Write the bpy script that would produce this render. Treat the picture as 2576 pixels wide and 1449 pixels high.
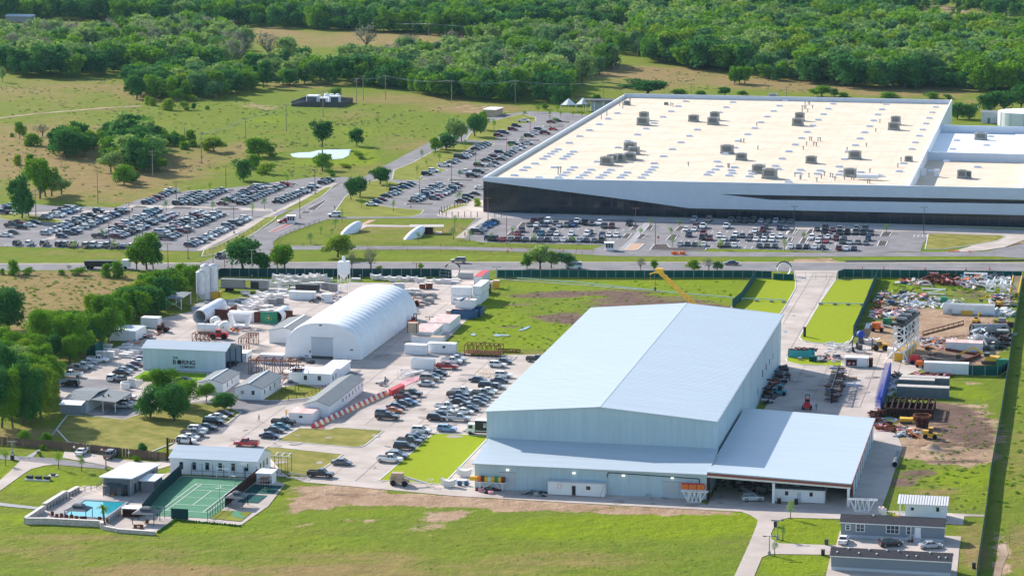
import bpy,math,random
import numpy as np
from mathutils import Vector,Matrix
for o in list(bpy.data.objects): bpy.data.objects.remove(o)
R=random.Random(7)
rad=math.radians
SC=bpy.context.scene
COL=SC.collection
# ---------------- camera, sky, sun, exposure ----------------
# the site is surveyed from the photograph: pinhole of focal length F (pixels of a 2576 px wide view),
# 143 m above the ground, pitched down; the plant's own grid is turned 11.66 degrees
F=6950.; XC=1288.; YC=724.5; YH=-450.; CAMH=143.
TH=math.atan((YC-YH)/F); CT=math.cos(TH); ST=math.sin(TH)
cam=bpy.data.cameras.new('camera'); cam.lens=F/2576.*36.; cam.sensor_width=36.
cam.clip_start=1.; cam.clip_end=30000.
camo=bpy.data.objects.new('camera',cam); COL.objects.link(camo)
camo.location=(0,0,CAMH); camo.rotation_euler=(math.pi/2-TH,0,0)
SC.camera=camo
SUNV=Vector((1.22,-1.42,-1.0)).normalized()
SUN_EL=math.asin(-SUNV.z)
w=bpy.data.worlds.new('World'); SC.world=w; w.use_nodes=True
nt=w.node_tree; nt.nodes.clear()
sk=nt.nodes.new('ShaderNodeTexSky'); sk.sky_type='NISHITA'; sk.sun_disc=False
sk.sun_elevation=SUN_EL; sk.sun_rotation=math.atan2(-SUNV.x,-SUNV.y)
sk.air_density=1.0; sk.dust_density=0.6; sk.ozone_density=1.2
bg=nt.nodes.new('ShaderNodeBackground'); bg.inputs[1].default_value=0.13
wo=nt.nodes.new('ShaderNodeOutputWorld')
nt.links.new(sk.outputs[0],bg.inputs[0]); nt.links.new(bg.outputs[0],wo.inputs[0])
sl=bpy.data.lights.new('sun','SUN'); sl.energy=4.5; sl.angle=rad(0.53); sl.color=(1.0,0.935,0.86)
so=bpy.data.objects.new('sun',sl); COL.objects.link(so)
so.rotation_euler=SUNV.to_track_quat('-Z','Y').to_euler(); so.location=(-300,900,400)
SC.view_settings.view_transform='Standard'; SC.view_settings.look='None'
SC.view_settings.gamma=1.0; SC.view_settings.use_curve_mapping=False
SC.view_settings.exposure=0.82
SC.cycles.max_bounces=6; SC.cycles.transparent_max_bounces=8
SC.cycles.diffuse_bounces=3
# ---------------- survey helpers ----------------
GA=rad(11.66); CA=math.cos(GA); SA=math.sin(GA)
KK=dict(A1=(0,0,2.576),A2=(1000,0,2.576),A3=(2000,0,2.0994),A4=(0,500,2.576),B1=(1000,500,2.576),B2=(2000,500,2.0994),B3=(0,900,3.22),B4=(700,900,2.862),C1=(0,1300,2.8133),C2=(800,1250,2.565),C3=(1400,900,2.07),C4=(2350,820,2.8985),C5=(2200,1250,2.5083),D1=(2600,1550,5.152),D2=(2600,1100,4.83),D3=(2000,250,3.68),D4=(2400,1000,4.83),D5=(1900,650,4.293),D6=(2900,250,3.917),E1=(600,800,5.175),E2=(960,830,4.293),E3=(2700,850,4.14),E4=(0,580,5.152),E5=(400,540,3.68),F1=(1250,370,4.293),F2=(1400,660,3.68),F3=(2300,660,4.293),F4=(1200,1080,4.831),F5=(80,1420,4.155),D=(0,0,.79826))
def kp(c,x,y):
    a=KK[c]; return ((a[0]+x/a[2])/1.25272,(a[1]+y/a[2])/1.25272)
def ray(px):
    dx=px[0]-XC; dy=-(px[1]-YC)
    return (dx,F*CT+dy*ST,-F*ST+dy*CT)
def gnd(c,x,y,z=0.):
    d=ray(kp(c,x,y)); t=(z-CAMH)/d[2]
    return (d[0]*t,d[1]*t)
def uvof(p): return (p[0]*CA-p[1]*SA,p[0]*SA+p[1]*CA)
def xyof(u,v): return (u*CA+v*SA,-u*SA+v*CA)
def U(c,x,y,z=0.): return uvof(gnd(c,x,y,z))
def hv(c,x,y,v):
    d=ray(kp(c,x,y)); du,dv=uvof(d); t=v/dv; return du*t,CAMH+d[2]*t
def hu(c,x,y,u):
    d=ray(kp(c,x,y)); du,dv=uvof(d); t=u/du; return dv*t,CAMH+d[2]*t
def project(X,Y,Z):
    z=Z-CAMH; f=Y*CT-z*ST; u=Y*ST+z*CT
    return (XC+F*X/f,YC-F*u/f)
def hgt(c,x,yb,yt):
    X,Y=gnd(c,x,yb); b=kp(c,x,yb)[1]; t=kp(c,x,yt)[1]
    a0=0.; a1=90.
    for _ in range(30):
        m=(a0+a1)/2
        if project(X,Y,m)[1] > t: a0=m
        else: a1=m
    return a0
ORD='first second third fourth fifth sixth seventh eighth ninth tenth eleventh twelfth thirteenth fourteenth fifteenth sixteenth seventeenth eighteenth nineteenth twentieth'.split()
def ordw(i):
    if i < 20: return ORD[i]
    tens=['twenty','thirty','forty','fifty','sixty','seventy','eighty','ninety'][(i+1) // 10-2]
    k=(i+1) % 10
    return (tens+'-'+ORD[k-1]) if k else tens[:-1]+'ieth'
# ---------------- materials ----------------
MC={}
def mat(name,col,rough=.7,metal=0.,var=0.,vscale=.3,bump=0.,bscale=4.,stripe=None,streak=0.,objvar=0.,emit=0.,spec=.5,coat=0.,alt=None):
    if name in MC: return MC[name]
    m=bpy.data.materials.new(name); m.use_nodes=True; t=m.node_tree; N=t.nodes; Lk=t.links
    b=N['Principled BSDF']; b.inputs['Roughness'].default_value=rough; b.inputs['Metallic'].default_value=metal
    b.inputs['Specular IOR Level'].default_value=spec if rough < .78 else .08
    if coat: b.inputs['Coat Weight'].default_value=coat
    c=(*col,1.); b.inputs['Base Color'].default_value=c
    tc=N.new('ShaderNodeTexCoord'); src=None
    if var or alt:
        n=N.new('ShaderNodeTexNoise'); n.inputs['Scale'].default_value=vscale; n.inputs['Detail'].default_value=5.; n.inputs['Roughness'].default_value=.62
        Lk.new(tc.outputs['Object'],n.inputs['Vector'])
        if streak:
            mp=N.new('ShaderNodeMapping'); mp.inputs['Scale'].default_value=streak
            Lk.new(tc.outputs['Object'],mp.inputs['Vector']); Lk.new(mp.outputs[0],n.inputs['Vector'])
        r=N.new('ShaderNodeValToRGB'); r.color_ramp.elements[0].position=.32; r.color_ramp.elements[1].position=.68
        a2=alt if alt else tuple(min(1.,x*(1+var)) for x in col)
        r.color_ramp.elements[0].color=(*[x*(1-var) for x in col],1.); r.color_ramp.elements[1].color=(*a2,1.)
        Lk.new(n.outputs['Fac'],r.inputs[0]); src=r.outputs[0]
        Lk.new(src,b.inputs['Base Color'])
    if objvar:
        oi=N.new('ShaderNodeObjectInfo'); hs=N.new('ShaderNodeHueSaturation')
        mr=N.new('ShaderNodeMapRange'); mr.inputs[3].default_value=1-objvar; mr.inputs[4].default_value=1+objvar
        Lk.new(oi.outputs['Random'],mr.inputs[0]); Lk.new(mr.outputs[0],hs.inputs['Value'])
        if src: Lk.new(src,hs.inputs['Color'])
        else: hs.inputs['Color'].default_value=c
        Lk.new(hs.outputs[0],b.inputs['Base Color'])
    if bump or stripe:
        bp=N.new('ShaderNodeBump'); bp.inputs['Strength'].default_value=bump if bump else .5
        if stripe:
            wv=N.new('ShaderNodeTexWave'); wv.wave_type='BANDS'; wv.bands_direction=stripe[0]; wv.inputs['Scale'].default_value=stripe[1]; wv.inputs['Distortion'].default_value=0.
            Lk.new(tc.outputs['Object'],wv.inputs['Vector']); Lk.new(wv.outputs['Fac'],bp.inputs['Height']); bp.inputs['Distance'].default_value=stripe[2]
        else:
            n2=N.new('ShaderNodeTexNoise'); n2.inputs['Scale'].default_value=bscale; n2.inputs['Detail'].default_value=4.
            Lk.new(tc.outputs['Object'],n2.inputs['Vector']); Lk.new(n2.outputs['Fac'],bp.inputs['Height']); bp.inputs['Distance'].default_value=.1
        Lk.new(bp.outputs[0],b.inputs['Normal'])
    if emit:
        b.inputs['Emission Color'].default_value=c; b.inputs['Emission Strength'].default_value=emit
    MC[name]=m; return m
M={}
def mm(k,*a,**q): M[k]=mat(k,*a,**q); return M[k]
mm('asphalt',(.225,.212,.215),.93,var=.2,vscale=.12,bump=.25,bscale=6)
mm('asphalt_dark',(.16,.165,.18),.93,var=.16,vscale=.06,bump=.25)
mm('concrete',(.49,.415,.36),.88,var=.2,vscale=.09,bump=.15,bscale=3,alt=(.57,.49,.435))
mm('concrete_grey',(.36,.35,.35),.88,var=.12,vscale=.07)
mm('kerbstone',(.62,.60,.57),.85,var=.08)
mm('paint_white',(.78,.78,.76),.6)
mm('turf',(.25,.305,.003),.9,var=.06,vscale=.5,bump=.35,bscale=9)
mm('lawn',(.20,.22,.018),.95,var=.28,vscale=.11,bump=.5,bscale=3,alt=(.24,.25,.04))
mm('lawn_dry',(.19,.21,.025),.95,var=.3,vscale=.2,bump=.5,bscale=3,alt=(.31,.26,.07))
mm('lawn_lush',(.17,.31,.012),.95,var=.22,vscale=.2,bump=.5,bscale=3)
mm('mulch',(.09,.075,.07),.95,var=.35,vscale=1.2,bump=.5)
mm('path_tan',(.50,.33,.22),.9,var=.06)
mm('dirt',(.36,.25,.17),.95,var=.3,vscale=.12,bump=.6,bscale=1.5,alt=(.50,.37,.27))
mm('dirt_dark',(.17,.11,.085),.95,var=.35,vscale=.15,bump=.8,bscale=1.2,alt=(.27,.18,.13))
mm('metal_roof',(.45,.52,.565),.45,var=.07,vscale=1.,streak=(.05,1.2,1))
mm('wall_steel',(.46,.58,.64),.5,var=.07,vscale=1.,streak=(1.2,1.,.1))
mm('wall_steel_y',(.44,.58,.66),.5,var=.04,vscale=.08,stripe=('Y',1.3,.05),bump=.4)
mm('white_wall',(.74,.76,.78),.6,var=.05,vscale=.25)
mm('white_metal',(.80,.80,.80),.5,var=.05,vscale=.6)
mm('container_white',(.78,.79,.80),.5,var=.07,vscale=.5,stripe=('X',3.5,.04),bump=.5)
mm('container_side',(.78,.79,.80),.5,var=.07,vscale=.5,stripe=('Y',3.5,.04),bump=.5)
mm('pink_roof',(.72,.36,.32),.75,var=.25,vscale=.5,alt=(.80,.62,.58))
mm('roof_cream',(.70,.555,.41),.8,var=.05,vscale=.08,alt=(.77,.635,.49)); mm('cladding',(.52,.59,.68),.5,var=.04,vscale=.3)  # front and parapet panels: blue-grey of shade put into the white
mm('roof_white',(.90,.90,.90),.6,var=.02)
mm('dark_glass',(.012,.018,.03),.12,spec=.6)
mm('window_glass',(.05,.07,.09),.1,spec=.6)
mm('car_glass',(.02,.025,.03),.08,spec=.7)
mm('hvac',(.30,.31,.29),.6,var=.12,vscale=1)
mm('hvac_dark',(.13,.14,.14),.6)
mm('tyre',(.018,.018,.02),.85)
mm('rim',(.35,.36,.38),.35,metal=.6)
mm('liner',(.03,.03,.035),.8)
mm('tail_red',(.5,.015,.012),.3)
mm('lamp_clear',(.8,.8,.82),.15)
mm('fence_green',(.010,.085,.075),.8,var=.2,vscale=1.2)
mm('fence_dark',(.012,.05,.055),.8,var=.2,vscale=1.2)
mm('steel_grey',(.33,.35,.37),.5,metal=.3)
mm('steel_dark',(.05,.05,.055),.6)
mm('pole_red',(.28,.07,.05),.6)
mm('pole_wood',(.30,.25,.21),.8)
mm('wood_fence',(.17,.11,.085),.85,var=.3,vscale=3)
mm('concrete_seg',(.82,.76,.71),.9,var=.12,vscale=1.5)
mm('concrete_seg_dark',(.30,.30,.30),.9,var=.2,vscale=1.5)
mm('rust',(.16,.055,.03),.8,var=.35,vscale=1.2)
mm('rust_dark',(.05,.02,.018),.8,var=.3,vscale=1.2)
mm('yellow',(.72,.40,.015),.55,var=.08)
mm('orange',(.75,.16,.02),.5)
mm('red',(.55,.02,.03),.5)
mm('blue',(.01,.055,.38),.6,var=.15)
mm('blue_dark',(.012,.07,.17),.6,var=.2)
mm('teal',(.02,.27,.34),.6,var=.1)
mm('green',(.01,.22,.11),.5)
mm('tan',(.48,.36,.26),.8,var=.1)
mm('brown_panel',(.14,.05,.035),.8,var=.35,vscale=.6)
mm('white_plastic',(.85,.82,.76),.5)
mm('grey_siding',(.21,.245,.29),.75,var=.06,vscale=2,stripe=('Z',4,.03),bump=.4)
mm('grey_light',(.45,.50,.54),.7,var=.05)
mm('shingle',(.065,.062,.068),.9,var=.3,vscale=3)
mm('roof_grey',(.23,.245,.25),.8,var=.08,vscale=.6)
mm('court_green',(.085,.235,.135),.8,var=.08,vscale=.4)
mm('stone',(.50,.45,.41),.9,var=.2,vscale=1.5)
mm('stone_cap',(.68,.62,.57),.85,var=.08)
mm('gazebo',(.06,.075,.09),.6)
mm('lamp_lit',(1.,.95,.8),.5,emit=.9)
mm('silo_grey',(.56,.57,.58),.6,var=.15,vscale=.8); mm('black',(.012,.012,.014),.5)
mm('crane_yellow',(.80,.45,.02),.5)
mm('bark',(.13,.105,.085),.95,var=.3,vscale=4)
mm('slab_grey',(.30,.29,.29),.9,var=.12,vscale=.8)
mm('slab_side',(.13,.15,.17),.9,var=.12,vscale=.8)
mm('skylight',(.80,.80,.84),.25)
mm('plastic_mint',(.45,.62,.55),.6)
mm('pink',(.72,.30,.32),.6)
def water_mat(name,col,rough=.06,scale=1.2):
    m=mat(name,col,rough,spec=.8); t=m.node_tree
    n=t.nodes.new('ShaderNodeTexNoise'); n.inputs['Scale'].default_value=scale; n.inputs['Detail'].default_value=3
    b=t.nodes.new('ShaderNodeBump'); b.inputs['Strength'].default_value=.25; b.inputs['Distance'].default_value=.05
    t.links.new(n.outputs[0],b.inputs['Height']); t.links.new(b.outputs[0],t.nodes['Principled BSDF'].inputs['Normal'])
    M[name]=m
water_mat('pool_water',(.03,.36,.44)); water_mat('pond_water',(.06,.11,.14),.05,.4)
# ---------------- object helpers ----------------
NTH={}
def tag(o,label=None,cat=None,group=None,kind=None):
    if label: o['label']=label
    if cat: o['category']=cat
    if group: o['group']=group
    if kind: o['kind']=kind
    return o
class Thing:
    pass
def thing(name,label,cat,u,v,z=0.,rot=None,group=None,world=False):
    """an Empty at the thing's base; u, v are plant-grid metres (or x, y when world=True)"""
    o=bpy.data.objects.new(name,None); COL.objects.link(o); o.empty_display_size=.5
    x,y=(u,v) if world else xyof(u,v)
    rz=(0. if world else-GA)+(rot or 0.)
    o.location=(x,y,z); o.rotation_euler=(0,0,rz)
    tag(o,label,cat,group)
    T=Thing(); T.o=o; T.inv=(Matrix.Translation((x,y,z)) @ Matrix.Rotation(rz,4,'Z')).inverted()
    return T
class MB:
    def __init__(s): s.v=[]; s.f=[]; s.m=[]; s.cur=0
    def add(s,vs,fs):
        b=len(s.v); s.v.extend(vs); s.f.extend([tuple(i+b for i in f) for f in fs]); s.m.extend([s.cur]*len(fs)); return s
    def box(s,x0,y0,z0,x1,y1,z1):
        return s.add([(x0,y0,z0),(x1,y0,z0),(x1,y1,z0),(x0,y1,z0),(x0,y0,z1),(x1,y0,z1),(x1,y1,z1),(x0,y1,z1)],
                     [(0,3,2,1),(4,5,6,7),(0,1,5,4),(1,2,6,5),(2,3,7,6),(3,0,4,7)])
    def cbox(s,cx,cy,cz,sx,sy,sz,r=0.,tilt=0.):
        Mx=Matrix.Translation((cx,cy,cz)) @ Matrix.Rotation(r,4,'Z') @ Matrix.Rotation(tilt,4,'Y')
        vs=[tuple(Mx @ Vector((a*sx/2,b*sy/2,c*sz/2))) for c in (-1,1) for a,b in ((-1,-1),(1,-1),(1,1),(-1,1))]
        return s.add(vs,[(0,3,2,1),(4,5,6,7),(0,1,5,4),(1,2,6,5),(2,3,7,6),(3,0,4,7)])
    def bar(s,p,q,w=.1,h=None):
        """square bar from p to q"""
        p=Vector(p); q=Vector(q); d=(q-p)
        if d.length < 1e-6: return s
        d.normalize(); up=Vector((0,0,1)) if abs(d.z) < .95 else Vector((1,0,0))
        a=d.cross(up).normalized()*(w/2); b=d.cross(a).normalized()*((h or w)/2)
        vs=[tuple(c+i*a+j*b) for c in (p,q) for i,j in ((-1,-1),(1,-1),(1,1),(-1,1))]
        return s.add(vs,[(0,3,2,1),(4,5,6,7),(0,1,5,4),(1,2,6,5),(2,3,7,6),(3,0,4,7)])
    def tube(s,p,q,r,n=10,r2=None,caps=True):
        p=Vector(p); q=Vector(q); d=(q-p).normalized(); up=Vector((0,0,1)) if abs(d.z) < .95 else Vector((1,0,0))
        a=d.cross(up).normalized(); b=d.cross(a); r2=r if r2 is None else r2
        vs=[]
        for c,rr in ((p,r),(q,r2)):
            for i in range(n):
                t=2*math.pi*i/n; vs.append(tuple(c+a*math.cos(t)*rr+b*math.sin(t)*rr))
        fs=[(i,(i+1) % n,n+(i+1) % n,n+i) for i in range(n)]
        if caps: fs+=[tuple(range(n-1,-1,-1)),tuple(range(n,2*n))]
        return s.add(vs,fs)
    def path(s,pts,r,n=6):
        for a,b in zip(pts,pts[1:]): s.tube(a,b,r,n)
        return s
    def prism(s,pts,z0,z1):
        n=len(pts)
        ar=sum(pts[i][0]*pts[(i+1) % n][1]-pts[(i+1) % n][0]*pts[i][1] for i in range(n))
        if ar < 0: pts=pts[::-1]
        vs=[(p[0],p[1],z0) for p in pts]+[(p[0],p[1],z1) for p in pts]
        return s.add(vs,[tuple(range(n-1,-1,-1)),tuple(range(n,2*n))]+[(i,(i+1) % n,n+(i+1) % n,n+i) for i in range(n)])
    def profx(s,prof,x0,x1):
        """profile of (y, z) points extruded along x"""
        n=len(prof); vs=[(x0,a,b) for a,b in prof]+[(x1,a,b) for a,b in prof]
        return s.add(vs,[tuple(range(n-1,-1,-1)),tuple(range(n,2*n))]+[(i,(i+1) % n,n+(i+1) % n,n+i) for i in range(n)])
    def profy(s,prof,y0,y1):
        n=len(prof); vs=[(a,y0,b) for a,b in prof]+[(a,y1,b) for a,b in prof]
        return s.add(vs,[tuple(range(n)),tuple(range(2*n-1,n-1,-1))]+[(i,n+i,n+(i+1) % n,(i+1) % n) for i in range(n)])
    def lathe(s,prof,cx,cy,n=16):
        k=len(prof); vs=[]
        for i in range(n):
            t=2*math.pi*i/n
            for r,z in prof: vs.append((cx+r*math.cos(t),cy+r*math.sin(t),z))
        fs=[]
        for i in range(n):
            j=(i+1) % n
            for a in range(k-1): fs.append((i*k+a,j*k+a,j*k+a+1,i*k+a+1))
        fs.append(tuple(i*k+k-1 for i in range(n))); fs.append(tuple(i*k for i in range(n-1,-1,-1)))
        return s.add(vs,fs)
    def ellipsoid(s,cx,cy,cz,rx,ry,rz,nu=10,nv=6):
        vs=[]; fs=[]
        for j in range(nv+1):
            ph=math.pi*j/nv
            for i in range(nu):
                t=2*math.pi*i/nu
                vs.append((cx+rx*math.sin(ph)*math.cos(t),cy+ry*math.sin(ph)*math.sin(t),cz-rz*math.cos(ph)))
        for j in range(nv):
            for i in range(nu):
                k=(i+1) % nu; fs.append((j*nu+i,j*nu+k,(j+1)*nu+k,(j+1)*nu+i))
        return s.add(vs,fs)
    def ring(s,c,rad_,w,t,axis='y',n=24,a0=0.,a1=2*math.pi):
        """flat-section ring: rad_ outer radius, w radial thickness, t depth along the axis"""
        full=abs(a1-a0-2*math.pi) < 1e-6; vs=[]; fs=[]; m=n if full else n+1
        for i in range(m):
            th=a0+(a1-a0)*i/n
            for rr,tt in ((rad_,-t/2),(rad_,t/2),(rad_-w,t/2),(rad_-w,-t/2)):
                a=rr*math.cos(th); b=rr*math.sin(th)
                vs.append((c[0]+a,c[1]+tt,c[2]+b) if axis == 'y' else (c[0]+tt,c[1]+a,c[2]+b) if axis == 'x' else (c[0]+a,c[1]+b,c[2]+tt))
        for i in range(n):
            j=(i+1) % m
            for k in range(4): fs.append((i*4+k,i*4+(k+1) % 4,j*4+(k+1) % 4,j*4+k))
        if not full: fs+=[(0,1,2,3),(n*4+3,n*4+2,n*4+1,n*4)]
        return s.add(vs,fs)
    def mesh(s,name,mats,xf=None,smooth=False):
        me=bpy.data.meshes.new(name)
        vs=s.v if xf is None else [tuple(xf(p)) for p in s.v]
        me.from_pydata(vs,[],s.f)
        for m in (mats if isinstance(mats,(list,tuple)) else [mats]): me.materials.append(M[m] if isinstance(m,str) else m)
        if len(me.materials) > 1: me.polygons.foreach_set('material_index',s.m)
        if smooth: me.polygons.foreach_set('use_smooth',[True]*len(me.polygons))
        me.update(); return me
    def part(s,name,mats,T,label=None,smooth=False,local=False,parent=None,kind=None):
        """link as ONE mesh part of thing T; geometry is in plant-grid metres unless local=True"""
        if local: xf=None
        else:
            inv=T.inv
            def xf(p):
                x,y=xyof(p[0],p[1]); return inv @ Vector((x,y,p[2]))
        me=s.mesh(name,mats,xf,smooth); o=bpy.data.objects.new(name,me); COL.objects.link(o); o.parent=parent or T.o
        if label: o['label']=label
        if kind: o['kind']=kind
        return o
    def single(s,name,mats,label,cat,u,v,rot=0.,z=0.,group=None,smooth=False,kind=None,world=False):
        """link as a thing of one mesh, geometry local to (u, v)"""
        me=s.mesh(name,mats,None,smooth); o=bpy.data.objects.new(name,me); COL.objects.link(o)
        x,y=(u,v) if world else xyof(u,v); o.location=(x,y,z); o.rotation_euler=(0,0,rot+(0 if world else-GA))
        return tag(o,label,cat,group,kind)
def inst(me,name,parent,loc=(0,0,0),rz=0.,scale=None):
    o=bpy.data.objects.new(name,me); COL.objects.link(o); o.parent=parent; o.location=loc; o.rotation_euler=(0,0,rz)
    if scale: o.scale=scale
    return o
def pl(c,*xy):
    return [gnd(c,xy[i],xy[i+1]) for i in range(0,len(xy),2)]
def clean(pts):
    n=len(pts); ar=sum(pts[i][0]*pts[(i+1) % n][1]-pts[(i+1) % n][0]*pts[i][1] for i in range(n))
    return pts if ar > 0 else pts[::-1]
NSH=[0]
def sheet(name,m,z,pts,kerb=0.,world=True,kind='structure'):
    """a flat ground surface; pts are world x, y"""
    if name != 'stain': NSH[0]+=1
    z=z*1.5+NSH[0]*.0004
    pts=clean(pts); cx=sum(p[0] for p in pts)/len(pts); cy=sum(p[1] for p in pts)/len(pts)
    me=bpy.data.meshes.new(name)
    me.from_pydata([(p[0]-cx,p[1]-cy,0) for p in pts],[],[tuple(range(len(pts)))]); me.materials.append(M[m])
    o=bpy.data.objects.new(name,me); COL.objects.link(o); o.location=(cx,cy,z); o['kind']=kind
    if kerb:
        b=MB(); n=len(pts)
        for i in range(n):
            p=Vector((*pts[i],0)); q=Vector((*pts[(i+1) % n],0)); d=(q-p)
            if d.length < .05: continue
            d.normalize(); nrm=Vector((-d.y,d.x,0))*kerb
            p2=p-d*kerb*.4; q2=q+d*kerb*.4
            b.prism([(p2.x,p2.y),(q2.x,q2.y),(q2.x-nrm.x,q2.y-nrm.y),(p2.x-nrm.x,p2.y-nrm.y)],0,z+.05)
        k=bpy.data.objects.new('kerb',b.mesh('kerb','kerbstone')); COL.objects.link(k); k['kind']='structure'
    return o
def ribbon(name,m,z,pts,width,kind='structure'):
    """a strip along a line of world points"""
    b=MB(); P=[Vector((*p,0)) for p in pts]; L=[]; Rr=[]
    for i,p in enumerate(P):
        d=(P[min(i+1,len(P)-1)]-P[max(i-1,0)]).normalized(); n=Vector((-d.y,d.x,0))
        wv=width[i] if isinstance(width,(list,tuple)) else width
        L.append(p+n*wv/2); Rr.append(p-n*wv/2)
    c=P[0]
    for i in range(len(P)-1):
        b.add([(*(Rr[i]-c).xy,0),(*(Rr[i+1]-c).xy,0),(*(L[i+1]-c).xy,0),(*(L[i]-c).xy,0)],[(0,1,2,3)])
    me=b.mesh(name,m); o=bpy.data.objects.new(name,me); COL.objects.link(o); o.location=(c.x,c.y,z); o['kind']=kind
    return o
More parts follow.
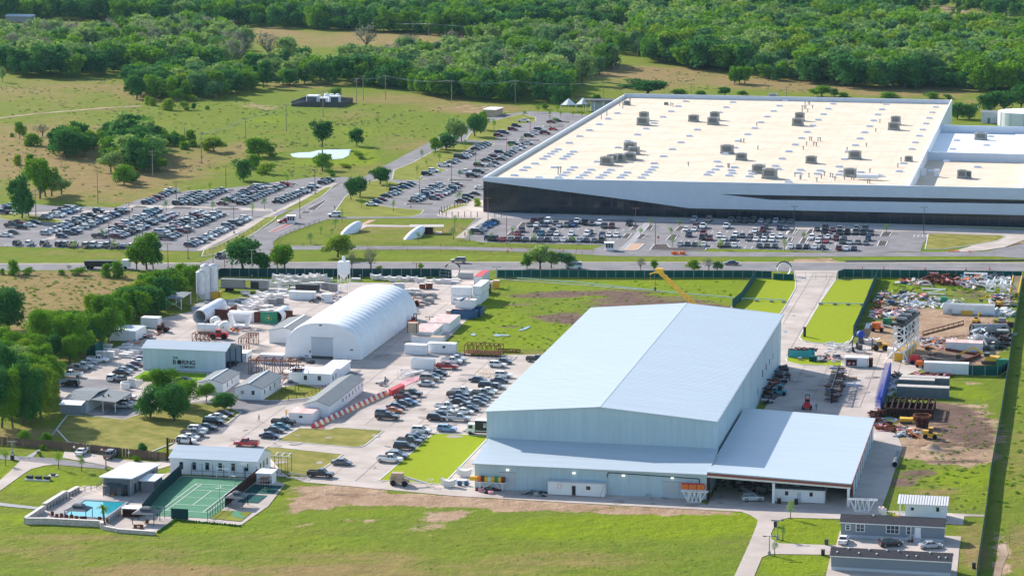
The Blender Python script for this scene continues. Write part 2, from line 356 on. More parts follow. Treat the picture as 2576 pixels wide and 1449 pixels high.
# ================= GROUND =================
BL=[  # centre x, y, radius x, y in survey pixels; layer; strength  (0 dry, 1 lush, 2 dirt, 3 dark soil)
 (150,250,330,60,0,.42),(60,215,160,30,0,.25),(330,215,150,20,0,.35),(120,330,260,30,0,.55),(60,400,280,60,0,.95),(300,430,220,40,0,.8),(250,480,260,40,0,.7),(480,400,160,50,0,.55),
 (420,240,120,18,0,.5),(760,215,160,14,0,.6),(1000,250,260,16,0,.75),(1200,275,160,14,0,.9),(650,370,90,30,0,.6),(900,430,160,30,0,.45),(1020,360,120,26,0,.5),(860,290,120,20,0,.4),
 (960,100,420,26,0,.85),(660,80,90,14,0,.9),(1300,130,300,20,0,.8),(40,90,90,14,0,.35),(640,165,160,16,0,.7),(1540,180,160,20,0,.75),(1750,190,240,24,0,.75),(2000,215,260,18,0,.85),(2300,232,260,16,0,.8),(1620,220,120,20,0,.55),(2480,262,120,14,0,.6),
 (2450,60,180,40,0,.45),(2300,20,200,24,0,.4),(1640,250,120,14,0,.5),(1780,225,120,14,1,.35),
 (620,300,190,26,1,.32),(840,345,150,30,1,.34),(700,300,80,14,1,.3),(960,320,130,26,1,.35),(470,430,90,12,1,.3),(560,425,60,10,1,.5),(860,400,90,16,1,1.),(900,395,60,26,1,.9),(760,405,80,16,1,.5),(500,480,260,14,1,.45),(140,300,120,10,1,.15),(1330,330,10,10,1,.1),
 (665,270,60,8,2,.62),(610,262,50,5,2,.5),(1170,270,110,10,2,.5),(1210,285,70,9,2,.5),(760,232,50,5,2,.4),(150,262,40,4,2,.35),
 (1950,3,230,14,2,.8),(2200,45,60,10,2,.4),(2430,30,160,7,2,.55),(2390,36,50,12,3,.5),(1800,2,90,10,3,.6),
 (180,720,300,36,0,1.),(60,800,240,60,0,1.),(330,745,120,30,0,1.),(120,690,260,10,0,.5),(230,640,330,12,0,.45),(90,880,200,40,0,.7),
 (1050,590,330,24,0,.45),(1010,570,220,14,0,.35),(1230,585,70,14,1,.9),(1270,612,140,6,1,.7),(900,640,900,7,1,.25),(1300,648,600,7,1,.3),(2240,600,180,12,1,.5),(2280,650,180,4,1,1.),(1560,612,160,5,1,.8),(1900,630,300,4,1,.9),
 (2060,655,60,6,2,1.),(2010,658,40,4,2,.9),(2540,620,90,14,3,.8),(2560,612,60,10,2,.6),
 (1700,760,460,60,1,.6),(1500,720,300,16,1,.8),(1400,830,260,30,1,1.),(1300,860,200,24,1,.9),(1800,725,200,22,1,1.),(1230,800,90,60,1,.8),(1850,745,140,16,1,.5),
 (1420,742,150,9,3,.6),(1520,735,180,9,3,.75),(1640,760,190,14,3,1.1),(1750,775,150,9,3,.9),(1440,800,90,15,3,1.1),(1300,765,60,8,3,.7),(1560,775,120,8,3,.7),(1280,820,50,8,3,.5),(1480,820,80,6,3,.6),(1400,802,60,10,3,.5),(1350,745,90,7,3,.5),(1700,745,200,5,3,.45),(1330,700,50,5,3,.3),(1350,890,90,8,0,.7),(1430,882,60,8,2,.7),(1480,860,60,12,0,.6),(1470,880,40,9,2,.6),
 (700,1330,900,60,1,.42),(1600,1330,400,40,1,.8),(1780,1300,170,30,1,.8),(640,1245,120,40,1,.8),(100,1210,260,40,1,.75),(60,1170,120,30,1,.6),(250,1300,300,14,1,.6),(1000,1290,160,14,1,.5),(380,1330,200,14,1,.4),
 (300,1400,420,60,0,.5),(1100,1430,500,36,0,.5),(1500,1400,260,24,0,.4),(600,1440,500,20,0,.5),(1860,1370,120,40,0,.3),(200,1350,200,10,0,.4),(640,1350,120,12,0,.3),(900,1395,200,12,0,.3),(120,1225,50,7,0,.5),
 (840,1236,150,20,2,1.),(900,1258,140,14,2,.9),(790,1270,70,16,2,.9),(1040,1255,260,14,2,.95),(1250,1268,300,12,2,.9),(1500,1281,300,11,2,.85),(1700,1290,200,8,2,.8),(730,1285,40,14,2,.6),(1110,1300,70,16,2,.7),(1070,1325,60,14,2,.65),(1150,1290,50,10,2,.6),(900,1310,70,8,2,.5),(760,1320,60,9,2,.55),(1090,1345,30,6,2,.4),(390,1425,10,5,2,.3),(200,1415,40,5,2,.35),(250,1421,50,5,2,.3),(560,1300,10,4,2,.3),
 (900,1245,170,12,3,.45),(780,1262,80,12,3,.55),(1180,1262,140,5,3,.35),
 (2330,720,170,20,1,.5),(2250,705,60,26,1,.7),(2500,760,30,80,1,.6),(2330,740,120,10,0,.4),(2440,742,60,14,3,.8),(2250,775,60,12,2,.6),(2440,730,60,12,2,.5),
 (2330,835,190,50,2,1.1),(2240,865,80,26,2,1.1),(2420,860,110,70,2,1.1),(2340,900,140,30,2,1.),(2260,905,90,20,2,.9),(2460,790,60,14,2,.8),(2300,785,150,14,2,.8),(2420,900,90,26,3,.7),(2430,870,80,20,3,.5),
 (2420,1090,120,80,2,1.),(2320,1070,80,60,2,1.),(2400,1150,130,20,2,.9),(2300,1130,60,20,2,.9),(2400,1090,125,72,3,.85),(2350,1030,110,26,3,.75),(2300,1190,70,14,3,.8),(2270,1215,50,16,3,.9),(2400,1160,90,12,3,.5),(2470,1110,40,60,3,.4),
 (2430,980,80,26,1,.7),(2440,960,40,10,2,.6),(2470,1000,40,14,1,.5),(2400,1200,100,22,1,.9),(2440,1260,60,40,1,.7),(2470,1170,30,60,1,.6),(2390,1240,60,16,0,.5),(2330,1240,50,12,0,.4),(2340,1225,26,6,3,.4),
 (2540,760,50,120,1,.3),(2560,950,60,160,1,.4),(2560,1150,60,120,0,.45),(2550,1250,50,60,1,.5),(2520,1400,30,80,2,.7),(2560,1380,40,80,0,.6),(2450,1350,50,60,0,.5),(2430,1330,60,10,3,.4),(2450,1400,50,40,0,.6),(2540,700,50,30,1,.5),
 (2030,1340,120,40,1,1.),(2000,1420,120,40,1,.9),(60,960,160,60,3,.3),(60,1060,160,50,3,.35),(60,1090,150,20,0,.6),
 (60,1120,140,10,1,.4),(300,1070,250,30,1,.5),(420,1085,200,20,0,.5),(260,1080,180,14,0,.35),(820,775,40,10,1,.4),(590,745,60,14,1,.5),(610,765,60,10,3,.5),(540,800,90,16,3,.7),(480,770,90,20,3,.5),
]
def ground_sheet():
    ys=[-442,-436,-425,-400,-360,-300,-230,-160,-110,-70,-50]+list(range(-40,1500,5))+[1520,1600,1800,2400,4000]
    xs=[-30000,-12000,-5000,-2500,-1200,-600,-300]+list(range(-150,2730,8))+[2900,3300,4000,5500,9000,16000,32000]
    X,Y=np.meshgrid(np.array(xs,float),np.array(ys,float))
    dx=X-XC; dy=-(Y-YC); d1=F*CT+dy*ST; d2=-F*ST+dy*CT; t=-CAMH/d2
    gx=dx*t; gy=d1*t; nr,nc=X.shape
    me=bpy.data.meshes.new('ground'); v=np.stack([gx,gy,np.zeros_like(gx)],-1).reshape(-1,3)
    idx=np.arange(nr*nc).reshape(nr,nc)
    f=np.stack([idx[1:,:-1],idx[1:,1:],idx[:-1,1:],idx[:-1,:-1]],-1).reshape(-1,4)
    me.vertices.add(len(v)); me.vertices.foreach_set('co',v.ravel())
    me.loops.add(f.size); me.loops.foreach_set('vertex_index',f.ravel())
    me.polygons.add(len(f)); me.polygons.foreach_set('loop_start',np.arange(len(f))*4); me.polygons.foreach_set('loop_total',np.full(len(f),4))
    me.update(); me.validate()
    for k,nm in enumerate(('dry','lush','dirt','soil')):
        a=np.full(X.shape,.18 if k == 0 else 0.)
        for x,y,rx,ry,kk,s in BL:
            if kk == k: a=a+s*np.exp(-1.2*(((X-x)/rx) ** 2+((Y-y)/ry) ** 2) ** 1.6)
        at=me.attributes.new(nm,'FLOAT','POINT'); at.data.foreach_set('value',np.clip(a,0,1.3).ravel().astype(np.float32))
    o=bpy.data.objects.new('ground',me); COL.objects.link(o); o['kind']='structure'
    m=bpy.data.materials.new('ground'); m.use_nodes=True; t=m.node_tree; N=t.nodes; L=t.links; b=N['Principled BSDF']
    b.inputs['Roughness'].default_value=.95; b.inputs['Specular IOR Level'].default_value=.03
    tc=N.new('ShaderNodeTexCoord')
    def noise(sc,det=6,ro=.6,sx=1.):
        n=N.new('ShaderNodeTexNoise'); n.inputs['Scale'].default_value=sc; n.inputs['Detail'].default_value=det; n.inputs['Roughness'].default_value=ro
        if sx != 1.:
            mp=N.new('ShaderNodeMapping'); mp.inputs['Scale'].default_value=(1,sx,1); L.new(tc.outputs['Object'],mp.inputs[0]); L.new(mp.outputs[0],n.inputs['Vector'])
        else: L.new(tc.outputs['Object'],n.inputs['Vector'])
        return n.outputs['Fac']
    def math_(op,a,c,d=None):
        n=N.new('ShaderNodeMath'); n.operation=op
        for i,x in enumerate((a,c,d)):
            if x is None: continue
            if isinstance(x,(int,float)): n.inputs[i].default_value=x
            else: L.new(x,n.inputs[i])
        return n.outputs[0]
    def mask(attr,ns,amt,lo,hi):
        a=N.new('ShaderNodeAttribute'); a.attribute_name=attr
        x=math_('ADD',a.outputs['Fac'],math_('MULTIPLY',math_('SUBTRACT',ns,.5),amt))
        mr=N.new('ShaderNodeMapRange'); mr.interpolation_type='SMOOTHSTEP'; mr.inputs[1].default_value=lo; mr.inputs[2].default_value=hi
        L.new(x,mr.inputs[0]); return mr.outputs[0]
    def mix(f,a,c):
        n=N.new('ShaderNodeMix'); n.data_type='RGBA'
        if isinstance(f,float): n.inputs[0].default_value=f
        else: L.new(f,n.inputs[0])
        for s,x in ((6,a),(7,c)):
            if isinstance(x,tuple): n.inputs[s].default_value=(*x,1)
            else: L.new(x,n.inputs[s])
        return n.outputs[2]
    n1=noise(.035,7,.62); n2=noise(.16,7,.68); n3=noise(.9,5,.7); n4=noise(.012,4,.5); n5=noise(.07,6,.66,2.5)
    def stretch(s,lo=.34,hi=.66):
        mr=N.new('ShaderNodeMapRange'); mr.inputs[1].default_value=lo; mr.inputs[2].default_value=hi; L.new(s,mr.inputs[0]); return mr.outputs[0]
    n2=stretch(n2); n3=stretch(noise(.42,5,.75)); n6=stretch(noise(.055,6,.7,1.8)); n7=stretch(noise(.022,5,.65))
    green=mix(n2,(.135,.195,.016),(.25,.285,.03)); green=mix(math_('MULTIPLY',n3,.62),green,(.085,.12,.018))
    dry=mix(n2,(.225,.17,.055),(.38,.255,.11)); dry=mix(math_('MULTIPLY',n3,.6),dry,(.16,.15,.05))
    lush=mix(n1,(.16,.24,.012),(.27,.33,.01)); lush=mix(math_('MULTIPLY',n3,.4),lush,(.09,.17,.012))
    dirt=mix(n2,(.33,.21,.13),(.50,.355,.235)); dirt=mix(math_('MULTIPLY',n3,.4),dirt,(.24,.15,.10))
    soil=mix(n2,(.12,.075,.055),(.25,.16,.12)); soil=mix(math_('MULTIPLY',n3,.5),soil,(.06,.05,.045))
    green=mix(math_('MULTIPLY',n6,.55),green,(.20,.19,.035)); green=mix(math_('MULTIPLY',n7,.45),green,(.115,.20,.016)); dry=mix(math_('MULTIPLY',n6,.5),dry,(.30,.20,.10)); lush=mix(math_('MULTIPLY',n6,.5),lush,(.17,.20,.02)); soil=mix(math_('MULTIPLY',n6,.4),soil,(.23,.15,.11))
    c=mix(mask('dry',math_('ADD',math_('MULTIPLY',n1,.5),math_('MULTIPLY',n5,.5)),2.4,.34,1.1),green,dry)
    c=mix(mask('lush',n1,1.7,.25,.9),c,lush)
    c=mix(mask('dirt',n2,.75,.42,.72),c,dirt)
    c=mix(mask('soil',n5,2.6,.40,.85),c,soil)
    L.new(c,b.inputs['Base Color'])
    bp=N.new('ShaderNodeBump'); bp.inputs['Strength'].default_value=.6; bp.inputs['Distance'].default_value=.35
    L.new(math_('ADD',n3,math_('MULTIPLY',n2,1.2)),bp.inputs['Height']); L.new(bp.outputs[0],b.inputs['Normal'])
    me.materials.append(m)
ground_sheet()
# ================= ROADS AND PAVING =================
sheet('road','asphalt',.03,pl('D',-400,665,250,664,800,660.5,1600,660.5,2980,662,2980,682,2020,683,1600,681,800,679.5,-400,681))
sheet('road','asphalt',.03,pl('D',684,618,800,618.5,1117,620,1330,625,1580,632,1800,634,2150,636,2480,633,2640,600,2720,600,2720,660,2500,645,2150,646,1800,646,1551,645,1400,637,1117,628,684,629))
ribbon('road_verge','concrete',.034,pl('D',-300,664.8,250,663.8,800,660.6,1600,660.6,2980,662),2.2)
# west car park
sheet('car_park','asphalt',.04,pl('D',-60,516,0,515,90,515,165,519,290,523,350,502,466,481,575,474,722,455,798,446,860,452,855,462,694,547,655,566,508,632,496,633,325,628,0,620.5,-60,620))
# entrance road, upper road and north car park
sheet('entrance_road','asphalt',.05,pl('D',500,664,545,645,600,612,694,556,740,528,858,462,840,446,913,447,1077,359.5,1150,322,1250,290,1330,281,1420,284,1560,300,1300,480,1216,551.5,1010,549.5,825,552,735,583,707,596,686,609,690,640,640,664))
# south-east car park in front of the factory
sheet('car_park','asphalt',.045,pl('D',1150,598,1195,552,1215,546,1500,549,2000,562,2700,590,2700,600,2576,600,2530,592,2440,593,2345,588,2322,612,2316,634,2282,633,2160,637,1980,629.5,1735,625,1700,633,1530,633,1490,628,1521,617,1213,610.5))
sheet('pavement','concrete',.06,pl('F2',120,335,300,200,440,108,500,95,570,95,520,130,440,160,330,235,240,335))
sheet('pavement','concrete_grey',.06,pl('F2',2010,478,2180,330,2260,220,2330,150,2400,150,2330,250,2240,360,2110,478))
sheet('pavement','concrete',.06,pl('B1',965,460,1050,420,1250,340,1345,340,1345,430,1600,465,1420,485,1340,486,1080,484,985,470))
sheet('pavement','concrete_grey',.06,pl('B1',1345,425,2600,470,2600,500,1600,486,1420,487))
sheet('pavement','concrete_grey',.06,pl('B2',0,375,2700,480,2700,500,1900,470,1060,440,0,415))
sheet('driveway','concrete',.065,pl('B2',1060,442,1100,445,2576,487,2700,500,2700,520,2576,540,2440,590,2300,610,2080,622,2260,570,2400,545,2455,515,2430,508,1950,490,1860,485,1050,470))
sheet('sidewalk','concrete',.06,pl('A4',1590,750,2060,500,2215,440,2576,255,2720,190,2740,205,2576,290,2270,430,2150,500,1640,748))
sheet('sidewalk','concrete',.06,pl('E4',960,800,1420,600,1780,480,1850,478,1500,620,1060,800,860,905,720,905))
sheet('sidewalk','concrete',.06,pl('E4',0,478,560,492,1800,465,1800,440,1180,425,560,470,0,470))
sheet('sidewalk','concrete',.06,pl('E5',0,415,60,395,120,395,780,410,1400,430,1680,440,1720,480,1640,470,1300,450,780,425,60,430))
sheet('sidewalk','concrete',.06,pl('B1',330,535,940,550,940,560,400,556,330,590,260,600,320,560))
sheet('sidewalk','path_tan',.062,pl('B1',420,500,480,500,400,535,340,540))
ribbon('footpath','path_tan',.10,pl('F1',160,850,110,790,105,735,150,690,250,655,400,625,560,605,660,560,740,490,830,420),4.2)
ribbon('footpath','path_tan',.10,pl('F1',1200,305,1185,240,1230,205,1330,190,1430,160,1490,110,1500,60,1600,28,1720,10),4.2)
ribbon('footpath','path_tan',.10,pl('B1',530,240,450,280,455,310,480,325,420,350,290,370,220,390,215,415,280,432,420,430,520,430,545,475),3.2)
# lawns and planted islands inside the car parks
def lawn(m,c,*xy,z=.08,k=.28): sheet('lawn',m,z,pl(c,*xy),kerb=k)
lawn('lawn','F1',-60,850,-30,720,240,607,470,478,620,420,900,335,1080,350,960,440,830,520,760,585,560,650,560,690,690,715,570,755,430,720,300,830,420,850,200,858)
lawn('lawn','F1',1040,345,1320,357,1290,392,1150,375)
lawn('lawn','F1',945,305,1000,220,1160,95,1300,55,1480,10,1680,-40,1880,5,1880,60,1650,110,1540,135,1500,190,1340,240,1330,275,1430,310,1180,328)
lawn('lawn','B1',118,470,230,310,330,240,430,192,520,170,650,200,820,208,640,290,480,350,470,380,640,405,862,420,838,452,760,475,220,478)
lawn('lawn','F1',590,1290,760,1195,940,1180,980,1190,700,1260,620,1305)
lawn('lawn','A4',0,490,0,452,160,452,340,470,560,520,500,525,300,520,120,508)
lawn('lawn','A4',1660,745,1780,700,1960,610,2160,480,2240,470,2230,490,2090,590,1900,700,1780,770,1640,800)
lawn('lawn','A4',2300,420,2480,330,2640,240,2700,230,2610,310,2420,415)
for c,xy in [('E5',(2080,450,2290,340,2315,342,2180,455)),('E5',(2015,490,2040,468,2140,472,2110,495)),('E5',(50,425,110,405,240,415,210,430)),('E5',(500,440,560,415,780,422,740,440)),('E5',(1000,445,1060,428,1320,436,1280,455)),('E5',(1150,235,1180,215,1270,215,1230,238)),('E5',(1865,165,1900,142,1980,145,1940,172)),('E5',(560,510,580,485,640,488,610,515)),('E5',(1120,525,1140,500,1180,505,1150,530)),
              ('F1',(700,860,720,838,1060,850,1020,870)),('F1',(110,1185,140,1165,520,1170,480,1190)),('F1',(1640,325,1660,300,1960,310,1930,328)),('F1',(940,720,960,700,1280,715,1240,730)),('F1',(1980,135,2000,120,2300,125,2260,140)),('F1',(2150,75,2180,50,2360,60,2340,80)),
              ('F2',(850,215,910,150,960,160,930,215)),('F2',(720,310,780,255,850,260,810,315)),('F2',(2150,245,2210,190,2270,195,2220,250)),('F2',(2060,340,2110,285,2170,290,2120,345)),('F2',(2330,245,2380,190,2430,190,2390,245)),('F2',(2230,345,2290,290,2350,295,2290,345)),
              ('D5',(970,340,1040,275,1110,280,1050,345)),('D5',(860,465,930,390,1010,395,960,465)),('D5',(640,600,700,520,860,520,900,565,1400,570,1380,600,1100,612)),('D5',(2480,385,2530,325,2600,330,2560,385)),
              ('F3',(1030,340,1080,275,1130,275,1100,345)),('F3',(940,470,990,390,1050,395,1010,470)),('F3',(2040,375,2080,310,2190,315,2150,375)),('F3',(2000,500,2030,430,2130,435,2100,505)),('F3',(770,350,830,280,930,270,870,345)),('F3',(770,440,800,390,850,390,820,440)),
              ('C4',(0,0,0,0,0,0))][:-1]:
    sheet('planting_island','mulch',.09,pl(c,*xy),kerb=.3)
sheet('planting_island','path_tan',.09,pl('D5',300,600,390,510,550,515,470,590,430,603),kerb=.3)
sheet('planting_island','pole_red',.09,pl('A4',2180,600,2330,530,2390,530,2230,602),kerb=.3)
lawn('lawn_dry','B2',1925,600,1945,500,2040,500,2420,512,2450,520,2400,545,2200,580,2050,600)
# the plant: concrete yard west of the main hall
sheet('yard','concrete',.035,pl('D',985,712,1110,700,1128,680,1218,680,1212,705,1205,745,1180,800,1130,850,1100,880,1200,893,1420,893,1500,900,1400,1150,1780,1270,1870,1287.5,1700,1279,1437,1265,1136,1247,900,1225,766,1213,690,1185,600,1175,540,1135,420,1130,545,1040,560,1030,430,1030,270,1050,170,1035,150,1000,150,975,165,950,230,900,300,870,345,850,410,800,500,780,560,770,640,745,740,728,880,712))
sheet('drive','concrete',.034,pl('D',1998,681,2108,681,2102,705,2062,770,2012,852,2030,862,2090,867,2145,867,2200,858,2260,880,2330,925,2235,960,2212,1040,2262,1105,2270,1125,2236,1230,2215,1285,2240,1296,1900,1291,1870,1287.5,1780,1270,1940,1000,1965,850,1966,775,1998,725))
sheet('yard_road','asphalt',.045,pl('B4',-120,1030,80,1035,360,1040,500,1045,780,1020,940,985,1000,940,1010,880,1130,770,1260,770,1000,960,880,1020,760,1050,480,1090,330,1130,160,1170,0,1340,-180,1350,-30,1150,-60,1120,-200,1090,-330,1060))
sheet('yard_road','asphalt',.045,pl('B3',580,940,1480,970,1400,1040,1200,1060,620,1040))
sheet('parking_pad','asphalt',.046,pl('B3',1010,1330,1200,1215,1630,1215,1640,1240,1260,1358))
sheet('dust_ground','concrete_grey',.05,pl('E1',0,880,150,790,480,730,640,760,620,880,400,880,60,1000))
# light strip, and yard grass
for a in [('lawn_dry','C2',190,358,370,258,455,262,620,268,660,252,900,268,1045,277,890,398,850,410,800,411),('lawn_dry','C2',75,432,120,406,717,469,560,580,440,656,280,655,230,620),
          ('lawn_dry','B3',580,1460,690,1320,850,1325,1010,1335,1250,1362,1640,1245,1700,1190,2200,1200,2440,1290,2300,1400,2050,1420,1850,1560,1500,1700,700,1590),
          ('lawn','B4',370,1035,545,920,720,890,880,930,960,940,900,985,760,1015,520,1040),('lawn_lush','B3',1340,950,1470,870,2100,895,2090,965,2000,975)]:
    lawn(*a)
for a in [('C2',1018,678,1452,303,1560,306,1880,320,1880,345,1525,711),('B2',805,795,1064,797,1060,862,1000,968,960,1030,690,995,640,990),('C4',825,182,1182,180,1110,370,960,735,930,765,880,770,620,756,520,735,498,710,515,670,690,380),('C4',375,900,400,880,875,925,872,970,500,955,385,930)]:
    lawn('turf',*a)
# south drive and pads by the mobile homes
sheet('drive','concrete',.036,pl('C5',300,890,1140,930,1560,950,1560,920,1430,900,2100,925,2270,935,2270,948,2105,945,2095,1015,1960,1005,1560,975,1140,967,720,957,640,975,605,1020,575,1085,580,1125,640,1158,1090,1175,1120,1060,1200,1060,2080,1105,2065,1210,2050,1360,2040,1500,1000,1500,1015,1390,1048,1250,570,1243,505,1270,440,1425,420,1520,250,1520,285,1420,400,1170,465,1010,470,975,420,940,330,905))
# south-west lanes, pads, path
sheet('lane','asphalt',.04,pl('C1',-100,372,130,385,460,405,940,470,960,505,480,462,180,428,-100,405))
sheet('lane','concrete',.036,pl('C1',-100,720,0,600,90,520,180,428,490,462,400,470,280,500,200,550,60,650,-100,770))
sheet('parking_pad','concrete',.042,pl('C1',555,402,572,345,830,365,1100,420,1380,440,1480,420,1520,440,1520,470,1340,520,1300,600,940,470))
sheet('footpath','concrete_grey',.044,pl('C1',240,388,360,318,560,60,600,30,590,60,470,200,400,300,290,395,230,395))
sheet('footpath','concrete_grey',.044,pl('C1',-60,792,385,845,350,862,-60,822))
# pool terrace and court slab
sheet('terrace','concrete',.05,pl('C1',240,965,270,930,390,830,460,790,640,690,740,650,880,655,1010,560,1350,560,1600,520,1600,560,2290,590,2420,600,2530,635,2380,830,2135,1000,1850,975,1540,945,1370,1075,1060,1062,880,1000,400,985))
sheet('pavement','concrete',.05,pl('C2',160,640,250,582,318,583,240,650))
ribbon('stepping_strip','concrete_grey',.07,pl('D',1258,702,1640,731,1870,751),1.0)

# joints of the concrete slabs
def joints(poly,step,w=.09,m='asphalt_dark',skip=()):
    P_=[gnd('D',poly[i],poly[i+1]) for i in range(0,len(poly),2)]; Q=[uvof(p) for p in P_]; us=[q[0] for q in Q]; vs=[q[1] for q in Q]; b=MB()
    def ins(x,y):
        c=False; j=len(Q)-1
        for i in range(len(Q)):
            xi,yi=Q[i]; xj,yj=Q[j]
            if (yi > y) != (yj > y) and x < (xj-xi)*(y-yi)/(yj-yi)+xi: c=not c
            j=i
        return c
    o=P_[0]
    def q4(x0,y0,x1,y1): b.add([(xyof(a,c)[0]-o[0],xyof(a,c)[1]-o[1],0) for a,c in ((x0,y0),(x1,y0),(x1,y1),(x0,y1))],[(0,1,2,3)])
    u=min(us)
    while u < max(us):
        v=min(vs)
        while v < max(vs):
            if ins(u,v) and ins(u+step,v): q4(u,v-w/2,u+step,v+w/2)
            if ins(u,v) and ins(u,v+step): q4(u-w/2,v,u+w/2,v+step)
            v+=step
        u+=step
    k=bpy.data.objects.new('slab_joint',b.mesh('slab_joint',m)); COL.objects.link(k); k.location=(o[0],o[1],.125); k['kind']='structure'
mm('joint',(.30,.26,.235),.9)
joints((985,714,1120,704,1140,686,1212,686,1200,745,1175,800,1125,850,1098,880,1200,895,1420,895,1395,1140,1190,1215,1120,1240,900,1222,766,1210,720,1190,880,1165,960,1120,1000,1085,800,1062,700,1075,560,1135,600,1060,760,960,560,935,450,950,230,940,300,872,420,802,560,775,760,740),6.2,.1,'joint')
joints((2000,684,2106,684,2100,705,2060,770,2008,858,2200,862,2290,900,2325,925,2230,960,2205,1040,1990,1010,1968,850,1970,790,2002,720),6.2,.1,'joint')
joints((2212,1040,2262,1112,2232,1230,2212,1284,1790,1262,1560,1255,1440,1250,1200,1236,1200,1244,1900,1289,2236,1292,2268,1125),5.5,.1,'joint')
# oil and tyre stains where vehicles stand and turn
mm('stain',(.36,.315,.285),.9)
rs=random.Random(4)
for c,x0,y0,x1,y1,n in (('D',1000,920,1200,1120,30),('D',620,800,1100,900,22),('D',1990,930,2220,1000,14),('D',2000,1240,1500,1270,12),('D',560,1080,1000,1180,16)):
    for i in range(n):
        x,y=gnd(c,rs.uniform(x0,x1),rs.uniform(y0,y1)); a=rs.uniform(.5,2.2); k=rs.uniform(.3,.8); t=rs.uniform(0,3.1)
        sheet('stain','stain',.088,[(x+a*(1+.3*rs.uniform(-1,1))*math.cos(j*.628)*math.cos(t)-a*k*math.sin(j*.628)*math.sin(t),y+a*math.cos(j*.628)*math.sin(t)+a*k*math.sin(j*.628)*math.cos(t)) for j in range(10)])
# ================= MAIN HALL =================
def facade(T,name,m,pts,v,th=.3,label=None):
    """vertical slab in the plane v=const from (u, z) outline pts, thickness away from the viewer"""
    b=MB(); b.profy(pts,v,v+th); return b.part(name,m,T,label)
T=thing('main_hall','huge pale blue steel hall with a shallow gable roof and low annex in front','factory hall',-101.5,588)
u0,u1,v0,v1=-127.,-76.,587.5,722.5; EH=13.5; RH=15.6; um=-101.6
facade(T,'gable_wall','wall_steel',[(u0,0),(u1,0),(u1,EH),(um,RH),(u0,EH)],v0,.3)
facade(T,'gable_wall','wall_steel',[(u0,0),(u1,0),(u1,EH),(um,RH),(u0,EH)],v1-.3,.3)
b=MB().box(u0,v0+.3,0,u0+.3,v1-.3,EH); b.part('side_wall','wall_steel_y',T)
n=18; dv=(v1-v0-.6)/n
for i in range(n):
    a=v0+.3+i*dv
    MB().box(u1-.25,a+.06,0,u1+.03*(i % 2),a+dv-.06,EH).part('wall_panel','wall_steel_y',T)
b=MB()
for i in range(1,n): a=v0+.3+i*dv; b.box(u1-.3,a-.06,0,u1-.1,a+.06,EH)
b.part('panel_joint','steel_dark',T,kind='stuff')
for sgn,ua in ((-1,u0-.5),(1,u1+.5)):
    b=MB(); e=EH-.05; b.profy([(um,RH+.02),(ua,e),(ua,e+.22),(um,RH+.24)] if sgn < 0 else [(um,RH+.02),(um,RH+.24),(ua,e+.22),(ua,e)],v0-.4,v1+.4); b.part('roof_slope','metal_roof',T)
for ua,nm_ in ((u0-.4,'a'),(u1+.4,'b')):
    b=MB()
    for i in range(92):
        y=v0+i*1.48
        b.bar((um,y,RH+.25),(ua,y,EH+.19),.04,.03)
    b.part('standing_seam','metal_roof',T,kind='stuff')
b=MB()
for i in range(84): b.box(u0+.3+i*.603,v0-.05,.3,u0+.36+i*.603,v0-.004,EH)
b.part('wall_rib','wall_steel',T,kind='stuff'); b=MB()
for i in range(84): b.box(-126+i*.603,571.02,.1,-125.94+i*.603,571.096,5.4)
b.part('wall_rib','wall_steel',T,kind='stuff')
MB().box(um-.3,v0-.42,RH+.2,um+.3,v1+.42,RH+.28).part('ridge_cap','metal_roof',T)
b=MB()
MB().box(u1+.5,v0-.4,EH-.2,u1+.68,v1+.4,EH+.12).part('gutter','grey_light',T)
for c,x,y in [('D4',15,860),('D4',65,750),('D4',118,675),('D4',172,590),('C3',2045,690),('C3',2075,570),('C3',2100,530)]:
    vv,zz=hu(c,x,y,u1); MB().box(u1-.1,vv-.35,zz-.8,u1+.08,vv+.35,zz+.8).part('wall_vent','steel_dark',T)
# annex
A0,A1,VA=-126.1,-75.4,571.1
b=MB().box(A0,VA,0,A1,VA+.3,5.5); b.part('annex_wall','wall_steel',T)
for ux in (A0,A1-.3): MB().profx([(VA+.3,0),(v0,0),(v0,7.3),(VA+.3,5.5)],ux,ux+.3).part('annex_side','wall_steel_y',T)
MB().profx([(VA-.5,5.45),(v0-.05,7.35),(v0-.05,7.6),(VA-.5,5.7)],A0-.5,A1+.3).part('annex_roof','metal_roof',T)
for x in (-112.6,-106.2,-96.8,-88): MB().box(x-.07,VA-.06,0,x+.07,VA-.005,5.4).part('downpipe','grey_light',T)
for x0,x1,h in ((-120.7,-117.1,3.9),(-84.8,-81.2,3.6)):
    MB().box(x0,VA-.08,0,x1,VA-.004,h).part('roller_door','grey_light',T)
    MB().box(x0-.15,VA-.12,h,x1+.15,VA-.004,h+.15).part('door_frame','steel_grey',T)
for x in (-118.8,-104.2,-93.4,-82.8):
    o=MB().box(x-.3,VA-.45,4.45,x+.3,VA-.004,4.65).part('wall_lamp','lamp_lit',T)
pts=[(-97,VA-.12,4.0),(-96.7,VA-.12,5.0),(-90,VA-.12,4.9),(-84,VA-.12,4.75),(-77,VA-.12,4.6),(-77,VA-.12,3.2)]
MB().path(pts,.09,5).part('hose','black',T)
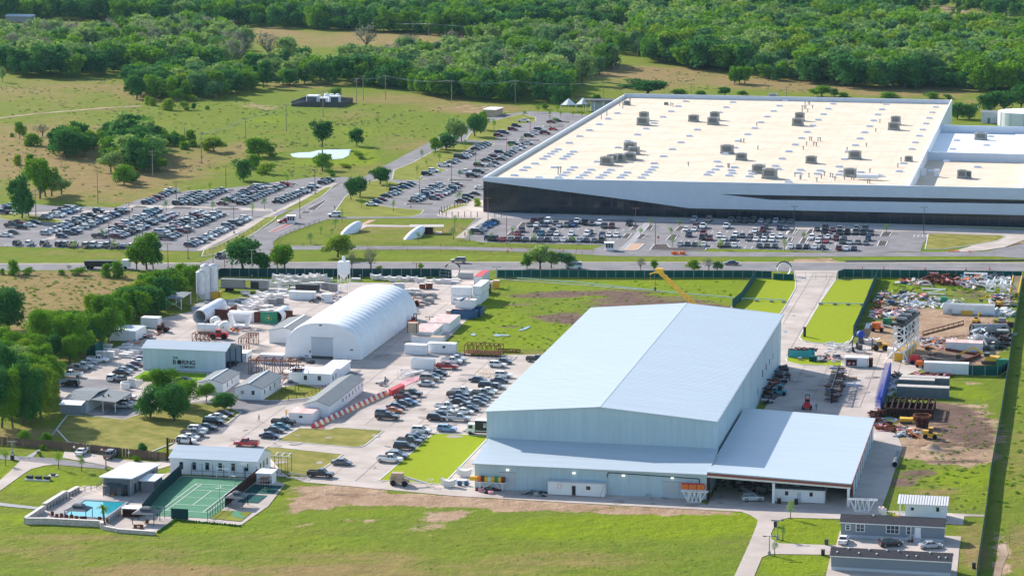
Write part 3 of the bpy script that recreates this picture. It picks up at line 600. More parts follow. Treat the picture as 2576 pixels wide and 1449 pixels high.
# open shed
T=thing('open_shed','wide open-fronted steel shed with dark interior joined to the big hall','shed',-60,575)
p0,p1,q0,q1=-75.3,-45.0,571.2,636.5; zr=6.3; zl=5.2
MB().profy([(p0,zr-.25),(p1+.4,zl-.25),(p1+.4,zl),(p0,zr)],q0-.6,q1+.4).part('roof','metal_roof',T)
MB().profy([(p0,zr-.75),(p1+.4,zl-.75),(p1+.4,zl-.26),(p0,zr-.26)],q0-.7,q0-.45).part('fascia','pole_red',T)
MB().profy([(p0,zr-1.25),(p1+.2,zl-1.2),(p1+.2,zl-.76),(p0,zr-.76)],q0-.35,q0+.1).part('front_beam','white_metal',T)
MB().box(p1+.4,q0-.6,zl-.3,p1+.55,q1+.4,zl+.03).part('roof_trim','pole_red',T)
for x in (p0+.3,-61.1,p1-.25): MB().box(x-.28,q0-.3,0,x+.28,q0+.25,zr-1.35 if x <-70 else zl-.8).part('column','white_metal' if x >-70 else 'rust_dark',T)
n=9; dq=(q1-q0-7)/n
for i in range(n):
    a=q0+7+i*dq
    MB().box(p1-.1,a+.12,0,p1+.1,a+dq-.12,zl-.35).part('wall_panel','wall_steel_y',T)
    MB().box(p1-.15,a-.1,0,p1+.2,a+.1,zl-.35).part('wall_post','pole_red',T)
MB().box(p0+.2,q1-.2,0,p1,q1,zl-.4).part('back_wall','wall_steel',T)
# ================= FACTORY =================
T=thing('electronics_factory','vast white flat-roofed factory with dark angled glass front and skylights','factory',-150,993)
fa,fb,fv,fw=-215.6,-59.7,991.,1311.; FH=13.0; FR=11.6; fe=20.
GL=[(-215.6,0),(fe,0),(fe,5.0),(-18.3,4.6),(-138.4,3.7),(-158.7,6.0),(-215.6,11.7)]
# white front cladding above the glass with the long slit window
WH=[(-215.6,11.7),(-158.7,6.0),(-138.4,3.7),(-18.3,4.6),(fe,5.0),(fe,9.0),(-18.5,8.6),(-108.7,7.6),(-128.0,9.2),(-109,9.3),(-18.5,10.2),(fe,10.6),(fe,15.1),(-18.7,14.3),(-158.7,13.3),(-215.6,12.9)]
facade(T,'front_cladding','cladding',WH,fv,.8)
MB().profy([(-215.5,.02),(fe,.02),(fe,9.8),(-128,9.6),(-215.5,11.9)],fv+.85,fv+1.0).part('glass_front','dark_glass',T)
b=MB()
for i in range(60):
    u=-214+i*3.9; b.box(u-.05,fv+.78,.05,u+.05,fv+.86,max(3.4,min(11.5,11.5-(u+215)*.1)) if u <-138 else 4.0)
for z in (3.2,6.2,9.0):
    ue=-215+(11.7-z)/.1 if z > 4 else fe; b.box(-215.3,fv+.8,z-.05,ue,fv+.86,z+.05)
b.part('mullion','steel_dark',T,kind='stuff')
MB().box(fa,fv+1.1,0,fa+.6,fw,FH).part('side_wall','white_wall',T)
MB().box(fa+.6,fv+1.1,FR-.4,fb,fw-.8,FR).part('roof','roof_cream',T)
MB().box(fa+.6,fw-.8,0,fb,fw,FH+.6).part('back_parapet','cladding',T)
MB().box(fb,fv+1.1,0,fb+.6,fw,FH+.9).part('east_wall','white_wall',T)
MB().box(fa+.6,fv+.85,FR+.003,fb,fv+1.3,13.2).part('front_parapet','white_wall',T)
b=MB()
for i in range(1,13): v_=fv+i*24.6; b.box(fa+.7,v_,FR+.001,fb-.1,v_+.35,FR+.02)
for i in range(1,26): u_=fa+i*6; b.box(u_,fv+1.4,FR+.001,u_+.12,fw-.9,FR+.012)
b.part('membrane_seam','stone',T,kind='stuff')
# lower eastern roofs
MB().box(fb+.6,fv+1.3,8.6,fe,1108,9.2).part('lower_roof','roof_cream',T)
MB().box(fb+.6,1110,8.6,-27,1206,9.6).part('lower_roof','roof_white',T)
MB().box(-18,fv+1.3,9.3,fe,1206,10.4).part('lower_roof','roof_white',T)
MB().box(-27,1110,8.6,-18,1206,9.9).part('lower_roof','roof_white',T)
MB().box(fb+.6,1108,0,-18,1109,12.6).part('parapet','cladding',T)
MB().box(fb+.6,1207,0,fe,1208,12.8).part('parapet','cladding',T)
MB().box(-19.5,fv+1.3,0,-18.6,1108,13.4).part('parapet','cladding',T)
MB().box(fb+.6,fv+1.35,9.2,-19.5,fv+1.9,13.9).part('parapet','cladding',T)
# skylights: a grid of ridged plastic domes
sk_me=MB(); sk_me.cur=0; sk_me.add([(-1.6,-.8,0),(1.6,-.8,0),(1.6,.8,0),(-1.6,.8,0),(-1.1,-.35,.75),(1.1,-.35,.75),(1.1,.35,.75),(-1.1,.35,.75)],[(4,5,6,7),(0,1,5,4),(1,2,6,5),(2,3,7,6),(3,0,4,7)])
SKM=sk_me.mesh('skylight','skylight')
hv_me=MB(); hv_me.box(-2.2,-1.5,.3,2.2,1.5,2.9).box(-2.4,-1.7,0,2.4,1.7,.3); hv_me.cur=1; hv_me.box(-1.5,-1.56,.9,1.5,-1.5,2.5).box(-1.2,-1.0,2.9,1.2,1.0,3.0)
HVM=hv_me.mesh('air_handler',['hvac','hvac_dark'])
def roofp(c,x,y,z): u,v=U(c,x,y,z); X,Y=xyof(u,v); p=T.inv @ Vector((X,Y,z)); return p
def on_roof(me,nm,c,x,y,z=FR,s=None,rz=0.): return inst(me,nm,T.o,roofp(c,x,y,z),rz,s)
# rows of skylights read off the photograph (far to near)
SKL=[('A3',340,676,290,708,242,742,188,779,130,820,77,857,20,896),('A3',650,681,607,715,562,749,415,863,362,905,307,947,250,992,190,1039,130,1086),
 ('A3',996,671,958,705,920,740,878,777,835,814,795,853,748,894,686,938,662,982,600,1024,547,1075,560,1106),('A3',1314,692,1282,725,1250,761,1215,798,1180,837,1142,878,1104,919,1063,962,1020,1007,976,1055,932,1103),
 ('A3',1662,694,1636,729,1610,764,1582,803,1554,840,1522,881,1491,922,1460,966,1412,1010,1388,1058,1354,1108),('A3',1992,713,1970,749,1950,786,1930,823,1907,863,1884,904,1859,948,1835,991,1780,1086,1752,1138),
 ('A3',132,1111,113,1128,90,1144,68,1162,45,1181),('A3',536,1127,500,1144,481,1161,640,1132,646,1150,626,1167,662,1112,775,1137,778,1155,758,1173,950,1123,1018,1209),
 ('A3',1098,1129,1084,1150,1228,1134,1210,1155,1372,1140,1355,1161,1497,1144,1645,1330)[:-2],
 ('A2',2436,925,2362,970,2289,1016,2210,1063,2130,1112,2045,1166,1955,1219,1925,1237,1895,1255,1864,1276,1832,1296,1768,1335,1702,1365,1670,1387,1600,1429),
 ('A2',2522,1151,2445,1205,2275,1320,2080,1238,2052,1257,2023,1276,1992,1295,1925,1365,2084,1364,2055,1385,2024,1407,1990,1427),('A2',2222,1385,2190,1407,2160,1428,2382,1386,2352,1407,2320,1428,2517,1407,2486,1428),
 ('B1',1960,160,2127,160,2290,160,2460,160,1800,160)]
for row in SKL:
    c=row[0]
    for i in range(1,len(row),2): on_roof(SKM,'skylight',c,row[i],row[i+1])
for x,y in ((2130,876),(2132,934),(2328,966),(2104,991),(2356,908)): on_roof(SKM,'skylight','A3',x,y,9.6)
for x,y in ((2064,1073),(2150,1046),(2268,1110),(1965,1136)): on_roof(SKM,'skylight','A3',x,y,9.2)
for x,y,s in ((1810,1052,.5),): pass
for x,y,s in [(55,828,1.15),(520,825,1.1),(1080,832,1.1),(1715,860,1.1),(390,805,1.0),(612,1015,1.15),(706,1060,.95),(820,1145,1.1),(893,1180,1.25),(1168,1080,.95),(1457,1052,1.1),(1425,1168,1.05),(-5,1020,1.0),(1813,1068,.7),(916,660,1.0),(209,696,.45),(-30,1060,1.)]:
    on_roof(HVM,'air_handler','A3',x,y,s=(s,s,s))
for x,y in [(62,795),(530,795),(1092,800),(1727,825)]: on_roof(HVM,'air_handler','A3',x,y,s=(.95,.8,1.25))
for x,y,s in [(2350,1340,1.1),(2400,1315,1.),(2450,1310,1.),(2540,1220,1.1),(2540,1290,.9),(2515,855,.7)]: on_roof(HVM,'air_handler','A2',x,y,s=(s,s,s))
on_roof(HVM,'air_handler','A3',2290,925,9.6,(1.2,1,1)); on_roof(HVM,'air_handler','A3',2165,1180,9.2,(.8,.8,1.1)); on_roof(HVM,'air_handler','A3',2208,1178,9.2,(.5,.5,.9))
VM=MB().tube((0,0,0),(0,0,1.3),.22,8).tube((0,0,1.3),(0,0,1.6),.4,8).mesh('roof_vent','hvac')
for x,y in [(1105,668),(1120,670),(1140,670),(1147,672),(1195,660),(1127,694),(1148,694),(1158,694),(1108,720),(1122,720),(1133,720),(1177,721),(1108,745),(1145,745),(808,836),(703,945),(722,945),(1157,932),(1170,932),(1213,936),(1228,936),(1137,965),(1185,967),(1202,968),(1115,994),(815,992),(1533,973),(1622,815),(1595,877),(1628,688),(1060,1170),(1100,1185),(1153,1175),(1255,1165),(1235,1183),(1295,1172),(1310,1176),(1325,1195),(1388,1190),(1435,1190),(1450,1190),(1556,1145),(1540,1215),(1555,1215),(617,1110),(625,1110),(253,706),(240,703),(355,1100),(1405,1000),(1741,1110),(1762,1070),(1205,1205),(1095,1190)]:
    on_roof(VM,'roof_vent','A3',x,y)
for c,x,y in [('A2',1955,1415),('A2',1975,1415),('A2',2305,970),('A2',2350,942),('A2',2455,865),('A2',2480,885),('A2',2538,850)]: on_roof(VM,'roof_vent',c,x,y,s=(1,1,1.8))
for x,y in ((1910,1165),(1998,1170)): on_roof(MB().box(-1,-.6,0,1,.6,2.8).mesh('duct_shaft','white_wall'),'duct_shaft','A3',x,y,9.2)
b=MB().box(-4,-1,.5,4,1,2.0).tube((4,0,1.6),(7,0,1.2),.8,8,.1); on_roof(b.mesh('roof_duct','white_wall'),'roof_duct','A3',1540,1190)
# entrance terrace rail and planter strip below the glass
b=MB().box(-188,989.2,0,20,989.5,.35); b.part('planter_edge','concrete_grey',T)
b=MB().box(-186,989.6,.2,-120,990.4,.7); b.part('planting_strip','mulch',T)
# ================= FABRIC HANGAR =================
T=thing('arched_hangar','big white fabric hangar with a ribbed barrel roof and grey front door','hangar',-197.7,705.5)
ha,hb,va,vb=-208.3,-187.1,705.6,770.; hc=(ha+hb)/2
def archp(t,sc=1.,dz=0.):
    # rounded gothic-ish barrel: vertical toe then arch up to 9.9 m
    a=math.pi*t; x=-math.cos(a); z=math.sin(a)
    x=math.copysign(abs(x) ** .80,x)
    return hc+x*(hb-ha)/2*sc,.2+(9.7+dz)*z ** .78
NP=28; prof=[archp(i/NP) for i in range(NP+1)]
b=MB(); b.profy([(x,max(z,0)) for x,z in prof],va,va+.15)
b.part('front_wall','white_wall',T); b=MB(); b.profy(prof,vb-.15,vb); b.part('back_wall','white_wall',T)
NR=17
for r in range(NR):
    a0=va+(vb-va)*r/NR; a1=va+(vb-va)*(r+1)/NR; b=MB(); sg=5
    for j in range(sg+1):
        y=a0+(a1-a0)*j/sg; bulge=1.0+.016*math.sin(math.pi*j/sg) ** .8
        for i in range(NP+1):
            x,z=prof[i]; b.v.append((hc+(x-hc)*bulge,y,z*bulge))
    for j in range(sg):
        for i in range(NP):
            k=j*(NP+1)+i; b.f.append((k,k+NP+1,k+NP+2,k+1)); b.m.append(0)
    b.part('roof_bay','white_wall',T,smooth=True)
MB().box(-200.8,va-.06,.9,-194.8,va-.004,5.8).part('roller_door','grey_light',T)
MB().box(-200.8,va-.03,0,-194.8,va-.004,.9).part('doorway','steel_dark',T)
MB().box(-201,va-.1,5.8,-194.6,va-.004,6.0).part('door_frame','steel_grey',T)
for x,z,w_,h_ in ((-198.2,9.3,.8,.4),(-201.2,2.0,.4,.7),(-202.2,.8,1,.3),(-189.6,2.9,.8,.4)): MB().box(x-w_/2,va-.08,z-h_/2,x+w_/2,va-.004,z+h_/2).part('wall_vent','hvac_dark',T)
MB().box(-192,va-.9,.2,-190.8,va-.05,1.5).part('electrical_cabinet','white_metal',T)
# ================= LETTERED WORKSHOP =================
T=thing('lettered_workshop','pale steel workshop with THE BORING COMPANY lettering on its long wall','workshop',-229,681.8)
wa,wb,wv,ww,wh=-240.2,-217.5,681.7,696.5,5.8
MB().box(wa,wv,.25,wb,wv+.25,wh).part('front_wall','wall_steel',T)
MB().box(wa,wv,0,wb,wv+.2,.25).part('base_course','concrete_grey',T)
MB().profx([(wv+.25,0),(ww,0),(ww,4.6),(wv+4.5,7.2),(wv+.25,wh)],wa,wa+.25).part('end_wall','wall_steel_y',T)
MB().box(wa,ww,0,wb-.3,ww+.25,4.6).part('back_wall','wall_steel',T)
MB().profx([(wv-.3,wh-.02),(wv+4.5,7.2),(wv+4.5,7.4),(wv-.3,wh+.18)],wa-.3,wb+.4).part('roof_slope','metal_roof',T)
MB().profx([(wv+4.5,7.2),(ww+.4,4.6),(ww+.4,4.8),(wv+4.5,7.4)],wa-.3,wb+.4).part('roof_slope','metal_roof',T)
for a in (wv+.3,wv+4.5,wv+9.5,ww-.2): MB().box(wb-.25,a,0,wb+.05,a+.3,4.9 if a > wv+9 else 5.7).part('end_column','blue_dark',T)
MB().box(wb-3.5,wv+.5,.06,wb-.8,ww-.5,.5).part('stored_goods','rust_dark',T,kind='stuff')
def letters(txt,size,u,z,v,T,m='black',name='lettering',extrude=.03,bold=.03,rot=None,sp=1.):
    cu=bpy.data.curves.new('t','FONT'); cu.body=txt; cu.size=size; cu.extrude=extrude; cu.offset=bold*size*.6; cu.space_character=sp
    to=bpy.data.objects.new('t',cu); COL.objects.link(to); dg=bpy.context.evaluated_depsgraph_get()
    me=bpy.data.meshes.new_from_object(to.evaluated_get(dg)); bpy.data.objects.remove(to); me.name=name
    me.materials.clear(); me.materials.append(M[m]); o=bpy.data.objects.new(name,me); COL.objects.link(o); o.parent=T.o
    X,Y=xyof(u,v); o.location=T.inv @ Vector((X,Y,z)); o.rotation_euler=rot or (math.pi/2,0,0); return o
letters('THE',.78,-231.95,3.42,wv-.05,T); letters('B',1.62,-231.95,1.98,wv-.05,T); letters('RING',1.62,-229.45,1.98,wv-.05,T,sp=.98); letters('COMPANY',.86,-229.9,1.02,wv-.05,T)
MB().tube((-230.12,wv-.08,2.55),(-230.12,wv-.02,2.55),.62,20).part('lettering','black',T)
# ================= OFFICE TRAILERS, SHEDS =================
def gable_box(name,label,cat,ua,ub,va_,vb_,h,rise,axis='v',wall='white_wall',roof='roof_grey',ridge=None,wins=(),group=None,over=.3,door=None,wind='window_glass',rot=0.):
    T=thing(name,label,cat,(ua+ub)/2,va_,group=group)
    um_=(ua+ub)/2; vm=(va_+vb_)/2
    if axis == 'v':
        for y in (va_,vb_-.2): MB().profy([(ua,.2),(ub,.2),(ub,h),(um_,h+rise),(ua,h)],y,y+.2).part('end_wall',wall,T)
        for x in (ua,ub-.2): MB().box(x,va_+.2,.2,x+.2,vb_-.2,h).part('side_wall',wall,T)
        MB().profy([(ua-over,h-.1),(um_,h+rise),(um_,h+rise+.14),(ua-over,h+.06)],va_-over,vb_+over).part('roof_slope',roof,T)
        MB().profy([(um_,h+rise),(ub+over,h-.1),(ub+over,h+.06),(um_,h+rise+.14)],va_-over,vb_+over).part('roof_slope',roof,T)
        if ridge: MB().box(um_-.25,va_-over,h+rise+.08,um_+.25,vb_+over,h+rise+.2).part('ridge_cap',ridge,T)
    else:
        for x in (ua,ub-.2): MB().profx([(va_,.2),(vb_,.2),(vb_,h),(vm,h+rise),(va_,h)],x,x+.2).part('end_wall',wall,T)
        for y in (va_,vb_-.2): MB().box(ua+.2,y,.2,ub-.2,y+.2,h).part('side_wall',wall,T)
        MB().profx([(va_-over,h-.1),(vm,h+rise),(vm,h+rise+.14),(va_-over,h+.06)],ua-over,ub+over).part('roof_slope',roof,T)
        MB().profx([(vm,h+rise),(vb_+over,h-.1),(vb_+over,h+.06),(vm,h+rise+.14)],ua-over,ub+over).part('roof_slope',roof,T)
    MB().box(ua+.15,va_+.15,0,ub-.15,vb_-.15,.2).part('skirting','concrete_grey',T)
    for w_ in wins:
        side,c,z,ww_,hh=w_[:5]; mk=w_[5] if len(w_) > 5 else wind
        if side == 'f':
            f=MB().box(c-ww_/2-.08,va_-.07,z-hh/2-.08,c+ww_/2+.08,va_-.004,z+hh/2+.08).part('window','white_metal' if mk != 'door' else 'steel_grey',T)
            MB().box(c-ww_/2,va_-.1,z-hh/2,c+ww_/2,va_-.075,z+hh/2).part('pane',mk,T,parent=None)
        else:
            MB().box(ub+.004,c-ww_/2-.08,z-hh/2-.08,ub+.07,c+ww_/2+.08,z+hh/2+.08).part('window','white_metal',T)
            MB().box(ub+.075,c-ww_/2,z-hh/2,ub+.1,c+ww_/2,z+hh/2).part('pane',mk,T)
    return T
gable_box('office_trailer','leftmost white office trailer with grey roof behind the trees','office trailer',-216.6,-210.2,656.6,670.5,2.7,.8,ridge='grey_light',wins=[('r',660,1.7,.7,1.1),('r',664,1.7,.7,1.1)],group='white office trailers')
gable_box('office_trailer','white office trailer with grey gable roof beside the gazebo lawn','office trailer',-205.0,-198.0,650.2,667.2,3.1,1.1,ridge='grey_light',wins=[('f',-203.1,2.0,.9,.9,'hvac'),('f',-200.3,2.0,.8,1.1),('r',652.3,1.9,.8,1.1),('r',657,1.9,.8,1.1),('r',661,1.9,.8,1.1),('r',666,1.9,.8,1.1)],group='white office trailers')
gable_box('office_trailer','white office trailer with ribbed roof in front of the arched hangar','office trailer',-197.2,-186.0,671.2,679.0,3.2,.5,axis='u',roof='roof_white',wins=[('f',-192.7,2.0,.9,1.2),('f',-189,2.0,.9,1.2),('r',673.2,1.9,.8,1.2),('r',676,1.9,.8,1.2)],group='white office trailers')
gable_box('long_office','long narrow white building beside the red and white barrier','office building',-182.4,-176.1,633.5,666.6,3.2,1.1,roof='roof_grey',wins=[('r',640+3.1*i,2.0,.7,.9,'car_glass' if i not in (3,7) else 'red') for i in range(2,9)])
gable_box('white_shed','white shed with grey roof against the left side of the hangar','shed',-218.5,-209.6,725,745,3.6,.9,ridge='paint_white',wins=[('f',-213,1.6,1.2,1.8,'white_metal')])
# containers ------------------------------------------------
def container(label,ua,va_,L=6.1,W=2.44,H=2.6,z=0.,axis='u',col='container_white',roof=None,group='white shipping containers',name='shipping_container',cat='container',wins=(),open_top=False,rot=0.):
    T=thing(name,label,cat,ua,va_,z,group=group,rot=rot)
    sx,sy=(L,W) if axis == 'u' else (W,L); side='container_side' if col == 'container_white' else col
    b=MB()
    if open_top:
        b.box(0,0,.1,sx,.1,H).box(0,sy-.1,.1,sx,sy,H).box(0,.1,.1,.1,sy-.1,H).box(sx-.1,.1,.1,sx,sy-.1,H).box(.1,.1,.1,sx-.1,sy-.1,.3)
        b.part('body',col,T,local=True)
    else:
        b.box(0,.05,.1,sx-.05,sy-.05,H-.05); b.part('body',col,T,local=True)
        MB().box(-.02,0,H-.05,sx+.02,sy,H).part('roof',roof or ('roof_white' if col.startswith('container') else col),T,local=True)
        MB().box(sx-.045,.1,.15,sx+.01,sy-.1,H-.15).part('end_door' if axis == 'u' else 'side_panel',side,T,local=True)
    b=MB()
    for i in (0,1):
        for j in (0,1): b.box(i*(sx-.14)-.03,j*(sy-.14)-.03,0,i*(sx-.14)+.15,j*(sy-.14)+.15,H+.02)
    b.part('corner_post','white_metal' if col == 'container_white' else 'steel_dark',T,local=True)
    for s,c,zz,ww_,hh in wins:
        if s == 'f': MB().box(c-ww_/2,-.06,zz-hh/2,c+ww_/2,.046,zz+hh/2).part('window','car_glass',T,local=True)
        else: MB().box(sx+.004,c-ww_/2,zz-hh/2,sx+.06,c+ww_/2,zz+hh/2).part('window','car_glass',T,local=True)
    return T
container('white container office with pinkish roof at the foot of the long building',-184.2,626.6,5.9,6.6,2.6,roof='pink_roof',wins=[('f',3,1.7,.8,.5)])
c0=U('B4',1645,620); container('white container left of the windowed container office',c0[0],c0[1],6.1,2.44,2.75)
c0=U('B4',1850,608); container('white container office with one dark window by the wet field',c0[0],c0[1]+.3,7.8,2.44,2.75,wins=[('f',4.6,1.8,.7,.7)])
c0=U('B4',1703,752); container('open-topped white container behind the red pickup',c0[0],c0[1],6.1,2.44,2.7,open_top=True)
c0=U('E2',1415,1130); container('low container with tan roof behind the white ones',c0[0],c0[1]+2.5,9,3,2.5,roof='tan')
c0=U('E2',1730,1065); container('white container office with rusty pink roof nearest the forklift',c0[0]-6.5,c0[1]+.5,13,6.5,2.7,axis='v',roof='pink_roof',wins=[('r',1+2.1*i,1.5,.5,.7) for i in range(5)])
c0=U('E2',1960,935); container('white container with faded pink roof at the edge of the wet field',c0[0]-6.5,c0[1],14,6.5,2.7,axis='v',roof='pink_roof')
c0=U('E2',1490,985); T=container('tan wooden crate standing on a container roof',c0[0]+.3,c0[1]-9.8,2.7,2.4,2.8,z=2.72,col='tan',name='plywood_crate',cat='crate',group=None)
c0=U('E2',2030,612); container('white container under the stacked one by the wet field',c0[0],c0[1]+1,6.1,2.44,2.6)
c0=U('E2',2050,500); container('upper white container of the two-high stack',c0[0],c0[1]-7,6.1,2.44,2.6,z=2.65)
c0=U('E2',2050,500); container('lower container hidden beneath the two-high stack',c0[0],c0[1]-7,6.1,2.44,2.6)
c0=U('E2',2320,560); container('long white container running back beside the wet field',c0[0]-1.2,c0[1],12.2,2.44,2.7,axis='v')
c0=U('E2',2320,560); container('long white container lying on top beside the wet field',c0[0]-1.2,c0[1]+1,12.2,2.44,2.7,z=2.75,axis='v')
c0=U('E2',2455,300); container('red-roofed white container beside the north gate',c0[0]-3.9,c0[1],12.2,2.44,2.8,axis='v',roof='red')
c0=U('E2',2420,430); container('brown container behind the white stack',c0[0]-1.4,c0[1]+.5,6,2.44,2.6,axis='v',col='rust')
T=thing('white_block_building','plain white flat-roofed block right of the ribbed office trailer','shed',-186.2,680)
MB().box(-190.5,679.6,0,-186.1,691,2.8).part('wall','white_wall',T); MB().box(-190.8,679.4,2.8,-185.8,691.2,2.95).part('roof','roof_white',T)
for lab,K_,x,y,L_,W_ in (('white container behind the lettered workshop','B3',2410,780,2.5,5),('white container roof below the arched hangar','B4',340,705,6.5,2.4),('small white container at the hangar corner','B4',540,520,2.4,6)):
    c0=U(K_,x,y); container(lab,c0[0],c0[1],L_,W_,2.6)
# corrugated sheds under the trees, left
c0=U('B3',1118,560); container('corrugated white shed with worn roof under the tree line',c0[0],c0[1],7.5,9,3.0,roof='grey_light',name='corrugated_shed',cat='shed',group=None)
c0=U('B3',1430,425); container('small corrugated shed with lean roof below the tree line',c0[0],c0[1],5.2,3.2,2.9,name='corrugated_shed',cat='shed',group=None)
c0=U('B3',878,705); container('dark green container half hidden by trees',c0[0],c0[1],2.6,6,2.7,axis='u',col='fence_green',name='green_container',group=None)
# open-sided pole shelter
def shelter(label,ua,va_,L,W,h1,h2,roof='roof_grey',name='pole_shelter',brace=True,post='white_metal',n=4):
    T=thing(name,label,'shelter',ua,va_)
    MB().profx([(-.3,h1),(W+.3,h2),(W+.3,h2+.18),(-.3,h1+.18)],-.3,L+.3).part('roof',roof,T,local=True)
    for i in range(n):
        x=L*i/(n-1)
        for y,h in ((0,h1),(W,h2)): MB().box(x-.1,y-.1,0,x+.1,y+.1,h).part('post',post,T,local=True)
    if brace:
        MB().bar((0,0,.3),(L/(n-1),0,h1-.2),.1).part('brace',post,T,local=True); MB().bar((0,0,h1-.2),(L/(n-1),0,.3),.1).part('brace',post,T,local=True)
    return T
c0=U('B3',1690,240); shelter('grey-roofed pole shelter with white cross braces by the silos',c0[0],c0[1],4.6,9,3.2,3.6,n=2)
# carport building lower left
T=thing('carport_building','old grey building with attached open carport under the big trees','building',*U('B3',800,1300))
P=lambda x,y: U('B3',x,y)
a=P(615,1300); ca=a[0]; cv=a[1]
MB().box(ca,cv,0,ca+5.3,cv+3,2.3).part('front_shed','grey_siding',T)
MB().profx([(cv-.3,2.3),(cv+3.2,2.9),(cv+3.2,3.05),(cv-.3,2.45)],ca-.3,ca+5.5).part('front_roof','roof_white',T)
MB().box(ca+.2,cv+3,0,ca+6,cv+17,2.9).part('wall','grey_light',T)
MB().profx([(cv+2.8,2.9),(cv+10,3.7),(cv+10,3.85),(cv+2.8,3.05)],ca-.3,ca+6.4).part('roof_slope','roof_grey',T)
MB().profx([(cv+10,3.7),(cv+17.4,3.0),(cv+17.4,3.15),(cv+10,3.85)],ca-.3,ca+6.4).part('roof_slope','roof_grey',T)
MB().profy([(ca+6.3,3.0),(ca+13,2.6),(ca+13,2.72),(ca+6.3,3.12)],cv+3.5,cv+16).part('carport_roof','roof_grey',T)
for x,y in ((12.7,4),(12.7,10),(12.7,15.6),(9.5,4)): MB().box(ca+x-.08,cv+y-.08,0,ca+x+.08,cv+y+.08,2.6).part('post','white_metal' if y < 9 else 'pole_red',T)
for x,y in ((8.2,8),(9.2,9)): MB().tube((ca+x,cv+y,2.9),(ca+x,cv+y,3.5),.22,8).part('roof_vent','steel_dark',T)
# ================= MOBILE HOMES, CABIN =================
def mobile_home(label,ua,ub,va_,W,h,feats,vents):
    T=thing('mobile_home',label,'mobile home',(ua+ub)/2,va_,group='grey mobile homes'); vb_=va_+W; vm=va_+W*.55
    MB().box(ua,va_,.7,ub,vb_,h).part('wall','grey_siding',T)
    MB().box(ua+.05,va_+.03,0,ub-.05,vb_-.03,.7).part('skirting','grey_light',T)
    MB().profx([(va_-.3,h-.06),(vm,h+.95),(vm,h+1.1),(va_-.3,h+.1)],ua-.3,ub+.3).part('roof_slope','shingle',T)
    MB().profx([(vm,h+.95),(vb_+.3,h-.06),(vb_+.3,h+.1),(vm,h+1.1)],ua-.3,ub+.3).part('roof_slope','shingle',T)
    MB().box(ua-.32,va_-.34,h-.14,ub+.32,va_-.303,h+.06).part('fascia','paint_white',T)
    for kind,c,z,w_,hh,nn in feats:
        f=MB().box(c-w_/2-.13,va_-.05,z-hh/2-.13,c+w_/2+.13,va_-.004,z+hh/2+.13).part(kind,'paint_white',T)
        for i in range(nn):
            a=c-w_/2+w_*i/nn; g=.05
            for zz0,zz1 in ((z-hh/2,z-.04),(z+.04,z+hh/2)):
                o=MB().box(a+g,va_-.08,zz0,a+w_/nn-g,va_-.055,zz1).part('pane','window_glass' if kind == 'window' else 'white_metal',T,local=False)
    for x,y in vents:
        v_=va_+y; zz=h+(y/(W*.55))*.95+.1 if y < W*.55 else h+.95-(y-W*.55)/(W*.45)*.9
        MB().cbox(x,v_,zz+.12,.3,.3,.25).part('roof_vent','paint_white',T)
    return T
T=mobile_home('grey mobile home with white framed windows facing three parked cars',-44.6,-24.0,545.6,4.6,3.2,[('window',-43.2,2.2,.8,.9,1),('window',-40.7,2.2,1.6,1.4,2),('window',-34.2,2.2,2.5,1.5,3),('window',-31.0,2.15,.8,1.5,1),('door',-29.2,1.75,.95,2.0,1)],[(-38.3,2.4)])
S=thing('entrance_steps','white railed wooden steps at the mobile home door','steps',-30.2,544)
MB().box(-29.9,544.3,0,-28.5,545.5,.75).part('landing','grey_light',S)
for i in range(4): MB().box(-30.3-.32*i,544.3,0,-30.-.32*i+.02,545.4,.6-.15*i).part('step','rust',S)
b=MB()
for x,z in ((-28.5,.75),(-29.2,.75),(-29.9,.75),(-30.5,.4),(-31.2,.1)): b.bar((x,544.3,z),(x,544.3,z+.95),.07)
b.bar((-28.5,544.3,1.7),(-29.9,544.3,1.7),.08).bar((-29.9,544.3,1.7),(-31.2,544.3,1.05),.08).bar((-28.5,544.3,1.25),(-29.9,544.3,1.25),.06); b.part('railing','paint_white',S)
R2=random.Random(3)
mobile_home('grey mobile home along the lower edge with dark roof and white vents',-44.3,-21.4,520.4,4.6,2.9,[],[(-43+1.9*i+R2.uniform(-.5,.5),R2.choice((.9,2.2))) for i in range(12)])
T=thing('striped_cabin','small white cabin with red and white striped roof and side porch','cabin',-29,564)
MB().box(-32.9,564.3,.35,-24.4,568,3.0).part('wall','white_wall',T); MB().box(-34.2,564.4,.2,-32.9,568,.4).part('porch_floor','slab_grey',T)
for x,y in ((-34.1,564.4),(-34.1,567.8)): MB().box(x-.07,y-.07,.3,x+.07,y+.07,3.0).part('post','white_metal',T)
for x in (-31.4,-26.2): MB().box(x-.3,564.2,1.7,x+.3,564.296,2.3 if x <-28 else 2.6).part('window','car_glass',T)
for i in range(19):
    x=-34.5+i*.55; MB().profx([(563.9,3.0),(568.4,3.9),(568.4,4.0),(563.9,3.1)],x,x+.5).part('roof_panel','paint_white',T)
    MB().profx([(563.88,3.02),(568.42,3.93),(568.42,4.06),(563.88,3.16)],x+.5,x+.55).part('roof_seam','rust',T)
for i in range(5): MB().box(-35.2,563.2+.25*i,0,-34.25,563.45+.25*i,.1+.1*i).part('step','yellow',T)
MB().bar((-35.2,563.2,.9),(-35.2,564.4,1.5),.06).bar((-33.9,564.35,1.3),(-32.95,564.35,1.3),.08).part('railing','white_metal',T)
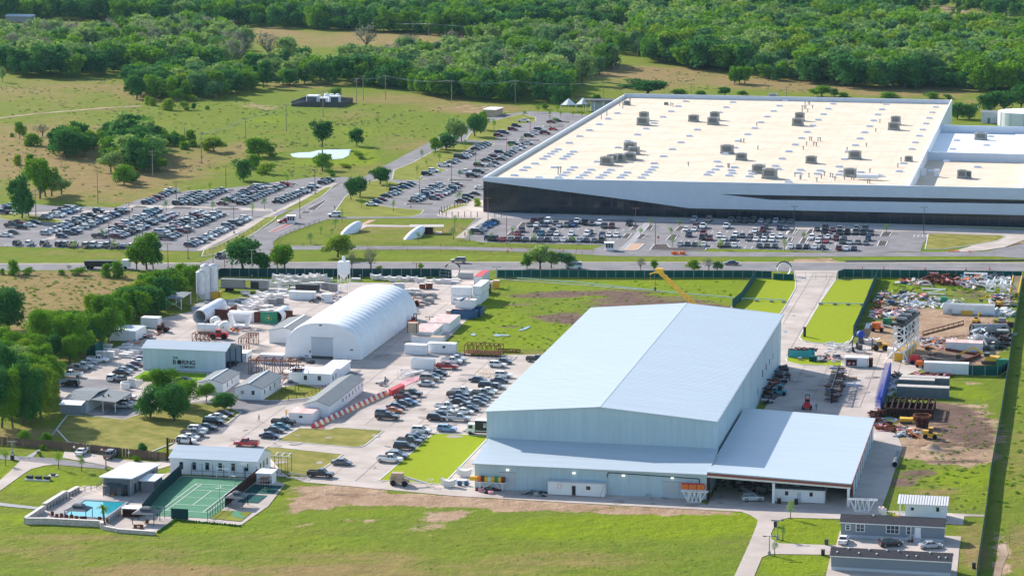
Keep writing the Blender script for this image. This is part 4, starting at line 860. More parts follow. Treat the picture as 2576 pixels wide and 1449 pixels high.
# house by the court and pool house
T=thing('court_house','long white house with six dark windows behind the sports court','house',-185.5,571.5)
a0,a1,b0,b1,h=-195.5,-175.4,571.3,581.6,3.6
MB().box(a0,b0,0,a1,b0+.25,h).part('front_wall','white_wall',T); MB().box(a0,b1-.25,0,a1,b1,h).part('back_wall','white_wall',T)
for x in (a0,a1-.25): MB().profx([(b0+.25,0),(b1-.25,0),(b1-.25,h),((b0+b1)/2,h+1.6),(b0+.25,h)],x,x+.25).part('end_wall','white_wall',T)
mid=(b0+b1)/2
MB().profx([(b0-.4,h-.1),(mid,h+1.65),(mid,h+1.8),(b0-.4,h+.05)],a0-.3,a1+.3).part('roof_slope','metal_roof',T)
MB().profx([(mid,h+1.65),(b1+.4,h-.1),(b1+.4,h+.05),(mid,h+1.8)],a0-.3,a1+.3).part('roof_slope','metal_roof',T)
for x in (1608,1722,1838,1953,2068,2185):
    uu,zz=hv('C1',x,468+(x-1608)*.03,b0); MB().box(uu-.45,b0-.07,zz-.85,uu+.45,b0-.004,zz+.85).part('window','steel_grey',T)
    MB().box(uu-.38,b0-.1,zz-.78,uu+.38,b0-.075,zz+.78).part('pane','dark_glass',T)
for y in (574,576.5,579): MB().box(a1+.004,y-.35,1.2,a1+.07,y+.35,2.7).part('window','dark_glass',T)
T=thing('pool_house','pool house with a big pale mono-pitch roof','house',-199,548)
u0_,u1_,w0,w1=-203.0,-196.7,548.9,566.5
MB().profx([(w0,0),(w1,0),(w1,2.9),(w0,4.0)],u0_,u0_+.25).part('side_wall','slab_grey',T)
MB().profx([(w0,0),(w1,0),(w1,2.9),(w0,4.0)],u1_-.25,u1_).part('side_wall','slab_grey',T)
MB().box(u0_+.25,w0,0,u1_-.25,w0+.25,4.0).part('front_wall','slab_side',T); MB().box(u0_+.25,w1-.25,0,u1_-.25,w1,2.9).part('back_wall','slab_grey',T)
MB().profx([(w0-.7,4.06),(w1+.5,2.9),(w1+.5,3.15),(w0-.7,4.31)],u0_-.7,u1_+.5).part('roof','roof_white',T)
for x in (-201.5,-199): MB().box(x,w0-.06,.2,x+1.5,w0-.004,2.6).part('glass_door','dark_glass',T)
for y in (551.5,555,560,563.5): MB().box(u1_+.004,y-.6,.3,u1_+.06,y+.6,2.4).part('glass_door','dark_glass',T)
q=U('C1',1215,700); T=thing('pump_house','small white-roofed annex between pool house and court fence','shed',*q)
MB().box(-196.2,q[1],0,-193.2,q[1]+5.5,2.5).part('wall','slab_grey',T); MB().box(-196.5,q[1]-.5,2.5,-192.8,q[1]+6,2.7).part('roof','roof_white',T)
q=U('C1',2275,640); T=thing('white_hut','small white hut with flat roof beside the play equipment','hut',*q)
MB().box(q[0],q[1],0,q[0]+3.3,q[1]+4,2.6).part('wall','white_wall',T); MB().box(q[0]-.2,q[1]-.2,2.6,q[0]+3.5,q[1]+4.2,2.75).part('roof','roof_white',T)
q=U('C1',1085,925); T=thing('bar_hut','dark poolside bar hut with white roof','hut',*q)
MB().box(q[0],q[1],0,q[0]+3.6,q[1]+2,1.9).part('wall','rust_dark',T); MB().box(q[0]-.1,q[1]-.4,1.9,q[0]+3.8,q[1]+2.4,2.05).part('roof','roof_white',T)
# far right: tank, plant room; far left equipment compound
T=thing('storage_tank','large round white storage tank behind the factory','tank',-37.9+12,1334)
MB().lathe([(0,0),(12.6,0),(12.6,6.6),(12.2,6.7),(0,7.4)],0,0,40).part('shell','white_wall',T,local=True,smooth=False)
b=MB()
for i in range(12): t=2*math.pi*i/12; b.box(12.6*math.cos(t)-.15,12.6*math.sin(t)-.15,0,12.6*math.cos(t)+.15,12.6*math.sin(t)+.15,6.5)
b.part('rib','grey_light',T,local=True)
T=thing('plant_room','grey plant room beside the round storage tank','building',-46.4,1338)
MB().box(0,0,0,9.5,9,5.2).part('wall','grey_light',T,local=True); MB().profx([(-.3,5.2),(4.5,5.8),(9.3,5.2)],-.3,9.8).part('roof','roof_grey',T,local=True); MB().box(3,-.08,0,4.2,-.004,2.6).part('door','slab_side',T,local=True)
q=U('A1',2365,865); T=thing('fenced_compound','equipment compound inside a dark fence on the green field','compound',*q)
for nm,(x0,y0,x1,y1) in {'fence_panel': (0,0,26,.2),'fence_panel_': (25.8,.2,26,24)}.items(): MB().box(x0,y0,0,x1,y1,2.6).part('fence_panel','steel_dark',T,local=True)
MB().box(0,.2,0,.2,24,2.6).part('fence_panel','steel_dark',T,local=True); MB().box(0.2,23.8,0,25.8,24,2.6).part('fence_panel','steel_dark',T,local=True)
MB().box(.3,.3,.02,25.7,23.6,.12).part('base','concrete_grey',T,local=True)
for x,y,w_,d_,h_ in ((5,10,6,6,4.6),(12,9,4,5,3.8),(17,12,5,3,4.4)): MB().box(x,y,.12,x+w_,y+d_,h_).part('cabinet','white_wall',T,local=True); MB().box(x+.5,y-.1,.6,x+w_-.5,y-.01,h_-.6).part('louvre','steel_dark',T,local=True)
for x in (13,16,19): MB().lathe([(0,.2),(1.4,.2),(1.4,4.0),(.9,4.8),(0,5.0)],x,20,12).part('tank','white_wall',T,local=True)
for c,x,y,lab in (('A1',45,180,'long pale shed at the edge of the far woods'),):
    q=U(c,x,y); T=thing('far_shed',lab,'shed',*q); MB().box(0,0,0,20,8,4).part('wall','slab_grey',T,local=True); MB().profx([(-.5,4),(4,5.4),(8.5,4)],-.5,20.5).part('roof','grey_light',T,local=True)
# ================= CARS =================
def car_meshes(kind):
    P=dict(sedan=(4.75,1.84,1.45),suv=(4.75,1.92,1.72),pickup=(5.85,2.02,1.92),hatch=(4.3,1.8,1.55),bigsuv=(5.25,2.02,1.92),coupe=(4.6,1.85,1.35),jeep=(4.4,1.85,1.85),van=(5.6,2.0,2.2))[kind]
    L,W,H=P; h=L/2; hw=W/2
    if kind in ('sedan','coupe'):
        belt=.98; st=[(-h,.62,.78),(-h+.12,.95,.92),(-h+.9,1.0,1),(-.3,belt,1),(.85,belt,1),(1.1,.94,1),(h-.5,.80,.96),(h-.08,.66,.86),(h,.5,.7)]
        gh=(-h+.75,-h+1.55,.45,1.3)
        if kind == 'coupe': gh=(-h+.5,-.75,.3,1.2)
    elif kind == 'hatch': belt=1.0; st=[(-h,.7,.85),(-h+.1,1.0,.96),(-.3,belt,1),(1.0,.98,1),(h-.4,.84,.95),(h-.05,.68,.85),(h,.5,.75)]; gh=(-h+.1,-h+.55,.4,1.25)
    elif kind in ('suv','bigsuv','jeep'): belt=1.12 if kind == 'suv' else 1.22; st=[(-h,.8,.9),(-h+.06,belt,.97),(0,belt,1),(h-1.5,belt,1),(h-1.25,belt-.06,1),(h-.25,belt-.16,.95),(h-.03,.8,.88),(h,.6,.8)]; gh=(-h+.08,-h+.4,h-2.2,h-1.35)
    elif kind == 'van': belt=1.2; st=[(-h,.9,.94),(-h+.05,belt,1),(h-1.2,belt,1),(h-.9,1.15,1),(h-.1,.95,.92),(h,.6,.85)]; gh=(-h+.06,-h+.15,h-1.9,h-1.0)
    else: belt=1.2; st=[(-h,1.1,.93),(-h+.04,1.2,.96),(-.45,1.2,1),(1.15,belt,1),(1.4,1.15,1),(h-.2,1.08,.96),(h-.02,.85,.92),(h,.6,.86)]; gh=(-.5,-.35,.75,1.35)
    b=MB(); zb=.28 if kind not in ('pickup','bigsuv','jeep') else .42; secs=[]
    for x,zt,k in st:
        w_=hw*k; base=len(b.v)
        b.v.extend([(x,-w_*.92,zb),(x,-w_,zb+.2),(x,-w_,zt-.18),(x,-w_*.93,zt),(x,w_*.93,zt),(x,w_,zt-.18),(x,w_,zb+.2),(x,w_*.92,zb)]); secs.append(base)
    for s0,s1 in zip(secs,secs[1:]):
        for i in range(8): j=(i+1) % 8; b.f.append((s0+i,s0+j,s1+j,s1+i)); b.m.append(0)
    b.f.append(tuple(secs[0]+i for i in range(7,-1,-1))); b.m.append(0); b.f.append(tuple(secs[-1]+i for i in range(8))); b.m.append(0)
    g0,g1,g2,g3=gh; bw=hw*.9; tw=hw*.74; zr=H
    b.add([(g1-.04,-tw-.02,zr-.05),(g2+.04,-tw-.02,zr-.05),(g2+.04,tw+.02,zr-.05),(g1-.04,tw+.02,zr-.05),(g1+.1,-tw+.1,zr+.01),(g2-.1,-tw+.1,zr+.01),(g2-.1,tw-.1,zr+.01),(g1+.1,tw-.1,zr+.01)],
          [(0,3,2,1),(4,5,6,7),(0,1,5,4),(1,2,6,5),(2,3,7,6),(3,0,4,7)])
    for sy in (-1,1):
        for xb,xt in ((g0,g1),(g3,g2),((g0+g3)/2-.1,(g1+g2)/2-.05)): b.bar((xb,sy*bw,belt-.03),(xt,sy*tw,zr-.04),.07)
    if kind == 'pickup':
        b.cur=1; b.box(-h+.12,-hw*.8,1.19,-.62,hw*.8,1.212); b.cur=0
        b.box(-h+.02,-hw*.95,1.15,-.6,-hw*.84,1.36).box(-h+.02,hw*.84,1.15,-.6,hw*.95,1.36).box(-h+.0,-hw*.95,1.1,-h+.1,hw*.95,1.34)
    body=b.v,b.f,b.m
    g=MB(); e=.03
    g.add([(g0-e*0,-bw+e,belt-.02),(g3,-bw+e,belt-.02),(g3,bw-e,belt-.02),(g0,bw-e,belt-.02),(g1,-tw+e,zr-.055),(g2,-tw+e,zr-.055),(g2,tw-e,zr-.055),(g1,tw-e,zr-.055)],
          [(4,5,6,7),(0,1,5,4),(1,2,6,5),(2,3,7,6),(3,0,4,7)])
    wr=.33 if kind in ('sedan','hatch','coupe') else .40
    wx=h-.92 if kind != 'pickup' else h-1.0
    whl=[(sx*wx-(.15 if sx < 0 and kind == 'pickup' else 0),sy*(hw-.1)) for sx in (-1,1) for sy in (-1,1)]
    wh=MB(); wh.tube((0,-.13,0),(0,.13,0),wr,12); wh.cur=1; wh.tube((0,-.142,0),(0,.142,0),wr*.6,8)
    lt=MB(); lt.box(-.04,-.22,-.07,.04,.22,.07)
    return dict(body=b,glass=g,wheels=whl,wr=wr,wheel=wh,light=lt,L=L,W=W,lz=.68 if kind in ('sedan','hatch','coupe') else .85)
PAINT=dict(white=(.74,.75,.76),silver=(.42,.44,.46),grey=(.13,.14,.15),dark_grey=(.05,.055,.065),black=(.012,.012,.015),blue=(.015,.06,.22),dark_blue=(.014,.03,.075),red=(.42,.012,.02),dark_red=(.13,.01,.018),tan=(.32,.27,.2),orange=(.68,.17,.02),teal=(.02,.16,.22),light_blue=(.18,.32,.5),bright_blue=(.02,.25,.6))
for k,c in PAINT.items(): mm('paint_'+k,c,.28,coat=.6,spec=.5)
CK={}
def ckind(k):
    if k in CK: return CK[k]
    d=car_meshes(k)
    d['me']={}
    d['gm']=d['glass'].mesh('windows','car_glass'); d['wm']=d['wheel'].mesh('wheel',['tyre','rim'])
    d['hm']=d['light'].mesh('headlight','lamp_clear'); d['tm']=d['light'].mesh('tail_light','tail_red')
    CK[k]=d; return d
CARS=[]   # (X, Y, heading, kind, colour, place, detail)
def car(c,x,y,head,kind,col,place,fixed=None):
    X,Y=gnd(c,x,y); CARS.append([X,Y,head,kind,col,place,fixed])
HD=dict(e=-GA,w=math.pi-GA,n=math.pi/2-GA,s=-math.pi/2-GA)
RC=random.Random(11)
def rnd_car(q):
    return RC.choices(['sedan','suv','pickup','hatch','bigsuv','coupe'],[34,30,11,9,10,4])[0],RC.choices(['white','silver','grey','dark_grey','black','blue','dark_blue','red','dark_red','tan','teal','light_blue'],[17,7,12,20,20,3,10,3,5,1,2,1])[0]
def row(c,x0,y0,x1,y1,n,occ,head,place):
    p=gnd(c,x0,y0); q=gnd(c,x1,y1)
    for i in range(n):
        if RC.random() > occ: continue
        t=i/(n-1); k,cl=rnd_car(0); hh=head if RC.random() < .8 else {'e': 'w','w': 'e','n': 's','s': 'n'}[head]
        CARS.append([p[0]+(q[0]-p[0])*t+RC.uniform(-.2,.2),p[1]+(q[1]-p[1])*t,HD[hh]+RC.uniform(-.04,.04),k,cl,place,None])
KN={'s': 'sedan','u': 'suv','p': 'pickup','h': 'hatch','b': 'bigsuv','c': 'coupe','j': 'jeep','v': 'van'}
CN={'w': 'white','g': 'grey','d': 'dark_grey','k': 'black','l': 'silver','r': 'red','m': 'dark_red','b': 'blue','n': 'dark_blue','t': 'tan','o': 'orange','q': 'teal','i': 'light_blue','B': 'bright_blue'}
def cars(c,head,place,data):
    """data: 'x,y,kindcolour ...' ('.' = any)"""
    for it in data.split():
        x,y,kc=it.split(','); k,cl=rnd_car(0)
        if kc[0] != '.': k=KN[kc[0]]
        if len(kc) > 1 and kc[1] != '.': cl=CN[kc[1]]
        hh=kc[2] if len(kc) > 2 else head
        X,Y=gnd(c,float(x),float(y)); CARS.append([X,Y,HD[hh]+RC.uniform(-.03,.03),k,cl,place,None])
pf='beside the main hall'
cars('F4','e','in the left rows beside the main hall','1140,295,pl 1080,325,pw 1010,400,pr 880,500,sk 800,545,sn 745,590,bt 690,665,slw 460,815,pk 380,880,pm 420,940,si 330,965,sd 230,1010,sn 190,1065,co 60,1120,ug 100,1170,pk')
cars('F4','e','in the right rows beside the main hall','1870,320,sd 1780,375,uw 1870,535,uw 1480,600,sn 1810,610,sn 1640,705,bk 1760,700,sl 1240,785,pw 1640,765,sw 1560,815,pg 1180,835,pd 1190,880,sn 1180,935,sk 1540,870,sg 1490,905,sn 1460,955,sg 1340,1000,sk 1360,1045,sk 1000,1020,pw 970,1070,sw 1270,1085,sw 920,1130,sk 850,1185,uk 1190,1195,pl 1010,1355,ui')
cars('C2','e','in the row along the bright artificial lawn','1355,295,uw 1315,335,sd 1305,360,un 1260,385,pd 1220,430,bk 1150,480,sd 1165,500,ug 1100,530,pw')
cars('C2','e','on the drive near the small lawns','540,650,pk 710,552,sg 125,335,sn 165,290,sd 215,262,sq 240,230,pk')
cars('C1','e','in the row beside the tree-shaded lawn','1650,275,uw 1680,240,sw 1715,212,pg 1755,175,uw 1830,150,sd 1895,108,bk 1930,60,sw 1985,32,sk')
cars('C1','w','on the concrete drive','2185,300,pr')
cars('C1','n','on the pad by the wooden fence','725,372,sw 985,400,bg')
cars('B3','e','in the small lot west of the lettered workshop','995,780,pwe 905,800,sle 840,848,ple 780,870,pge 725,930,pww 715,1020,ukw 1140,960,uwn 1235,970,sdn 1235,905,sk 1260,880,sl 1320,855,sd 1380,825,sm 1415,800,sw 1440,770,sn 1270,1160,pw 1265,1210,sd 1250,1245,slw 1880,985,sk')
cars('D1','n','on the pad of the grey mobile home','302,825,sw')
HD['ne']=math.pi/2-GA-.9
CARS.append([*gnd('D1',1060,880),-GA+.45,'suv','black','on the pad of the grey mobile home',None]); CARS.append([*gnd('D1',1710,915),-GA+.42,'sedan','silver','on the pad of the grey mobile home',None])
CARS.append([*gnd('C5',430,825),-GA+.3,'suv','silver','under the edge of the open shed',None])
CARS.append([*gnd('B1',1145,848),math.pi,'bigsuv','tan','driving on the main road',None]); CARS.append([*gnd('D5',1735,795),math.pi,'sedan','dark_blue','driving on the main road',None])
CARS.append([*gnd('A4',1790,808),-math.pi/2-.25,'pickup','dark_grey','turning at the junction',None]); CARS.append([*gnd('E5',1815,600),math.pi+.5,'jeep','red','at the guard booth',None])
CARS.append([*gnd('E5',2410,530),math.pi,'bigsuv','white','on the inner crossroads',None]); CARS.append([*gnd('B1',2080,895),math.pi,'van','white','behind the roadside trees',None]); CARS.append([*gnd('C3',605,498),-GA,'pickup','black','half hidden behind the hall roof',None])
# south-east lot
p='in the back row below the dark glass front'
cars('F2','s',p,'985,200,sg 1040,160,pm 1070,200,sw 1120,160,bd 1165,200,sn 1200,160,bw 1290,180,sd 1335,205,sl 1420,205,ug 1470,175,sd 1500,200,sb 1540,165,pw 1630,178,pk 1715,188,sn 1800,182,uw 1855,218,ud 1940,218,um 2145,188,bk')
p='in the middle row below the dark glass front'
cars('F2','s',p,'850,300,sr 895,265,ud 1075,270,bd 1120,305,uq 1225,300,sg 1255,275,ud 1305,305,sw 1475,305,sw 1655,310,uw 1690,285,sd 1830,312,sn 1915,318,sw 2000,320,sw')
p='in the front row below the dark glass front'
cars('F2','n',p,'510,358,bd 590,362,bk 680,368,sr 770,368,sg 858,368,um 945,372,sd 1040,372,sd 1120,374,sg 1205,374,ud 1300,374,sl 1390,376,sw 1480,376,sd 1570,378,sl 1650,380,sn 1745,382,sg 1835,382,vd')
p='in the slanting row by the pale walkway'
cars('F2','e',p,'385,285,bd 405,262,sd 420,246,sl 430,230,sm 475,215,sB 490,200,sn 530,185,sB 545,172,sd 570,162,sk')
p='in the shaded row against the factory'
cars('D5','s',p,'1235,205,ul 1435,212,bt 1735,220,pg 1840,220,pd 1930,225,pd 2040,220,pd 2140,225,sl 2240,230,sg 2335,230,ul 2435,232,sg 2540,235,sg')
p='in the upper row of the middle lot section'
cars('D5','s',p,'1125,335,sw 1240,335,sw 1255,295,um 1355,300,pw 1670,300,pw 2055,355,sw 2165,350,bm 2195,310,ud 2390,322,un 2485,322,sg')
p='in the centre row of the middle lot section'
cars('D5','s',p,'1160,415,un 1345,455,bk 1360,395,pr 1440,462,um 1575,422,sw 1640,468,sw 1790,420,uw 1760,465,sn 1885,425,sd 1965,468,sg 1995,430,sm 2070,472,cw 2110,425,sd 2180,475,sw 2205,430,sg 2285,478,sw 2300,432,sw 2405,430,sw')
p='in the front row of the middle lot section'
cars('D5','n',p,'1045,540,sl 1145,540,sn 1245,545,sd 1365,540,sw 1590,552,sm 1685,552,sd 1780,555,sw 2115,562,sd 2220,562,sd 2330,566,sd 2540,570,sw')
p='in the upper row of the right lot section'
cars('F3','s',p,'1180,292,sd 1280,325,pk 1290,278,pd 1395,300,sm 1480,340,pd 1490,295,pl 1590,335,pk 1700,335,pg 1710,290,pl 1805,340,pd 1830,290,bd 1905,348,ud')
p='in the centre row of the right lot section'
cars('F3','s',p,'1105,408,uw 1190,450,sw 1225,405,sl 1300,455,cr 1325,400,sw 1435,420,um 1520,465,ud 1545,420,sg 1620,470,sl 1730,472,sg 1840,480,sg 1870,425,un')
p='in the front row of the right lot section'
cars('F3','n',p,'825,528,sw 935,532,sd 1040,532,sk 1150,535,sw 1255,540,sn 1475,552,um 1575,555,sw 1680,557,sn')
# west lot
p='in the front row of the west lot '
cars('E4','n',p,'280,992,ud 478,995,uw 725,998,bd 965,1008,ud 1070,1008,ug 1190,1020,pt 1405,1030,bt 1530,1022,bw 1640,1025,sw 1755,1030,bg 1890,1035,ut 2015,1040,cn 2145,1040,uw')
cars('E4','e','at the left edge of the west lot','90,860,sww 200,815,sd 200,705,pd 270,665,pm 350,735,skw 480,695,sw 560,650,sd 270,455,cww 410,440,sk')
W='of the west lot'
row('E4',30,490,170,395,4,.9,'e','in the far left corner '+W)
row('E4',720,580,1130,420,10,.85,'e','in the first slanting row '+W)
row('E4',930,545,1215,435,7,.85,'e','in the second slanting row '+W)
row('E4',745,830,1450,545,17,.8,'e','in the third slanting row '+W)
cars('E4','e','in the third slanting row '+W,'1600,470,jd')
row('E4',1010,875,2020,450,20,.85,'e','in the fourth slanting row '+W)
row('D',252,599,391,534,20,.93,'e','in the fifth slanting row '+W)
row('D',295,600,441,541,21,.93,'e','in the sixth slanting row '+W)
row('D',406,590,506,538,15,.93,'e','in the seventh slanting row '+W)
row('D',420,604,549,543,19,.95,'e','in the eighth slanting row '+W)
row('D',478,621,617,554,20,.9,'e','along the pale sidewalk '+W)
W='of the upper west lot'
row('D',369,514,430,484,9,.95,'e','in the leftmost row '+W)
row('D',449,516,499,489,8,.95,'e','in the second row '+W); row('D',482,516,556,484,11,.95,'e','in the third row '+W)
row('D',560,516,664,469,15,.9,'e','in the fourth row '+W); row('D',606,516,712,469,15,.9,'e','in the fifth row '+W)
row('D',692,515,833,455,20,.9,'e','in the right-hand row '+W)
# north lot
W='of the north lot'
cars('B1','e','along the curving path '+W,'440,385,sw 480,362,sn 520,345,sm 560,315,sd 600,300,sl 630,290,sl 635,272,bk 700,245,sb 735,230,sk 755,215,sd 700,225,sm')
row('F1',240,1150,590,930,15,.85,'e','in the near left row '+W); row('F1',480,1130,850,925,16,.85,'e','in the near right row '+W)
cars('F1','e','beside the corner of the factory','870,1155,sk 930,1130,sk 970,1095,uk 1060,1055,sk 1130,975,sw')
cars('F1','e','in the left row '+W,'410,785,uk 500,745,uw 645,670,pw 740,632,sg 800,605,sl 860,562,vk 920,552,sl 950,530,sw 980,510,sm 1010,500,sd 1070,445,sk 1110,425,sl 1150,408,sd 1190,390,sd 1215,375,sn')
cars('F1','e','in the right double row '+W,'1115,665,uk 1210,600,sd 1250,580,sd 1330,555,um 1315,528,sm 1400,500,bk 1280,672,sl 1330,638,sd 1410,585,sk 1440,565,sl 1500,535,sd 1520,510,sd 1560,485,sg 920,765,pw 1020,812,bk 1060,798,sg 1110,760,bk')
cars('F1','e','at the far end '+W,'1580,382,bk 1765,372,pl 1630,450,uw 1690,420,sl 1380,262,um 1450,228,bd 1400,215,sk 1570,180,um 1620,135,uk 1720,70,pw 1790,268,uk 1850,238,sw 1870,218,sl 1930,190,bd 2010,232,bm 2120,178,cr 2170,60,sk 2090,80,sm')
def near(c): return c[1]
CARS.sort(key=near)
cnt={}
for i,c in enumerate(CARS): cnt.setdefault(c[5],[]).append(i)
CL={}
WD=dict(sedan='sedan',suv='crossover',pickup='pickup',hatch='hatchback',bigsuv='SUV',coupe='coupe',jeep='off-roader',van='van')
PN=dict(dark_grey='charcoal',dark_blue='navy',dark_red='maroon',light_blue='pale-blue',bright_blue='bright-blue')
for place,ids in cnt.items():
    ids.sort(key=lambda i: project(CARS[i][0],CARS[i][1],0)[0])
    seen={}
    for i in ids: seen.setdefault((CARS[i][3],CARS[i][4]),[]).append(i)
    for (k,cl),l in seen.items():
        for j,i in enumerate(l):
            base=f"{PN.get(cl, cl)} {WD[k]} {place}"
            CL[i]=base if len(l) == 1 else f"{ordw(j)} {base} from the left" if False else f"{ordw(j)} {PN.get(cl, cl)} {WD[k]} from the left {place}"
CAT=dict(sedan='car',suv='car',pickup='pickup',hatch='car',bigsuv='car',coupe='car',jeep='car',van='van')
LIMIT=300
for i,(X,Y,hd,kind,col,place,fx) in enumerate(CARS[:LIMIT]):
    d=ckind(kind)
    if col not in d['me']: b=d['body']; d['me'][col]=b.mesh('body',['paint_'+col,'liner'])
    nm='parked_pickup' if kind == 'pickup' else 'parked_van' if kind == 'van' else 'parked_car'
    if 'driving' in place or 'turning' in place: nm=nm.replace('parked_','') if kind != 'sedan' else 'car'
    o=bpy.data.objects.new(nm,None); COL.objects.link(o); o.location=(X,Y,.1); o.rotation_euler=(0,0,hd); o.empty_display_size=.5
    tag(o,CL[i],CAT[kind],'cars '+place)
    inst(d['me'][col],'body',o); inst(d['gm'],'windows',o)
    for x,y in d['wheels']: inst(d['wm'],'wheel',o,(x,y,d['wr']))
    if Y < 800:
        for sy in (-1,1): inst(d['hm'],'headlight',o,(d['L']/2-.06,sy*d['W']*.33,d['lz'])); inst(d['tm'],'tail_light',o,(-d['L']/2+.04,sy*d['W']*.36,d['lz']+.05))
rest=CARS[LIMIT:]
if rest:
    b=MB(); mats=['car_glass','tyre','liner']+['paint_'+c for c in PAINT]; c0x,c0y=rest[0][0],rest[0][1]
    for X,Y,hd,kind,col,place,fx in rest:
        d=ckind(kind); Mx=Matrix.Translation((X-c0x,Y-c0y,.1)) @ Matrix.Rotation(hd,4,'Z')
        def put(src,remap,off=(0,0,0)):
            base=len(b.v); b.v.extend([tuple(Mx @ (Vector(p)+Vector(off))) for p in src.v]); b.f.extend([tuple(q+base for q in f) for f in src.f]); b.m.extend([remap(q) for q in src.m])
        pi=mats.index('paint_'+col)
        put(d['body'],lambda q: pi if q == 0 else 2); put(d['glass'],lambda q: 0)
        for x,y in d['wheels']: put(d['wheel'],lambda q: 1,(x,y,d['wr']))
    me=b.mesh('parked_car',mats); o=bpy.data.objects.new('distant_parked_cars',me); COL.objects.link(o); o.location=(c0x,c0y,0)
    tag(o,'many small parked cars filling the farthest rows of the north and upper car parks','cars',kind='stuff')
print('CARS',len(CARS)); print([l for l in CL.values() if len(l.split()) > 16])
# painted stall lines
def stalls(c,x0,y0,x1,y1,n,ln,ax):
    p=Vector(gnd(c,x0,y0)); q=Vector(gnd(c,x1,y1)); b=MB(); d=Vector(xyof(1,0)) if ax == 'u' else Vector(xyof(0,1)); k=Vector((-d.y,d.x))*.09
    for i in range(n+1):
        a=p+(q-p)*(i/n)-p; e=a+d*ln; b.add([(*(a-k),0),(*(e-k),0),(*(e+k),0),(*(a+k),0)],[(0,1,2,3)])
    o=bpy.data.objects.new('stall_lines',b.mesh('stall_lines','paint_white')); COL.objects.link(o); o.location=(p.x,p.y,.098); o['kind']='structure'
stalls('F2',930,232,2060,255,13,5.4,'v'); stalls('F2',800,345,2000,350,14,5.4,'v'); stalls('F2',480,385,1850,400,17,5.4,'v')
stalls('D5',1060,365,2480,365,14,5.4,'v'); stalls('D5',1040,495,2440,500,14,5.4,'v'); stalls('D5',990,560,2560,585,17,5.4,'v')
stalls('F3',1110,355,1960,375,8,5.4,'v'); stalls('F3',1040,470,1900,500,9,5.4,'v'); stalls('F3',780,545,1720,575,10,5.4,'v')
stalls('B2',1845,520,1930,520,3,5.4,'v')
for a in (('E4',60,1005,2200,1050,25,5.4,'v'),): stalls(*a)
stalls('D',1080,1090,1205,925,22,5.2,'u')
# ================= TREES =================
def leaf_mat(name,c1,c2,trans=.3):
    m=bpy.data.materials.new(name); m.use_nodes=True; t=m.node_tree; N=t.nodes; L=t.links; N.clear()
    a=N.new('ShaderNodeAttribute'); a.attribute_name='tint'
    oi=N.new('ShaderNodeObjectInfo'); mx=N.new('ShaderNodeMix'); mx.data_type='RGBA'; mx.inputs[6].default_value=(*c1,1); mx.inputs[7].default_value=(*c2,1)
    ad=N.new('ShaderNodeMath'); ad.operation='MULTIPLY_ADD'; ad.inputs[1].default_value=.6; L.new(a.outputs['Fac'],ad.inputs[0])
    ml=N.new('ShaderNodeMath'); ml.operation='MULTIPLY'; ml.inputs[1].default_value=.5; L.new(oi.outputs['Random'],ml.inputs[0]); L.new(ml.outputs[0],ad.inputs[2])
    L.new(ad.outputs[0],mx.inputs[0])
    d=N.new('ShaderNodeBsdfDiffuse'); tr=N.new('ShaderNodeBsdfTranslucent'); s=N.new('ShaderNodeMixShader'); s.inputs[0].default_value=trans
    L.new(mx.outputs[2],d.inputs[0]); L.new(mx.outputs[2],tr.inputs[0]); L.new(d.outputs[0],s.inputs[1]); L.new(tr.outputs[0],s.inputs[2])
    o=N.new('ShaderNodeOutputMaterial'); L.new(s.outputs[0],o.inputs[0]); M[name]=m
leaf_mat('leaf_dark',(.035,.13,.035),(.085,.23,.045)); leaf_mat('leaf_mid',(.07,.19,.02),(.20,.37,.025))
leaf_mat('leaf_pale',(.18,.29,.085),(.33,.46,.12)); leaf_mat('leaf_bright',(.14,.26,.02),(.30,.40,.035)); leaf_mat('leaf_grey',(.17,.20,.13),(.26,.26,.18)); leaf_mat('leaf_blue',(.075,.19,.07),(.17,.32,.10))
RN=np.random.RandomState(5)
